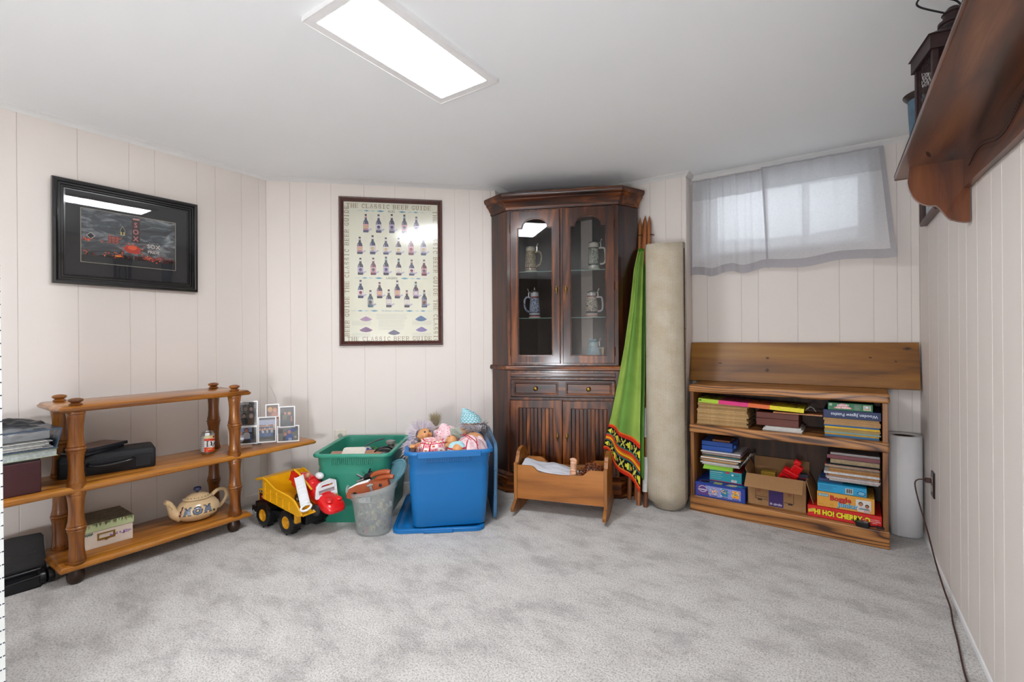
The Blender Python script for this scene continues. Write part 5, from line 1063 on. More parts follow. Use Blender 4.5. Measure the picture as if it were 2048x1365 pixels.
# green bin
FG = Fr(-2.258-0.559*0.27+0.01, 1.698+0.829*0.27-0.015, 0.0, 34)
GW, GL_, GH = 0.455, 0.545, 0.40
t = thing('storage_bin', 'green plastic storage bin of odds and ends beside the toy truck', 'storage bin', FG.o, FG.a)
bin_(t, GW, GL_, GH, 0.050, M_TEAL); ribs(t, GW, GL_, GH, -GL_/2+.022, M_TEAL, 22)
def gthing(name, label, cat, x, y, z, rz=0, rx=0, ry=0): return thing(name, label, cat, FG.p(x, y, z), FG.a+rz, None, rx, ry)
t = gthing('plastic_case', 'white plastic case tilted up in the front of the green bin', 'case', -0.030, -0.150, 0.318, 0.08, rx=radians(24))
mesh('case_shell', Mb().loft([rrect(-.068, .068, -.045, .10, .018, z, 3) for z in (0, .045)]), plain('ivory_plastic', 'd8d2c6', 0.4, var=0.03), t, bevel=0.006)
mesh('case_seam', Mb().loft([rrect(-.069, .069, -.046, .101, .018, z, 3) for z in (.022, .024)]), plain('seam_grey', '8c867c', 0.5), t)
for (x, y, w_, rz, lab) in ((-0.105, -0.165, 0.055, 0.1, 'pinkish tan box wedged left of the white case in the green bin'), (0.080, -0.140, 0.050, -0.04, 'tan card box right of the white case in the green bin')):
    t = gthing('card_box', lab, 'box', x, y, 0.310, rz, rx=radians(12)); mesh('box_body', Mb().box(-w_, w_, -.04, .08, 0, .055), plain('tan_card_'+str(int(x*1000)), 'a57a66' if x < 0 else 'a5785c', 0.6, var=0.08), t, bevel=0.003)
    mesh('box_flap', Mb().prism([(-.038, .0555), (.0, .064), (.0, .066), (-.038, .0575)], -w_*.9, w_*.9, 'x'), plain('tan_card_flap', 'b58a74', 0.6), t)
t = gthing('black_pouch', 'black rounded pouch at the right front of the green bin', 'pouch', 0.125, -0.06, 0.352, 0.3); mesh('pouch_body', Mb().ell((0, 0, 0), (.062, .055, .036), 20, 12), plain('crumpled_black', '1b1e22'), t, smooth=70); mesh('pouch_strap', Mb().tube(smoothp([(-.05, -.03, .02), (-.02, -.04, .045), (.03, -.03, .045), (.06, 0, .02)]), 0.005, 8), M_BLACKPL, t, smooth=60)
t = gthing('toy_valve', 'grey ribbed toy pipe fitting at the right rear of the green bin', 'toy', 0.135, 0.08, 0.360, 0.2); mesh('pipe_body', Mb().lathe([(0, -.03), (.018, -.03), (.018, .02), (.030, .024), (.030, .040), (.018, .044), (0, .044)], 20), plain('warm_grey_plastic', '84807a', 0.5), t, smooth=40); mesh('side_pipe', Mb().tube([(0, 0, 0), (.06, .02, .005), (.075, .03, .03)], [.013, .013, .011], 12), plain('warm_grey_plastic', '84807a'), t, smooth=50)
t = gthing('toy_cane', 'thin dark rod sticking up in the middle of the green bin', 'toy', -0.01, -0.02, 0.345, 0.0); mesh('rod', Mb().tube(smoothp([(-.05, 0, -.03), (-.02, 0, 0.02), (.05, .05, .06), (.11, .09, .072)]), [0.004]*19, 8), plain('dark_grey_rod', '45474b', 0.4), t, smooth=60); mesh('rod_grip', Mb().ell((-.045, -.01, -.005), (.030, .016, .014), 14, 8), M_BLACKPL, t, smooth=60)
R = random.Random(9)
for k, (x, y, c, lab) in enumerate(((0.02, 0.0, '1f3f9c', 'blue toy brick among the clutter of the green bin'), (0.10, 0.02, '8c1f24', 'dark red toy block near the centre of the green bin'), (0.045, 0.045, '2c6a3c', 'small green toy piece behind the blue brick in the green bin'), (-0.01, 0.06, 'c9c6be', 'white toy piece at the back of the green bin'))):
    t = gthing('toy_block', lab, 'toy', x, y, 0.345, R.uniform(-1, 1), ry=0.3); mesh('block_body', Mb().box(-.024, .024, -.012, .012, 0, .02), plain('toy_%s' % c, c, 0.35), t, bevel=0.003); mesh('studs', Mb().lathe([(.006, .02), (.006, .025), (0, .025)], 12, (-.011, 0, 0)).lathe([(.006, .02), (.006, .025), (0, .025)], 12, (.011, 0, 0)), plain('toy_%s' % c, c), t, smooth=40)
o = mesh('toy_clutter', Mb().grid(lambda u, v: (-0.168+0.336*u, -0.205+0.41*v, 0.305+0.035*noise.noise(Vector((u*9, v*9, 1)))+0.012*noise.noise(Vector((u*30, v*30, 1)))), 60, 60, colf=lambda u, v: ['3a3a3e', '6a5a4e', '1d1f24', '8a7a6a', '4a4e52'][int(abs(noise.noise(Vector((u*14, v*14, 7))))*9) % 5]), M_PRINT, None)
o.location = FG.o; o.rotation_euler = (0, 0, FG.a); tag(o, 'jumble of small dark toys filling the green bin', 'toys'); o['kind'] = 'stuff'
# clear bucket
FK = Fr(-2.075, 1.702, 0, 30)
t = thing('plastic_bucket', 'cloudy clear plastic bucket of small toys between the green and blue bins', 'bucket', FK.o, FK.a)
M_MILK = milky_plastic('cloudy_polythene', 'c4c8c6', 0.68, 0.18)
tl = lambda x, z: z+max(0, z-.15)*0.35*x/0.12
def brings(prof):
    out = []
    for rx_, ry_, z in prof: out.append([(rx_*cos(2*pi*k/40), ry_*sin(2*pi*k/40), z+(0.028*cos(2*pi*k/40)+.006)*(z/.24)**3) for k in range(40)])
    return out
mesh('bucket_wall', Mb().loft(brings([(.088, .075, 0), (.092, .079, .008), (.118, .100, .215), (.120, .102, .216), (.126, .107, .218), (.127, .108, .240), (.123, .105, .240), (.115, .097, .212), (.089, .076, .010)])), M_MILK, t, smooth=40)
mesh('handle_ear', Mb().prism([(-.035, .195), (.02, .195), (.02, .225), (-.035, .215)], -.112, -.106, 'y'), M_MILK, t, bevel=0.002)
R = random.Random(21); m = Mb()
for k in range(230):
    a = R.uniform(0, 2*pi); z = R.uniform(.01, .18); q = R.uniform(.3, .93)*(.086+.11*z); s_ = R.uniform(.006, .016)
    m.at((q*cos(a), q*.84*sin(a), z), rx=R.uniform(0, 3), ry=R.uniform(0, 3), rz=R.uniform(0, 3)); m.box(-s_, s_, -s_*.4, s_*.4, -s_*.5, s_*.5, R.choice(['6a6458', '8a7f64', 'c0b078', '55524c', '4a4c44', '9a8a5c', '3c3c3a', 'a83c2c' if z < .05 else '77725e', '5c5a55', 'b8b4a8']))
m.reset(); o = mesh('small_toys', m, M_PRINT, None, bevel=0.001, seg=1); o.location = FK.o; o.rotation_euler = (0, 0, FK.a); tag(o, 'muddle of small toy pieces inside the cloudy bucket', 'toys'); o['kind'] = 'stuff'
M_BRN = plain('brown_toy_plastic', '9a4a24', 0.35, var=0.06, scale=12)
FT = Fr(-2.085, 1.672, 0.245, 34)
t = thing('toy_rifle', 'brown toy gun with silver trigger lying across the top of the bucket', 'toy', FT.o, FT.a, ry=radians(-14))
pts = [(-.118, -.022), (-.10, -.030), (0.05, -.030), (.118, -.014), (.118, .016), (.02, .030), (-.05, .030), (-.09, .022), (-.112, .002)]
mesh('stock', Mb().prism(pts, -.018, .018, 'y'), M_BRN, t, bevel=0.009, seg=3)
mesh('white_strip', Mb().prism([(-.085, .025), (.015, .032), (.015, .037), (-.05, .036)], -.012, .012, 'y'), M_WHITE, t, bevel=0.003)
mesh('butt_cap', Mb().ell((-.112, 0, -.018), (.016, .015, .013), 14, 8), M_BLACKPL, t, smooth=60)
mesh('trigger', Mb().box(.015, .030, -.024, -.016, -.030, .022).box(.004, .040, -.025, -.018, .008, .020), M_STEEL, t, bevel=0.003)
mesh('screw_emblem', Mb().at((.075, -.0185, .0), rx=pi/2).lathe([(0, .004), (.008, .003), (.009, 0)], 14).at((-.07, -.0185, -.012), rx=pi/2).lathe([(0, .003), (.010, .002), (.011, 0)], 14), M_BLACKPL, t)
for k, (dy, dz, lab) in enumerate(((0.02, 0.052, 'upper brown toy pistol grip at the back of the bucket'), (0.0, 0.030, 'lower brown toy pistol grip below the other one in the bucket'))):
    t = thing('toy_pistol', lab, 'toy', FT.p(0.055+.02*k, 0.03-.012*k, dz+.015), FT.a-0.1, ry=radians(-12))
    mesh('grip', Mb().tube(smoothp([(-.05, 0, -.006), (-.02, 0, .004), (.03, 0, .004), (.062, 0, -.004)]), [.012]*4+[.0145]*12+[.012]*3, 12, flat=.8), M_BRN, t, smooth=70)
    mesh('barrel', Mb().tube([(-.05, 0, -.004), (-.115, .0, -.012)], [.009, .007], 10).box(-.085, -.05, -.006, .006, -.03, .006), M_BLACKPL if k == 0 else M_STEEL, t, smooth=40)
t = thing('toy_figure', 'black and silver toy crossbow part poking up behind the brown toy gun', 'toy', FT.p(-.02, .045, .04), FT.a)
mesh('figure_body', Mb().tube([(-.03, 0, -.03), (0, 0, .01), (.03, 0, .03)], [.012, .013, .008], 8).tube([(0, 0, .0), (.02, 0, .05)], .006, 6).tube([(-.02, 0, 0), (-.055, 0, .018)], .006, 6), M_BLACKPL, t, smooth=50); mesh('silver_band', Mb().tube([(-.05, -.008, -.02), (-.01, -.012, -.004)], .008, 8), M_STEEL, t, smooth=50)
# bucket lids
def oval_lid(label, loc, rz, rx, ry, mat, a, b):
    t = thing('bucket_lid', label, 'bucket lid', loc, rz, None, rx=rx, ry=ry); rings = []
    for i, z in ((0, 0), (0, .010), (.004, .013), (.010, .013), (.014, .006), (.03, .005), (.034, .009), (.05, .009)): rings.append([((a-i)*cos(2*pi*k/40), (b-i)*sin(2*pi*k/40), z) for k in range(40)])
    mesh('lid_disc', Mb().loft(rings), mat, t, smooth=40); return t
oval_lid('clear lid resting slanted behind the left of the bucket', FK.p(-.075, .10, .185), FK.a, radians(24), radians(12), milky_plastic('clear_lid_plastic', 'b8bfbd', 0.55, .15), .12, .10)
oval_lid('bluish clear oval lid leaning behind the right of the bucket', FK.p(.045, .165, .262), FK.a, radians(42), radians(-38), milky_plastic('blue_clear_plastic', '7fb4c4', 0.5, .12), .115, .075)
# ================================================================== DOLLS IN THE BLUE BIN
DSK = plain('tan_doll_vinyl', 'c98f5c', 0.4, var=0.05, scale=14)
def dress_mat(name, fn):
    t = NT(name); at = t.node('ShaderNodeAttribute', attribute_name='Col'); n_ = t.noise(t.coord(), 60, 3)
    t.base(t.mix(1.0, at.outputs['Color'], t.ramp(n_, [(0.3, (.86, .86, .86)), (.6, (1, 1, 1))]), 'MULTIPLY')); t.set(Roughness=0.95); t.bump(n_, 0.3, 0.003); return t.m
M_DRESS = dress_mat('doll_cotton', None)
def tuft(parent, c, r, n_, col, seed, spread=0.5, up=(0, 0, 1), ln=0.09, th=0.0016, name='fluffy_hair'):
    R = random.Random(seed); m = Mb(); c = Vector(c); up = Vector(up).normalized()
    for k in range(n_):
        d = Vector((R.gauss(0, 1), R.gauss(0, 1), R.gauss(0, 1))).normalized(); d = (d*spread+up).normalized(); b = c+Vector((d.x*r[0], d.y*r[1], d.z*r[2])); L_ = ln*R.uniform(.5, 1.1)
        q = b+d*L_*.5+Vector((R.gauss(0, .004), R.gauss(0, .004), R.gauss(0, .004))); e = b+d*L_+Vector((R.gauss(0, .01), R.gauss(0, .01), R.gauss(0, .01)-L_*.15))
        f_ = R.uniform(.8, 1.15); m.tube([b, q, e], [th, th*.9, th*.2], 3, tuple(min(1, x*f_) for x in lin(col)))
    o = mesh(name, m, printed('doll_hair_pale', 0.6, 0.3), parent, smooth=80); o['kind'] = 'stuff'
def head(m, c, r, look, jaw=0.9):
    c = Vector(c); f_ = Vector(look).normalized(); s_ = f_.cross(Vector((0, 0, 1))).normalized(); u_ = s_.cross(f_)
    m.ell(c, (r, r*.95, r)); m.ell(c+f_*r*.9-u_*r*.08, (r*.16,)*3, 8, 6)
    for q in (-1, 1): m.ell(c+s_*q*r*1.0, (r*.22,)*3, 8, 6); m.ell(c+f_*r*.55+s_*q*r*.42-u_*r*.25, (r*.38,)*3, 10, 6)
    return c, f_, s_, u_, r
def features(par, h, eye='1c2a3c'):
    c, f_, s_, u_, r = h; m = Mb()
    for q in (-1, 1): m.ell(c+f_*r*.86+s_*q*r*.36+u_*r*.12, (r*.14,)*3, 10, 6, eye)
    m.ell(c+f_*r*.93-u_*r*.42, (r*.20, r*.20, r*.05), 10, 6, '8c3c34'); mesh('face_features', m, M_PRINT, par, smooth=70)
def blob(nm, par, c, r, colf, tilt=0.0, amp=0.008, seed=0, mat=None, top=1.0):
    def f(u, v):
        a = u*2*pi; b = -0.25+(pi/2+0.25)*v; q = Vector((r[0]*cos(b)*cos(a), r[1]*cos(b)*sin(a), r[2]*sin(b)*top)); k = noise.noise(Vector((q.x*22+seed, q.y*22, q.z*22)))
        return tuple(Vector(c)+q*(1+k*amp/0.06))
    return mesh(nm, Mb().grid(f, 72, 30, colf=lambda u, v: colf(u, v)), mat or M_DRESS, par, smooth=70)
def patch(u, v):
    i, j = int(u*14), int(v*7); fu, fv = u*14 % 1, v*7 % 1
    if fu < .10 or fv < .10: return 'b8202c'
    if (i+j) % 2 == 0: return 'c03040' if (abs(fu-.35) < .09 and abs(fv-.4) < .12) or (abs(fu-.75) < .09 and abs(fv-.7) < .12) else 'e39aa6'
    if abs(fu-.5)+abs(fv-.5) < .22: return 'd05a3a'
    if abs(fu-.7)+abs(fv-.25) < .15: return '6a9c3c'
    return 'e8e2dc'
def pinkdots(u, v): return 'c85a6a' if ((u*26) % 1 < .16 and (v*10) % 1 < .3) else ('e8bcc4' if (u*9 % 1) < .5 else 'e9cfd2')
def pinkplain(u, v): return 'b83044' if (abs((u*8) % 1-.5) < .02 and v > .3) else ('e6c2c6' if (u*11 % 1) < .6 else 'e8d4d6')
def dth(label, x, y, z): return thing('doll', label, 'doll', FB.p(x, y, z), FB.a)
BZ = 0.43
d1 = dth('lilac-haired doll in pink patchwork dress at left of the blue bin', -0.115, -0.085, BZ)
m = Mb(); h = head(m, (-0.02, 0.03, 0.055), 0.043, (0.35, -0.55, 0.5)); m.ell((0.03, -0.04, 0.0), (.06, .06, .04)); m.tube([(-.03, -.03, .02), (-.075, -.09, .02), (-.085, -.125, .028)], [.016, .015, .012], 10); m.ell((-.085, -.135, .03), (.016, .018, .014), 10, 8)
for k in range(4): m.ell((-.096+.008*k, -.152, .032), (.0045, .010, .005), 8, 5)
m.ell((-.068, -.135, .036), (.005, .009, .005), 8, 5)
mesh('body', m, DSK, d1, remesh=0.0035); features(d1, h)
tuft(d1, (-0.035, 0.045, 0.05), (.042, .042, .042), 900, 'd9ced6', 31, 0.9, (-0.1, 0.75, 0.15), 0.070); tuft(d1, (-0.06, 0.02, 0.03), (.030, .04, .04), 500, 'd4c8d2', 32, 0.6, (-0.35, -0.75, -0.35), 0.075)
blob('patchwork_dress', d1, (0.03, -0.075, -0.025), (.105, .085, .085), patch, seed=2, amp=.012); mesh('lace_collar', Mb().tube([(0.0+.035*cos(a), -.012+.03*sin(a), .035+.006*sin(6*a)) for a in [2*pi*k/30 for k in range(30)]], .006, 6, 'e8e4e2', closed=True), M_DRESS, d1, smooth=60)
d2 = dth('doll face down in pale pink dotted dress, middle of the blue bin', -0.01, 0.02, BZ)
m = Mb(); h = head(m, (-.04, .13, .03), .035, (0, 1, -.3)); m.ell((0, 0, 0), (.06, .08, .04)); m.tube([(.03, -.06, 0), (.05, -.11, 0)], .015, 8); mesh('body', m, DSK, d2, remesh=0.004)
blob('dotted_dress', d2, (0.0, -0.01, 0.0), (.085, .10, .10), pinkdots, seed=9, amp=.014); tuft(d2, (-.055, .09, .06), (.02, .02, .02), 420, 'b9ac8c', 33, .35, (-.1, .1, 1), .085)
d3 = dth('grey-haired doll in pale blue dotted pointed hat in the blue bin', 0.125, -0.03, BZ)
m = Mb(); h = head(m, (0.005, 0.0, 0.095), 0.045, (0.35, -0.8, -0.15)); m.ell((0.02, -0.09, 0.03), (.06, .07, .045)); m.tube([(-.02, -.03, .06), (-.06, -.035, .085)], .016, 10); mesh('body', m, DSK, d3, remesh=0.0035); features(d3, h, '15100e')
def hatc(u, v): return 'd8e6e8' if ((u*16+(int(v*9) % 2)*.5) % 1 < .38 and (v*9) % 1 < .45) else '7ab2bc'
mesh('pointed_hat', Mb().grid(lambda u, v: ((0.010-.045*v**2)+.062*(1-v**1.6)**.8*cos(2*pi*u)*(1+.05*sin(u*14)), .004+.055*(1-v**1.6)**.8*sin(2*pi*u), .120+.092*v-.006*v*v), 64, 40, colf=hatc), M_DRESS, d3, smooth=70)
tuft(d3, (0.005, 0.0, 0.102), (.050, .043, .012), 700, 'c4bfc4', 34, 1.2, (0.05, -.2, -0.45), .032); tuft(d3, (0.045, 0.0, 0.09), (.02, .03, .03), 300, '6a646a', 35, .6, (.9, -.2, -.2), .05)
blob('pink_dress', d3, (0.0, -0.135, -0.025), (.095, .095, .095), pinkplain, seed=14, amp=.012)
mesh('white_frill', Mb().grid(lambda u, v: (0.045+.05*u+.004*sin(v*40), -.02-.01*v+.01*sin(u*25), .07+.03*v+.008*sin(u*30)), 20, 8, col='dcdcdc'), M_DRESS, d3, smooth=70, solid=.002)
mesh('dress_stripes', Mb().tube(smoothp([(-.05, -.19, .088), (-.02, -.21, .080), (.01, -.235, .062)]), .003, 5, 'b02838').tube(smoothp([(-.065, -.185, .085), (-.035, -.21, .078), (-.005, -.235, .062)]), .002, 5, 'b02838').tube([(.01, -.235, .062), (.03, -.252, .035)], .003, 5, 'b02838'), M_PRINT, d3)
d4 = dth('small doll in light blue shirt at the front of the blue bin', 0.015, -0.185, BZ+.012)
m = Mb(); h = head(m, (0.0, 0.0, 0.035), 0.030, (-.35, .2, .9)); m.ell((.03, -.05, 0), (.035, .04, .03)); m.tube([(-.01, -.03, .01), (-.035, -.035, .02)], .012, 10); m.tube([(.06, -.045, .005), (.085, -.04, .01)], .011, 10); mesh('body', m, DSK, d4, remesh=0.003); features(d4, h)
blob('blue_shirt', d4, (.028, -.040, -.01), (.054, .042, .048), lambda u, v: 'c42a38' if .28 < v < .36 else 'a5cfd6', seed=20, amp=.008); tuft(d4, (.01, .02, .045), (.02, .02, .02), 380, 'c3cbbe', 36, .8, (.5, .4, .7), .05)
o = mesh('doll_clothes', Mb().grid(lambda u, v: (-0.20+0.40*u, -0.262+0.52*v, 0.385+0.03*noise.noise(Vector((u*8, v*8, 4)))), 50, 60, colf=lambda u, v: ['d8b8be', 'e2dcda', 'b84858', 'd49aa4', '8f8a94'][int(abs(noise.noise(Vector((u*6, v*6, 17))))*9) % 5]), M_DRESS, None, smooth=70)
o.location = FB.o; o.rotation_euler = (0, 0, FB.a); tag(o, 'layer of crumpled doll clothes under the dolls in the blue bin', 'clothes'); o['kind'] = 'stuff'

# ================================================================== TOY DUMP TRUCK WITH FIRE ENGINE
TX, TY = -2.545, 1.505
t = thing('toy_dump_truck', 'yellow toy dump truck with big black tyres beside the green bin', 'toy truck', (TX, TY, 0), radians(3))
M_YEL, M_YELD = plain('toy_yellow', 'e0a30c', 0.35, var=0.03), plain('hub_yellow', 'cf940f', 0.4, var=0.05)
M_TYRE = plain('toy_tyre', '0e0e10', 0.35, var=0.2)
for wx in (-0.100, 0.112):
    for wy, sg in ((-0.078, -1), (0.088, 1)):
        m = Mb().at((wx, wy, 0.068), rx=pi/2*(-sg)); m.lathe([(0.030, 0.022), (0.034, 0.029), (0.052, 0.031), (0.061, 0.027), (0.0645, 0.018), (0.0645, -0.018), (0.061, -0.027), (0.04, -0.03), (0, -0.03)], 36)
        w_ = mesh('wheel', m, M_TYRE, t, smooth=35)
        m = Mb()
        for k in range(20):
            m.M = Matrix.Translation((wx, wy, 0.068)) @ Matrix.Rotation(pi/2*(-sg), 4, 'X') @ Matrix.Rotation(2*pi*k/20, 4, 'Z')
            s_ = 1 if k % 2 else -1; m.box(0.060, 0.0685, -.004, .004, (0 if s_ > 0 else -.026), (.026 if s_ > 0 else 0)); m.box(0.0655, 0.0685, -.004, .009, -.006, .006)
        mesh('tread', m, M_TYRE, w_, bevel=0.0015, seg=1)
        m = Mb().at((wx, wy, 0.068), rx=pi/2*(-sg)); m.lathe([(0, .024), (.006, .025), (.010, .018), (.024, .016), (.028, .028), (.033, .028), (.033, .02)], 28); mesh('hub', m, M_YELD, w_, smooth=40)
m = Mb(); m.box(-.15, .20, -.045, .055, .05, .105); m.box(-.05, .06, -.075, .085, .055, .10); mesh('chassis', m, M_BLACKPL, t, bevel=0.004)
mesh('mudguard', Mb().prism([(-.165, .10), (-.155, .135), (-.06, .14), (-.03, .125), (-.03, .112), (-.15, .112)], -.105, .115, 'y'), M_BLACKPL, t, bevel=0.004)
mesh('bumper', Mb().box(-.215, -.16, -.10, .11, .07, .105).box(-.205, -.165, -.085, .095, .105, .125), M_BLACKPL, t, bevel=0.004)
cb_ = mesh('driver_cab', Mb().prism([(-.175, .125), (-.06, .125), (-.06, .255), (-.125, .255), (-.140, .200), (-.175, .195)], -.078, .09, 'y'), M_YEL, t, bevel=0.005)
mesh('cab_window', Mb().prism([(-.128, .198), (-.07, .198), (-.07, .248), (-.118, .248)], -.080, -.078, 'y').add([(-.1285, -.06, .206), (-.1285, .07, .206), (-.1215, .07, .248), (-.1215, -.06, .248)], [(0, 1, 2, 3)]), plain('smoked_window', '14161a', 0.15), cb_)
m = Mb(); m.M = Matrix.Translation((0, -.0785, 0)) @ UPRIGHT
m.poly([(-.172, .135), (-.065, .135), (-.065, .168), (-.172, .178)], 0.0005, '5e1a1e'); m.rect(-.172, .180, -.065, .192, .0005, '1a1c20'); m.disc(-.125, .158, .030, .010, .0008, 'b8424c'); m.disc(-.125, .158, .026, .007, .0010, 'd8a0b4')
for k in range(5): m.rect(-.165+k*.02, .183, -.155+k*.02, .189, .0008, 'd8d8dc')
mesh('side_decal', m, M_GLOSSP, cb_)
side = [(-.075, .280), (-.045, .274), (.035, .236), (.165, .216), (.205, .200), (.268, .138), (.235, .128), (-.055, .168), (-.075, .17)]
bed = mesh('tipper_bed', Mb().prism(side, -.118, -.110, 'y').prism(side, .120, .128, 'y').prism([(-.075, .17), (-.055, .168), (.235, .128), (.268, .138), (.235, .140), (-.045, .180), (-.06, .28), (-.075, .28)], -.112, .122, 'y').prism([(-.150, .268), (-.060, .284), (-.060, .276), (-.150, .258)], -.112, .122, 'y'), M_YEL, t, bevel=0.0015, seg=1)
m = Mb()
rim_ = [(-.075, .282), (-.045, .276), (.035, .238), (.165, .218), (.207, .202), (.270, .138)]
for y0, y1 in ((-.124, -.108), (.118, .134)): m.tube([(x, (y0+y1)/2, z) for x, z in rim_], .0055, 8)
m.tube([(-.152, -.112, .263), (-.152, .122, .263)], .006, 8); m.tube([(.268, -.112, .136), (.268, .122, .136)], .005, 8)
mesh('bed_rim', m, M_YEL, bed, smooth=60)
m = Mb()
for x in (-.05, .0, .055, .11, .165): z1 = .262 if x < 0 else .228-.07*x-.02*(x > .1); m.box(x-.003, x+.003, -.123, -.117, .170-.09*(x+.05), z1)
m.box(-.06, .19, -.122, -.117, .205, .210)
mesh('bed_ribs', m, M_YEL, bed, bevel=0.0012, seg=1)
for y_ in (-.10, .08): mesh('bed_support', Mb().box(.175, .195, y_, y_+.03, .075, .15), M_YELD, t, bevel=0.003)
mesh('tow_hook', Mb().tube([(-.19, -.085, .085), (-.195, -.10, .078), (-.18, -.108, .068)], .004, 6), plain('grey_hook', '9b9fa3', 0.35), t, smooth=60)
M_RED, M_WPL = plain('toy_red', 'd5161a', 0.22, var=0.03, coat=0.3), plain('toy_white', 'dfe0e2', 0.3, var=0.02)
t = thing('toy_fire_engine', 'red toy fire engine with white ladder and windscreen lying in the dump truck bed', 'toy fire engine', (-2.340, 1.556, 0.170), radians(3), ry=radians(13), rx=radians(0))
m = Mb(); rings = []
for x, hw, zt, zb in ((-.215, .035, .05, .0), (-.210, .05, .085, -.005), (-.10, .052, .095, -.01), (-.02, .054, .06, -.012), (.03, .058, .052, -.02), (.09, .064, .046, -.028), (.125, .062, .036, -.030), (.150, .048, .018, -.020), (.158, .03, .004, -.008)):
    rings.append([(x, hw*sx_*(1 if abs(q) < 2 else 1), z) for q, (sx_, z) in enumerate([(-.75, zb), (-1, zb+(zt-zb)*.25), (-1, zb+(zt-zb)*.7), (-.7, zt), (.7, zt), (1, zb+(zt-zb)*.7), (1, zb+(zt-zb)*.25), (.75, zb)])])
mesh('engine_body', m.loft(rings), M_RED, t, smooth=40, subsurf=2)
mesh('side_panel', Mb().prism([(-.21, .045), (-.20, .098), (-.16, .108), (-.12, .085), (-.06, .05)], -.056, -.048, 'y'), M_RED, t, bevel=0.003)
mesh('yellow_rail', Mb().tube([(-.185, -.052, .112), (-.14, -.052, .106), (-.06, -.052, .078), (-.02, -.05, .060)], .0055, 8), M_YEL, t, smooth=60)
mesh('seat_mould', Mb().ell((-.02, .0, .058), (.03, .035, .016)).ell((-.08, .0, .070), (.03, .035, .012)), M_RED, t, smooth=60)
ws = [(-.066, .036), (.066, .036), (.070, .098), (.040, .108), (-.030, .100), (-.050, .085)]; wi = [(-.048, .048), (.056, .048), (.058, .070), (-.044, .070)]; wj = [(-.036, .080), (.050, .080), (.050, .090), (-.020, .090)]
def slope(mb): mb.v = [(x-(z-.036)*.5, y, z) for x, y, z in mb.v]; return mb
wsf = mesh('windscreen_frame', slope(Mb().prism(ws, .040, .050, 'x', [wi, wj])), M_WPL, t, bevel=0.002)
mesh('windscreen_back', slope(Mb().prism(ws, .034, .037, 'x')), plain('pale_grey_plastic', 'b9aeb0', 0.4), wsf)
mesh('windscreen_bar', slope(Mb().box(.038, .041, -.030, .044, .081, .089)), M_RED, wsf); mesh('yellow_tip', slope(Mb().box(.041, .044, .030, .040, .081, .089)), M_YEL, wsf)
mesh('headlamp_mould', Mb().ell((.105, -.030, .040), (.022, .018, .010), 16, 8).ell((.105, .030, .040), (.022, .018, .010), 16, 8), M_RED, t, smooth=60)
for x, y in ((.055, -.068), (.055, .066), (-.10, -.062), (-.10, .062)):
    sg = -1 if y < 0 else 1
    wl = mesh('wheel', Mb().at((x, y, -.022), rx=-sg*pi/2).lathe([(0, .010), (.022, .010), (.030, .006), (.031, -.006), (.026, -.012), (0, -.012)], 28), plain('dark_grey_wheel', '26282b', 0.45), t, smooth=40)
    mesh('hub_cap', Mb().at((x, y, -.022), rx=-sg*pi/2).lathe([(0, .0135), (.007, .013), (.009, .0095)], 18), plain('cream_cap', 'b9b8ae', 0.4), wl, smooth=60)
WI = (Matrix.Translation(t.location) @ t.rotation_euler.to_matrix().to_4x4()).inverted()
m = Mb(); A_, B_ = WI @ Vector((-2.435, 1.488, .294)), WI @ Vector((-2.250, 1.415, .176)); d = (B_-A_); L_ = d.length; d.normalize(); n_ = WI.to_3x3() @ Vector((.50, -.62, .60)); n_ = (n_-d*n_.dot(d)).normalized(); s_ = d.cross(n_)
def lp(a, b, c): return tuple(A_+d*a+s_*b+n_*c)
def lbox(m, a0, a1, b0, b1, c0, c1): m.add([lp(a, b, c) for c in (c0, c1) for (a, b) in ((a0, b0), (a1, b0), (a1, b1), (a0, b1))], [(0, 3, 2, 1), (4, 5, 6, 7), (0, 1, 5, 4), (1, 2, 6, 5), (2, 3, 7, 6), (3, 0, 4, 7)])
lbox(m, 0, L_*.86, -.020, .020, -.003, .002); lbox(m, 0, L_*.9, -.024, -.019, -.005, .007); lbox(m, 0, L_*.9, .019, .024, -.005, .007)
for k in range(8): a = L_*(.06+.1*k); lbox(m, a, a+.003, -.019, .019, .002, .005)
ld = mesh('ladder', m, M_WPL, t, bevel=0.001, seg=1)
mesh('ladder_basket', Mb().tube([lp(L_*.98+.018*cos(q), .026*sin(q), .004) for q in [2*pi*k/20 for k in range(20)]], .006, 8, closed=True), M_WPL, ld, smooth=60)
mesh('turntable', Mb().ell((-.07, .03, .10), (.026, .022, .018)), M_WPL, t, smooth=60)
mesh('ladder_figure', Mb().ell((-.095, -.03, .108), (.012, .012, .014)), plain('tan_figure', 'b98a66', 0.5), t, smooth=60)

# ================================================================== LOW OAK BOOKCASE AND ITS CONTENTS
FU = Fr(-0.25, 2.955, 0, -2.0)
bc = thing('low_bookcase', 'low red oak bookcase with two compartments packed with games and books under the window', 'bookcase', FU.o, FU.a)
mesh('top_board', Mb().box(-.477, .477, -.012, .315, .716, .760), M_OAKRX, bc, bevel=0.010, seg=4)
mesh('middle_shelf', Mb().box(-.474, .474, -.010, .300, .474, .522), M_OAKRX, bc, bevel=0.008, seg=3)
mesh('bottom_shelf', Mb().box(-.448, .448, .008, .302, .072, .090), M_OAKRX, bc, bevel=0.001)
mesh('plinth_board', Mb().box(-.474, .474, -.004, .018, 0.0, .088), M_OAKRX, bc, bevel=0.006, seg=3)
for a, b in ((-.470, -.448), (.448, .470)): mesh('side_panel', Mb().box(a, b, .002, .312, 0.0, .716), M_OAKRZ, bc, bevel=0.002)
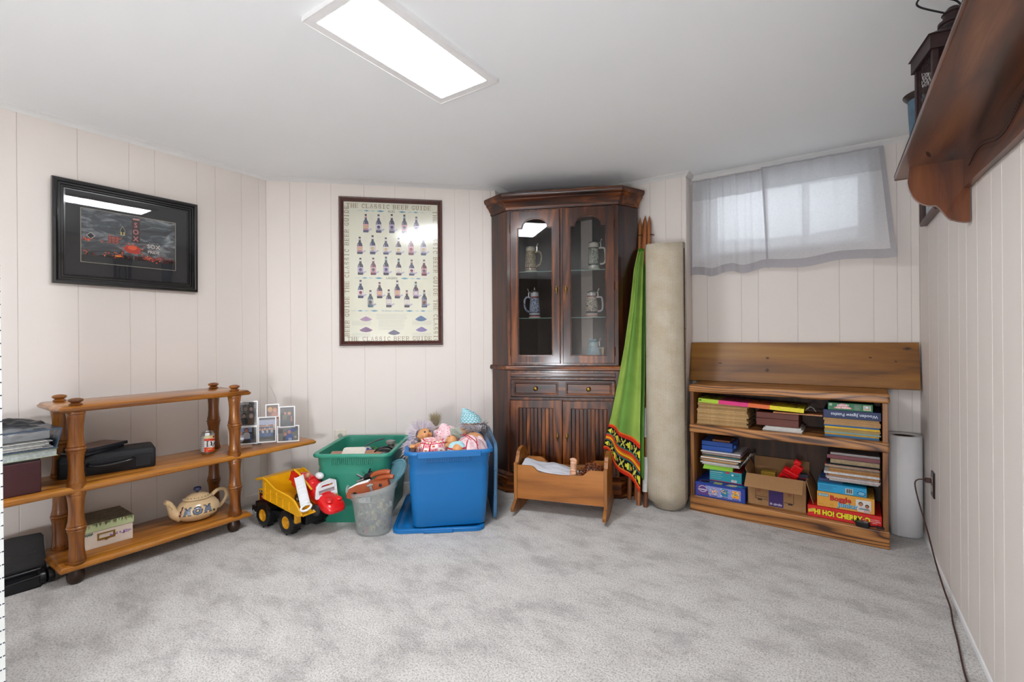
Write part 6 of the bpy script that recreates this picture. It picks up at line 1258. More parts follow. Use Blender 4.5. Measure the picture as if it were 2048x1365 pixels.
mesh('back_panel', Mb().box(-.448, .448, .302, .310, 0.08, .716), wood('bookcase_back', '24160d', '3b2414', '56361f', 'z', 0.6, 1.2, 0.3), bc)
def ut(name, label, cat, x, y, z, rz=0, group=None, rx=0, ry=0): return thing(name, label, cat, FU.p(x, y, z), FU.a+rz, group, rx, ry)
ORD = ['topmost', 'second from top', 'third from top', 'fourth from top', 'fifth from top', 'sixth from top', 'seventh from top', 'eighth from top', 'ninth from top', 'tenth from top', 'eleventh from top', 'twelfth from top', 'thirteenth from top']
# left stack of wooden puzzle trays, upper compartment
R = random.Random(14); z = 0.5225
lst = [(0.0125, 'ae8c5c'), (0.012, 'b2905e'), (0.0125, 'a8865a'), (0.0165, 'ac895c'), (0.0125, 'b59462'), (0.012, 'aa885a'), (0.0135, 'b08e5e'), (0.0225, '987648'), (0.014, '9c7a4c')]
for k, (h, c) in enumerate(lst):
    x0 = -.440+R.uniform(0, .008); x1 = -.162+R.uniform(-.006, .012)
    t = ut('puzzle_tray', 'tan card puzzle tray, %s in the left stack of the upper compartment' % ORD[len(lst)-1-k], 'puzzle', (x0+x1)/2, 0.030+R.uniform(0, .006), z, R.uniform(-.015, .015), 'tray puzzles in the left stack')
    w2 = (x1-x0)/2; hh = h-.0004
    mesh('tray_board', Mb().box(-w2, w2, 0, .215, 0, hh*.45), plain('tray_card_%d' % k, c, 0.75, var=0.12, scale=50), t, bevel=0.0007, seg=1)
    mesh('tray_rim', Mb().box(-w2+.001, w2-.001, .001, .214, hh*.5, hh), plain('tray_rim_%d' % (k % 3), ['b8986a', 'a98858', 'c09c64'][k % 3], 0.75, var=0.15, scale=50), t, bevel=0.0007, seg=1)
ztop = z
z = 0.5225
zs = []
for k in range(len(lst)): pass
def restack():
    zz = 0.5225; i = 0
    for o in COL.objects:
        if o.get('group') == 'tray puzzles in the left stack': o.location.z = zz; zz += lst[i][0]; i += 1
    return zz
ZA = restack()
# flat sheets at bottom of the left stack show a pale blue edge
t = ut('board_game', 'long flat neon green, pink, orange and yellow game box across the upper compartment', 'game box', -0.155, 0.022, (ZA+.632)/2+.0035, 0, None, ry=radians(2.2))
segs = ((-.272, -.158, 'a8c832'), (-.158, .0, 'd8307a'), (.0, .110, 'dc6a30'), (.110, .272, 'e3d51c'))
m = Mb()
for a, b, c in segs: m.box(a, b, 0, .20, 0, .0225, c)
bx = mesh('box_body', m, M_PRINT, t)
m = Mb(); m.M = Matrix.Translation((0, 0, .0227)); R = random.Random(77)
for k in range(130):
    x, y = R.uniform(-.26, .26), R.uniform(.01, .19); m.disc(x, y, R.uniform(.004, .02), R.uniform(.003, .012), .0001+.00005*(k % 8), R.choice(['3c7a28', '8c1c4c', '1c2c1c', 'b03c18', 'c8a810', '5c1c30', '2c4c1c']), 7)
mesh('lid_print', m, M_PRINT, t); mesh('corner_mark', Mb().box(-.268, -.255, -.0004, 0, .008, .017, '2a4a1c'), M_PRINT, t)
o = ut('plastic_bag', 'crumpled clear bag at the right end of the neon game box', 'bag', .145, .04, .632)
mesh('bag_film', Mb().grid(lambda u, v: (-.022+.05*u, .05*v, .012+.022*sin(pi*u)+.010*noise.noise(Vector((u*5, v*5, 3)))), 16, 16), plain('crinkled_film', '7d7870', 0.3, var=0.3), o, smooth=70, solid=.002)
t = ut('wooden_strip', 'thin wooden board bridging the brown box and the right hand puzzle stack', 'board', .085, .035, .6215)
mesh('board', Mb().box(-.115, .116, 0, .13, 0, .0075), M_PINEX, t, bevel=0.001)
for k, (x0, x1) in enumerate(((-.083, .108), (-.079, .112), (-.070, .104))):
    t = ut('activity_book', 'white booklet, %s of three under the brown box' % ['lowest', 'middle', 'upper'][k], 'book', (x0+x1)/2, .034+.003*k, .5225+.0075*k, .02*k-.02, 'white booklets under the brown box'); w2 = (x1-x0)/2
    mesh('cover', Mb().box(-w2, w2, 0, .19, 0, .0012).box(-w2, w2, 0, .19, .006, .0072), plain('white_card', 'd8d6d2', 0.5), t); mesh('pages', Mb().box(-w2+.001, w2-.003, .001, .187, .0012, .006), plain('page_block', 'c4c0ba', 0.8, var=0.15, scale=300), t)
t = ut('wooden_box', 'reddish brown hinged box in the middle of the upper compartment', 'box', -.013, .050, .5452, 0)
RB = plain('red_brown_box', '5f2614', 0.5, var=0.1, scale=40)
mesh('box_base', Mb().box(-.104, .104, 0, .17, 0, .040), RB, t, bevel=0.0015); mesh('box_lid', Mb().box(-.104, .104, 0, .17, .0412, .074), RB, t, bevel=0.0015)
# right stack, upper compartment
z = 0.5225; st = [(.0105, '2d6694', 'blue'), (.0085, 'c9981c', 'ochre yellow'), (.0075, '7ca0a4', 'pale teal'), (.0085, '9a8a58', 'khaki'), (.0095, 'a8874e', 'tan'), (.0085, 'ddb41c', 'bright yellow'), (.0085, '2c5f8e', 'mid blue'), (.0105, 'b08a58', 'light tan'), (.0125, 'ac8455', 'thick tan'), (.0125, 'a57f4c', 'brown tan')]
R = random.Random(15)
for k, (h, c, cn) in enumerate(st):
    x0 = .203+R.uniform(0, .006); x1 = .440+R.uniform(-.003, .003)
    t = ut('puzzle_tray', '%s edged puzzle board, %s under the navy box' % (cn, ORD[len(st)-1-k]), 'puzzle', (x0+x1)/2, .032+R.uniform(0, .005), z, R.uniform(-.01, .01), 'puzzle boards in the right stack'); w2 = (x1-x0)/2
    mesh('tray_board', Mb().box(-w2, w2, 0, .215, 0, h*.5), plain('puz_%d' % k, c, 0.5, var=0.08), t, bevel=0.0006, seg=1); mesh('tray_rim', Mb().box(-w2+.0008, w2-.0008, .0008, .214, h*.54, h-.0003), plain('puzr_%d' % k, tuple(min(1, q*1.12) for q in lin(c)), 0.6, var=0.1), t, bevel=0.0006, seg=1)
    z += h
def gamebox(name, label, x0, x1, y, dep, z0, h, col, fn=None, topfn=None, rz=0, sidecol=None, cat='game box', matx=None):
    t = ut(name, label, cat, (x0+x1)/2, y, z0, rz); w2 = (x1-x0)/2
    m = Mb(); m.col = col; m.box(-w2+.0012, w2-.0012, .0012, dep-.0012, 0, h*.5, sidecol or col); mesh('box_tray', m, M_PRINT, t)
    b = mesh('box_lid', Mb().box(-w2, w2, 0, dep, .002, h, col), M_PRINT, t, bevel=.0008, seg=1)
    if fn: m = Mb(); m.M = Matrix.Translation((0, -.0006, 0)) @ UPRIGHT; fn(m, w2, h); mesh('side_print', m, M_GLOSSP, b)
    if topfn: m = Mb(); m.M = Matrix.Translation((0, 0, h+.0002)); topfn(m, w2, dep); mesh('lid_print', m, M_GLOSSP, b)
    return t
def f_navy(m, w, h): m.text('Wooden Jigsaw Puzzles', .01, h*.5, .0215, .0003, 'b9c4d8', rot=pi, bold=.015, sx=.95)
gamebox('puzzle_box', 'navy box with upside down lettering below the green one on the right stack', .204, .444, .030, .21, z+.0005, .042, '1b2c58', f_navy)
def f_snoop(m, w, h):
    m.poly([(-.068, .008), (.010, .008), (.004, .017), (-.008, .019), (-.012, .031), (-.029, .036), (-.046, .031), (-.052, .019), (-.064, .017)], .0003, 'b82a2c'); m.text('SNOOPY', -.029, .0245, .013, .0006, 'e4e0d4', bold=.02); m.text('AND FRIENDS', -.029, .0125, .0095, .0006, 'e4e0d4', bold=.02)
    m.disc(-w+.012, h*.72, .007, .006, .0003, 'a9c4a0'); m.poly([(-w+.008, h*.62), (-w+.012, h*.85), (-w+.016, h*.62)], .0006, '2c5c34')
    for k in range(4): m.rect(.018, h*.72-.007*k, .046-.004*(k % 2), h*.72-.007*k+.003, .0003, '1f3c28')
    m.rect(w-.038, .006, w-.009, h-.007, .0003, 'cdbf8c'); m.rect(w-.035, .009, w-.012, h-.010, .0005, '5a7c94'); m.rect(w-.035, .009, w-.012, .017, .0006, '8a6a3c'); m.disc(w-.024, .021, .006, .005, .0008, 'd8d2c4')
gamebox('puzzle_box', 'green box with a red lettered badge, topmost on the right stack', .224, .412, .036, .19, z+.043, .0375, '2c7a4c', f_snoop)
# lower compartment, left
def f_cran(m, w, h):
    m.rect(-w+.012, .010, w-.022, h-.014, .0002, '8a90c8'); m.poly([(-w+.012, .010), (-w+.082, .010), (-w+.074, h*.5), (-w+.058, h-.014), (-w+.012, h-.014)], .0004, '5c3c80')
    cx = -w+.044; m.disc(cx, h*.56, .024, .019, .0005, 'e0dce8', 20); m.disc(cx, h*.56, .0215, .0165, .0006, '5c3c80', 20); m.rect(cx-.03, h*.44, cx+.03, h*.60, .0007, '5c3c80'); m.text('cranium', cx, h*.52, .0165, .0009, 'e8e4ee', bold=.01)
    R = random.Random(6)
    for k, (px, c) in enumerate(((-.030, 'e0b020'), (.028, '2c7aa8'), (.088, 'e8a020'))):
        if k: m.rect(px-.018, .022, px+.018, h-.020, .0004, c)
        for j in range(34): m.disc(px+R.gauss(0, .010), h*.52+R.gauss(0, .010), .0035, .003, .0006+.0001*(j % 5), R.choice(['e8c030', 'd83c28', '2c8cc0', 'f0e0c0', '3c9c4c', 'e88020'] if k != 1 else ['3c9c4c', 'd8e0e0', 'd84c38', '2c7aa8', 'e8c89c']), 6)
        m.rect(px-.018, .013, px+.018, .0165, .0008, '2c2c58')
def t_cran(m, w, d):
    m.disc(-w+.05, .035, .034, .022, .0001, '8a6a70', 22); m.disc(-w+.05, .035, .028, .017, .0002, '1c2c5c', 22); m.rect(-w+.10, .012, -w+.145, .05, .0001, 'd8c23c'); m.rect(-w+.104, .028, -w+.141, .031, .0002, '8a7418'); m.rect(-w+.104, .020, -w+.141, .023, .0002, '8a7418')
    m.poly([(w-.11, .012), (w-.07, .006), (w-.045, .02), (w-.05, .05), (w-.09, .045)], .0001, 'd8bc80'); m.poly([(w-.05, .018), (w-.004, .03), (w-.004, .055), (w-.045, .05)], .0002, '2c8ac4'); m.text('Cr', w-.022, .014, .022, .0002, 'c8d4e8', shear=.3); m.rect(-w+.02, .06, -w+.06, .068, .0001, '3c6c3c')
gamebox('board_game', 'purple and dark blue game box with three cartoon panels at bottom left', -.446, -.172, .014, .27, .0905, .083, '1f3c92', f_cran, t_cran)
def f_teal(m, w, h):
    for k in range(4): m.rect(-w+.006, h-.016-.012*k, -w+.075-.010*(k % 2), h-.0135-.012*k, .0003, '8cc8cc' if k else 'c8dcdc')
    m.disc(.012, h-.010, .012, .006, .0004, 'b03038'); m.disc(.040, h-.020, .006, .005, .0004, 'e0e4e4')
    for k in range(3): m.rect(.050+.009*k, h-.024, .056+.009*k, h-.018, .0004, '2c6c74')
    m.rect(.034, .008, .062, .020, .0004, 'e4e4e4')
    for k in range(9): m.rect(.037+.0024*k, .011, .0383+.0024*k, .018, .0006, '181818')
t = gamebox('puzzle_box', 'teal box with red rims below the lime green one in the left stack', -.382, -.203, .092, .185, .1745, .068, '2592a0', f_teal)
mesh('red_rim', Mb().box(-.0905, .0905, -.0006, .186, 0, .0035).box(-.0905, .0905, -.0006, .186, .0655, .0688), plain('red_card', 'b0202c', 0.4), t)
t = ut('small_box', 'lime green open box upside down on the teal box', 'box', -.330, .082, .2438, .06)
mesh('box_top', Mb().box(-.080, .080, 0, .16, .026, .028), plain('lime_card', '86c01e', 0.5), t); mesh('box_sides', Mb().loft([[(-.086, -.006, 0), (.080, 0, 0), (.080, .16, 0), (-.086, .16, 0)], [(-.080, 0, .027), (.080, 0, .027), (.080, .16, .027), (-.080, .16, .027)]]), plain('lime_card', '86c01e'), t)
z = .2730; mg = [('d6d2c8', 'cream', .009), ('dad8d8', 'white', .007), ('a9a5a0', 'grey', .005), ('c58c3c', 'orange', .005), ('b9aa90', 'beige', .007), ('9c5a28', 'brown', .005), ('eeeeec', 'bright white', .008), ('cf9a5c', 'tan', .006), ('22a0ac', 'turquoise', .0055), ('6a5a50', 'dark brown', .006), ('c6bdb4', 'pale', .007), ('84606c', 'mauve', .005), ('d8d6d6', 'white topped', .007)]
R = random.Random(19)
for k, (c, cn, h) in enumerate(mg):
    x0 = -.436+R.uniform(0, .022)+(.015 if k in (8, 9) else 0); x1 = -.215+R.uniform(-.012, .012)+(.012 if k > 6 else 0)
    slab_book('magazine', '%s magazine, %s in the untidy paper stack at lower left' % (cn, ORD[len(mg)-1-k]), 'magazine', FU.p((x0+x1)/2, .060+R.uniform(0, .012), z), FU.a+R.uniform(-.05, .05), (x1-x0), .23, h-.0003, c, tuple(q*.85 for q in lin(c)), R.choice(['front', 'back', 'left']), 'magazines in the lower left stack', ct=.0007)
    z += h
t = ut('plastic_bag', 'crumpled clear bag hanging out of the right side of the magazine stack', 'bag', -.190, .065, .290)
mesh('bag_film', Mb().grid(lambda u, v: (-.012+.05*v+.010*noise.noise(Vector((u*6, v*4, 1))), .17*u, .0+.075*v*(1-.3*u)+.014*noise.noise(Vector((u*8, v*6, 8)))), 24, 16), plain('crinkled_film_pale', '9a9690', 0.25, var=0.35), t, smooth=70, solid=.002)
t = ut('plastic_case', 'blue plastic case on top of the magazine stack under the middle shelf', 'case', -.338, .085, z+.001, .0)
M_CB = plain('case_blue', '12489c', 0.35)
mesh('case_shell', Mb().box(-.088, .088, 0, .17, 0, .026).box(-.088, .088, 0, .17, .0275, .056), M_CB, t, bevel=0.003); mesh('case_latch', Mb().box(.088, .102, .03, .055, .02, .040), M_CB, t, bevel=0.002)
t = ut('wooden_strip', 'short brown wooden strip lying on the blue case', 'board', -.315, .095, z+.0575); mesh('strip', Mb().box(-.05, .048, 0, .12, 0, .010), plain('brown_strip', '7a4a28', 0.6), t, bevel=0.001)
# carton with open flaps
t = ut('cardboard_box', 'open brown cardboard box with purple printed panel in the lower compartment', 'box', -.020, .045, .0905, 0)
KR = plain('kraft_card', '9c7650', 0.85, var=0.05, scale=60, spec=0.2); KRI = plain('kraft_inside', '8c6a48', 0.9, var=0.05, spec=0.2)
m = Mb(); W2, D_, HB = .143, .225, .172
m.box(-W2, W2, 0, .003, 0, HB); m.box(-W2, W2, D_-.003, D_, 0, HB); m.box(-W2, -W2+.003, 0, D_, 0, HB); m.box(W2-.003, W2, 0, D_, 0, HB); m.box(-W2, W2, 0, D_, 0, .003)
mesh('box_walls', m, KR, t, bevel=.0008, seg=1)
mesh('front_flap', Mb().prism([(0, HB-.001), (0, HB+.002), (-.072, HB-.056), (-.070, HB-.059)], -W2-.006, W2-.012, 'x'), KR, t)
mesh('right_flap', Mb().add([(W2, .002, HB), (W2, D_-.01, HB), (W2+.048, D_-.01, .062), (W2+.040, .004, .020), (W2+.003, .002, HB), (W2+.003, D_-.01, HB), (W2+.051, D_-.01, .062), (W2+.043, .004, .020)], [(0, 1, 2, 3), (7, 6, 5, 4), (0, 3, 7, 4), (1, 5, 6, 2), (2, 6, 7, 3), (0, 4, 5, 1)]), KR, t)
mesh('left_flap', Mb().add([(-W2, .002, HB), (-W2, D_-.01, HB), (-W2-.018, D_-.02, HB+.04), (-W2-.012, .004, HB+.028), (-W2-.002, .002, HB), (-W2-.002, D_-.01, HB), (-W2-.020, D_-.02, HB+.04), (-W2-.014, .004, HB+.028)], [(0, 1, 2, 3), (7, 6, 5, 4), (0, 3, 7, 4), (1, 5, 6, 2), (2, 6, 7, 3), (0, 4, 5, 1)]), KR, t)
mesh('rear_flap', Mb().prism([(D_-.003, HB), (D_, HB), (D_+.012, HB+.055), (D_+.009, HB+.055)], -W2, W2, 'x'), KRI, t)
m = Mb(); m.M = Matrix.Translation((0, -.0005, 0)) @ UPRIGHT
m.rect(-.036, .006, .036, HB*.62, .0003, '3f2d66'); m.rect(-.052, HB*.55, .036, HB*.80, .0002, '3f2d66'); m.text('circlo', .008, .020, .0185, .0006, 'd8d4e4', bold=.02); m.disc(-.024, .020, .006, .006, .0006, 'd8d4e4', 14); m.disc(-.024, .020, .0042, .0042, .0007, '3f2d66', 14); m.disc(-.024, .020, .002, .002, .0008, 'd8d4e4', 8); m.text('baby essentials', .002, HB*.60, .009, .0006, '8a80a8'); m.text('dinosaurs', -.006, HB*.70, .012, .0006, '8a80a8')
for k in range(10): m.rect(-.098+.0*k, .045+.008*k, -.040, .0465+.008*k, .0003, '8a6644') if k % 3 else m.rect(.040, .045+.008*k, .076, .0465+.008*k, .0003, '8a6644')
for x0, y0, x1, y1 in ((-.104, .036, -.038, .039), (-.102, .036, -.100, .125), (.040, .036, .086, .039), (.084, .036, .086, .115), (-.10, .05, -.04, .052), (-.092, .028, -.07, .036), (.058, .028, .080, .036), (-.088, .118, -.07, .124)): m.rect(x0, y0, x1, y1, .0004, '3c2c20')
m.disc(-.085, .085, .010, .010, .0004, '9a5c44', 14); m.disc(.066, .085, .010, .010, .0004, '9a5c44', 14)
mesh('printed_panel', m, printed('box_print', 0.6, 0.3), t)
t = ut('red_toy', 'bright red plastic toy phone tilted up out of the cardboard box', 'toy', .040, .125, .262, .15, rx=radians(20), ry=radians(28))
m = Mb().box(-.045, .035, -.02, .02, -.07, .035); mesh('toy_body', m, M_RED, t, bevel=.006); mesh('upper_block', Mb().box(-.018, .030, -.014, .016, .035, .085).box(-.026, .008, -.012, .012, .085, .110), M_RED, t, bevel=.005); mesh('groove_band', Mb().box(-.047, .037, -.022, -.0195, .006, .012).box(-.030, .020, -.024, -.0195, -.025, -.004), plain('deep_red', '8c0c10', 0.35), t, bevel=.001)
t = ut('yellow_toy', 'small dark yellow box beside the red toy inside the cardboard box', 'toy', -.070, .14, .215); mesh('toy_box', Mb().box(-.038, .036, 0, .05, 0, .045), plain('dull_yellow', '9c7a18', 0.5), t, bevel=.002); mesh('toy_band', Mb().box(-.0385, .0365, -.0005, .0505, .015, .020), plain('olive_band', '6f5a18', 0.5), t)
t = ut('dark_toy', 'dark blue and black toy at the right side inside the cardboard box', 'toy', .100, .12, .215, .2); mesh('toy_block', Mb().box(-.02, .03, 0, .05, 0, .065), plain('ink_blue', '1a1c30', 0.4), t, bevel=.004); mesh('toy_stripe', Mb().box(-.021, .031, -.001, .051, .04, .045), plain('deep_red', '8c0c10'), t)
# right side games
def f_hiho(m, w, h):
    m.poly([(-w+.004, .020), (-w+.032, .028), (-w+.032, .045), (-w+.004, .036)], .0003, 'e6cc20'); m.text('FIRST', -w+.018, .036, .007, .0005, '2c4c8c', rot=.2); m.text('GAME', -w+.018, .029, .007, .0005, '2c4c8c', rot=.2)
    for bo, c, zz in ((.16, '2c5a1c', .0004), (.10, 'e6d420', .0006), (.03, 'f0e428', .0008)): m.text('HI HO! CHERRY-O', -.008, h*.48, .036, zz, c, bold=bo*.5, sx=.80)
    m.disc(.082, h*.50, .010, .011, .0010, 'c42018', 14); m.disc(.085, h*.54, .003, .004, .0011, 'e8a090', 8)
    for k, s_ in enumerate(('Your Baby\'s', 'First Counting', 'Game')): m.text(s_, w-.028, h*.62-.008*k, .0078, .0004, 'f0d8d0', bold=.01)
def t_hiho(m, w, d): m.rect(w-.04, .004, w-.006, .02, .0001, 'b81414')
gamebox('board_game', 'red game box with bubbly yellow lettering at the bottom right', .131, .444, .022, .265, .0905, .058, 'cf1c1a', f_hiho, t_hiho)
def f_bog(m, w, h):
    m.text('Boggle', -.020, h*.66, .034, .0004, '5a1010', bold=.05); m.text('Boggle', -.021, h*.67, .034, .0006, 'cf2a24', bold=.025)
    m.text('Junior', .012, h*.30, .035, .0004, '184a78', bold=.05); m.text('Junior', .011, h*.31, .035, .0006, '5cb4dc', bold=.025)
    m.rect(-w+.006, h-.022, -w+.050, h-.008, .0003, '2c6a8c'); m.rect(-w+.008, h-.020, -w+.048, h-.010, .0005, '9cc4cc'); m.text('PARKER', -w+.028, h-.015, .008, .0007, '2c4c5c')
    m.rect(w-.076, .014, w-.014, h-.012, .0003, 'd6d2cc'); person(m, w-.056, h*.56, .0095, 'b87a5c', '3a2018', 'd8c8c0', .0006); person(m, w-.030, h*.46, .0085, 'a8684c', '2a1410', 'c8a49c', .0012); m.poly([(w-.066, .016), (w-.020, .016), (w-.026, .024), (w-.058, .024)], .0018, '6f8c98')
    m.text('AGES 3-6', -w+.018, .012, .006, .0003, '8a6a2c'); m.text('GAME', -w+.065, .014, .006, .0003, '8a6a2c')
gamebox('board_game', 'orange yellow game box with red and blue lettering above the red box', .174, .416, .030, .22, .1500, .076, 'd99a38', f_bog)
def f_lb(m, w, h):
    for k in range(3): m.rect(-w+.008, h-.012-.008*k, -w+.085-.02*(k > 0), h-.010-.008*k, .0003, '1c6c94')
    m.rect(.016, .006, .048, h-.010, .0003, 'd8dcd4')
    for k in range(11): m.rect(.018+.0026*k, .009, .0193+.0026*k+.0006*(k % 3), h-.012, .0005, '2c2c2c')
    m.disc(w-.022, .016, .018, .011, .0003, '1c3c78', 20); m.disc(w-.022, .016, .015, .008, .0004, '7cc4e0', 20); m.text('Gaming', w-.022, .016, .009, .0006, '1c3c78')
gamebox('board_game', 'sky blue game box with barcode between the orange box and the binders', .176, .385, .040, .20, .2268, .043, '2096c6', f_lb)
t = ut('small_box', 'dark blue flat box under the left end of the binder stack', 'box', .225, .075, .2705); mesh('box_base', Mb().box(-.042, .06, 0, .15, 0, .008), plain('dark_blue_box', '1f2c54', 0.5), t, bevel=.001); mesh('box_lid', Mb().box(-.043, .061, -.001, .151, .008, .0155), plain('dark_blue_lid2', '2c3f70', 0.5), t, bevel=.001)
z = .2705; bn = [('2f6a3c', 'green covered white', .0085, 'e2e0dc', .222), ('a01c28', 'crimson', .0075, 'd8d4d0', .212), ('e6e2e2', 'white', .006, 'e6e4e2', .210), ('9b1f2c', 'dark red', .006, 'e0dcd8', .216), ('b98a58', 'tan', .0095, 'b08458', .220), ('e8e8ea', 'thick white', .0115, 'e2e2e4', .204), ('c0803a', 'orange tan', .007, 'b98a58', .224), ('bf9260', 'light tan', .0105, 'b98c5c', .226), ('94806c', 'grey brown', .0085, '8f7c6a', .216), ('d0c4b2', 'pale cream', .007, 'c4b49c', .208), ('a82c24', 'red striped', .0045, 'd8ccb8', .205), ('10282c', 'very dark green', .0065, '1c3034', .214)]
R = random.Random(23)
for k, (c, cn, h, pg, x0) in enumerate(bn):
    x1 = .443-R.uniform(0, .006)
    if k == 0 or True: pass
    slab_book('folder', '%s folder, %s below the binders at lower right' % (cn, ORD[len(bn)-1-k]), 'folder', FU.p((x0+x1)/2, .048+R.uniform(0, .008), z+(.0158 if True else 0)), FU.a+R.uniform(-.012, .012), x1-x0, .23, h-.0003, c, pg, R.choice(['back', 'back', 'left']), 'folders in the lower right stack', ct=.0007)
    z += h
z += .0158
slab_book('ring_binder', 'thick binder with cream page edges, lowest of three binders on the folders', 'binder', FU.p(.334, .050, z), FU.a, .212, .225, .026, '181a1e', 'b09c7c', 'right', None, ct=.002); z += .0265
slab_book('ring_binder', 'dusty red binder, middle of three at lower right', 'binder', FU.p(.329, .048, z), FU.a+.01, .222, .225, .019, '73303a', '73303a', 'front', None, ct=.002); z += .0195
slab_book('ring_binder', 'grey white binder, uppermost of three at lower right under the middle shelf', 'binder', FU.p(.336, .052, z), FU.a-.01, .206, .22, .012, '9a9494', 'a49c94', 'front', None, ct=.0015)
m = Mb().lathe([(0, .0), (.006, .0), (.0075, .004), (.006, .006)], 16)
t = ut('power_adapter', 'black power adapter with coiled lead in front of the red game box', 'adapter', .375, -.000, .0905, -.25)
mesh('adapter_body', Mb().loft([rrect(-.036, .020, -.016, .022, .008, z_, 3) for z_ in (0, .026)]), M_BLACKPL, t, bevel=.004); mesh('prongs', Mb().box(-.004, .014, -.008, -.006, .026, .028).box(-.004, .014, .004, .006, .026, .028), M_STEEL, t)
mesh('lead', Mb().tube(smoothp([(-.036, 0, .012), (-.05, .006, .020), (-.045, .015, .028), (-.03, .012, .030), (-.05, .018, .012)]), .0028, 6).tube(smoothp([(.020, .0, .008), (.04, .008, .012), (.062, .012, .010)]), .0028, 6), M_BLACKPL, t, smooth=60); mesh('lead_plug', Mb().tube([(.045, .010, .011), (.075, .020, .009)], [.007, .005], 8), M_BLACKPL, t, smooth=50)

# pine plank leaning on the wall on top of the bookcase
t = thing('pine_plank', 'long stained pine plank leaning on the wall on top of the low bookcase', 'plank', (-0.205, 3.250, 0.7605), 0, None, rx=radians(-14))
mesh('board', Mb().box(-.585, .585, 0, .021, 0, .257), M_PINE, t, bevel=.003)
mm = plain('pine_knot', '2a180c', 0.5, var=0.5, scale=150); kr = plain('knot_ring', '5d3a1a', 0.5, var=0.3, scale=200)
for x, z, a, b in ((-.13, .082, .0115, .0125), (-.13, .158, .010, .007), (-.40, .120, .013, .005), (.375, .170, .007, .005), (.485, .150, .006, .006), (.535, .222, .020, .008)):
    k = mesh('knot', Mb().at((x, -.0002, z), rx=pi/2, sc=(a/.01, b/.01, 1)).lathe([(0.01, 0), (.009, .0006), (.007, .0002), (0, .0004)], 20), kr, t, smooth=60); mesh('knot_heart', Mb().at((x+.001, -.0006, z), rx=pi/2, sc=(a/.017, b/.017, 1)).lathe([(0.008, 0), (.007, .0004), (0, .0004)], 16), mm, k)
# white paper roll
t = thing('paper_roll', 'tall roll of white paper standing in the corner right of the bookcase', 'roll', (0.306, 3.235, 0), 0)
m = Mb(); n_ = 220; RO = .0775
PWM = plain('white_paper_roll', 'ededee', 0.55, var=0.015)
mesh('rolled_sheet', Mb().grid(lambda u, v: ((RO-.022*u)*cos(-1.9-u*8*2*pi), (RO-.022*u)*sin(-1.9-u*8*2*pi), .004+.518*v), 320, 2), PWM, t, smooth=70, solid=.0018)
mesh('cardboard_core', Mb().lathe([(.050, .006), (.050, .515), (.047, .515), (.047, .006)], 40), plain('core_card', '5a4030', 0.8), t, smooth=50)

# ================================================================== LEDGE SHELF ON THE RIGHT WALL
LC = wood('ledge_cherry', '24110a', '5c3018', '82512c', 'y', 0.35, 1.0, 0.3, coat=0.25, pores=0.3); LCZ = wood('ledge_cherry_bracket', '3f2010', '69381c', '844f2a', 'z', 0.3, 1.0, 0.25, coat=0.3, pores=0.35)
LY0, LY1 = 0.72, 2.335
t = thing('wall_ledge', 'reddish brown wooden ledge shelf with curved brackets high on the right wall', 'shelf', (XR, 0, 0), 0)
mesh('ledge_board', Mb().prism([(-.187, 1.645), (-.001, 1.645), (-.001, 1.663), (-.187, 1.663), (-.190, 1.660), (-.190, 1.650)], LY0, LY1, 'y'), LC, t, bevel=.002)
bw = [(LY1-.16-0, 1.5445)]
pts = []; n_ = 60; ya, yb = 0.905, 2.178
for k in range(n_+1):
    q = k/n_; y = yb+(ya-yb)*q; pts.append((y, 1.545-.020*sin(pi*q)**2-0.012*sin(3*pi*q)**2*0))
rail = mesh('back_rail', Mb().prism([(yb, 1.6445)]+pts+[(ya, 1.6445)], -.020, -.002, 'x'), LC, t, bevel=.004, seg=3)
def bracket(y):
    pts = [(-.004, 1.6445), (-.160, 1.6445)]
    for k in range(1, 15):
        a = pi*.5*k/14; pts.append((-.165+.115*(1-cos(a)), 1.630-.128*sin(a)) if False else (-.166+.070*(1-cos(a)), 1.605-.105*sin(a)))
    for k in range(1, 13):
        q = k/12; pts.append((-.096+.050*q, 1.500-.058*(0.5-0.5*cos(pi*q))))
    pts += [(-.034, 1.436), (-.016, 1.431), (-.004, 1.430)]
    return mesh('bracket', Mb().prism([(x, z) for x, z in pts], y-.010, y+.010, 'y'), LCZ, t, bevel=.004, seg=3)
bracket(2.190); bracket(0.985)
# carved vine on the rail
m = Mb(); M_CARVE = plain('carved_line', '2a120a', 0.7)
vine = []
for k in range(90):
    q = k/89; y = 2.10-1.10*q; z = 1.592+.022*sin(q*4.2*pi+.3); vine.append((-.0205, y, z))
m.tube(vine, .0017, 4)
R = random.Random(40)
for k in range(4, 86):
    y, z = vine[k][1], vine[k][2]
    for s_ in (-1, 1):
        c = Vector((-.0203, y+.002, z+s_*.011)); d = Vector((0, .0040*1, s_*.0062)); w_ = Vector((0, .0019, -.0006)); m.add([c-d+w_*0, c+w_, c+d, c-w_], [(0, 1, 2, 3)])
mesh('carved_vine', m, M_CARVE, rail)
ko = [(-.040, 1.27, .085, .014), (-.125, 2.06, .035, .005), (-.11, 0.95, .04, .010)]
m = Mb()
for x, y, a, b in ko: m.add([(x+b*cos(q)+.25*a*sin(q), y+a*sin(q), 1.6446) for q in [2*pi*i/20 for i in range(20)]], [tuple(range(20))])
mesh('wood_knots', m, plain('dark_knot', '2a1008', 0.5, var=0.4, scale=200), t)
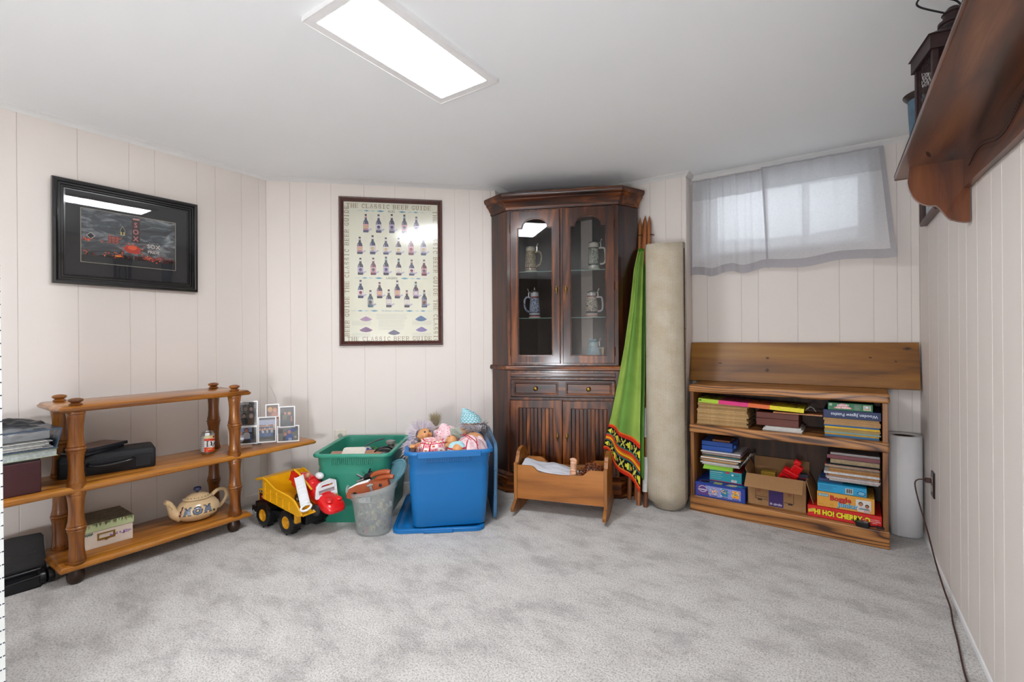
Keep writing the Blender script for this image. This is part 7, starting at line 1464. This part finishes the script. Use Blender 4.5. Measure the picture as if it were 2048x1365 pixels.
# metal pail and lantern on the ledge
t = thing('metal_pail', 'flared blue-grey metal pail on the far end of the ledge', 'pail', (XR-.105, 2.245, 1.6635))
mesh('pail_body', Mb().lathe([(0, 0), (.040, 0), (.043, .004), (.052, .20), (.053, .235)], 32), plain('blue_grey_paint', '4a6577', 0.6, var=0.2, scale=60), t, smooth=50)
mesh('pail_flange', Mb().lathe([(.051, .232), (.066, .250), (.0675, .254), (.064, .254), (.049, .236)], 32), plain('dark_bronze_rim', '3b3330', 0.4, metal=0.5), t, smooth=50)
t = thing('lantern', 'dark rusty metal lantern with wire mesh and loop handle on the ledge', 'lantern', (XR-.098, 1.835, 1.6635), radians(10))
RUST = plain('dark_rust_metal', '2e1b1c', 0.5, metal=0.3, var=0.25, scale=40); s2 = .062; m = Mb()
for x in (-1, 1):
    for y in (-1, 1): m.box(x*s2-.007, x*s2+.007, y*s2-.007, y*s2+.007, 0, .215)
m.box(-s2-.007, s2+.007, -s2-.007, s2+.007, 0, .012); mesh('lantern_posts', m, RUST, t, bevel=.0015)
m = Mb(); q = s2+.014
m.loft([[(-q, -q, .185), (q, -q, .185), (q, q, .185), (-q, q, .185)], [(-q, -q, .222), (q, -q, .222), (q, q, .222), (-q, q, .222)], [(-q-.006, -q-.006, .224), (q+.006, -q-.006, .224), (q+.006, q+.006, .224), (-q-.006, q+.006, .224)], [(-.03, -.03, .258), (.03, -.03, .258), (.03, .03, .258), (-.03, .03, .258)]])
mesh('lantern_roof', m, RUST, t, bevel=.0015)
mesh('chimney', Mb().lathe([(.030, .250), (.030, .275), (.034, .277), (.034, .285), (.024, .287), (.022, .305), (.026, .308), (.012, .325), (0, .327)], 24), RUST, t, smooth=40)
mesh('vent_holes', Mb().lathe([(.0305, .258), (.0305, .268)], 24), plain('vent_black', '0b0808', 0.8), t)
m = Mb()
for f_ in range(4):
    M0 = Matrix.Rotation(f_*pi/2, 4, 'Z')
    for k in range(-6, 7):
        for sg in (-1, 1):
            a = Vector((k*.016-.055*sg, -s2, .012)); b = a+Vector((.11*sg, 0, .175))
            pa = [M0 @ (a+(b-a)*q) for q in (0, 1)]
            p0 = a+(b-a)*0; cl = [p for p in [a+(b-a)*(i/24) for i in range(25)] if abs(p.x) <= s2]
            if len(cl) > 1: m.tube([M0 @ cl[0], M0 @ cl[-1]], .0008, 3)
mesh('wire_mesh', m, RUST, t)
mesh('glass_chimney', Mb().lathe([(.028, .015), (.036, .06), (.036, .10), (.026, .15), (.024, .18)], 24), clear_glass(), t, smooth=60)
mesh('loop_handle', Mb().tube(smoothp([(-.020, 0, .315), (-.075, -.01, .340), (-.088, -.02, .352), (-.072, -.03, .356), (.0, -.01, .340), (.022, 0, .315)]), .0026, 8), M_BLACKPL, t, smooth=60)
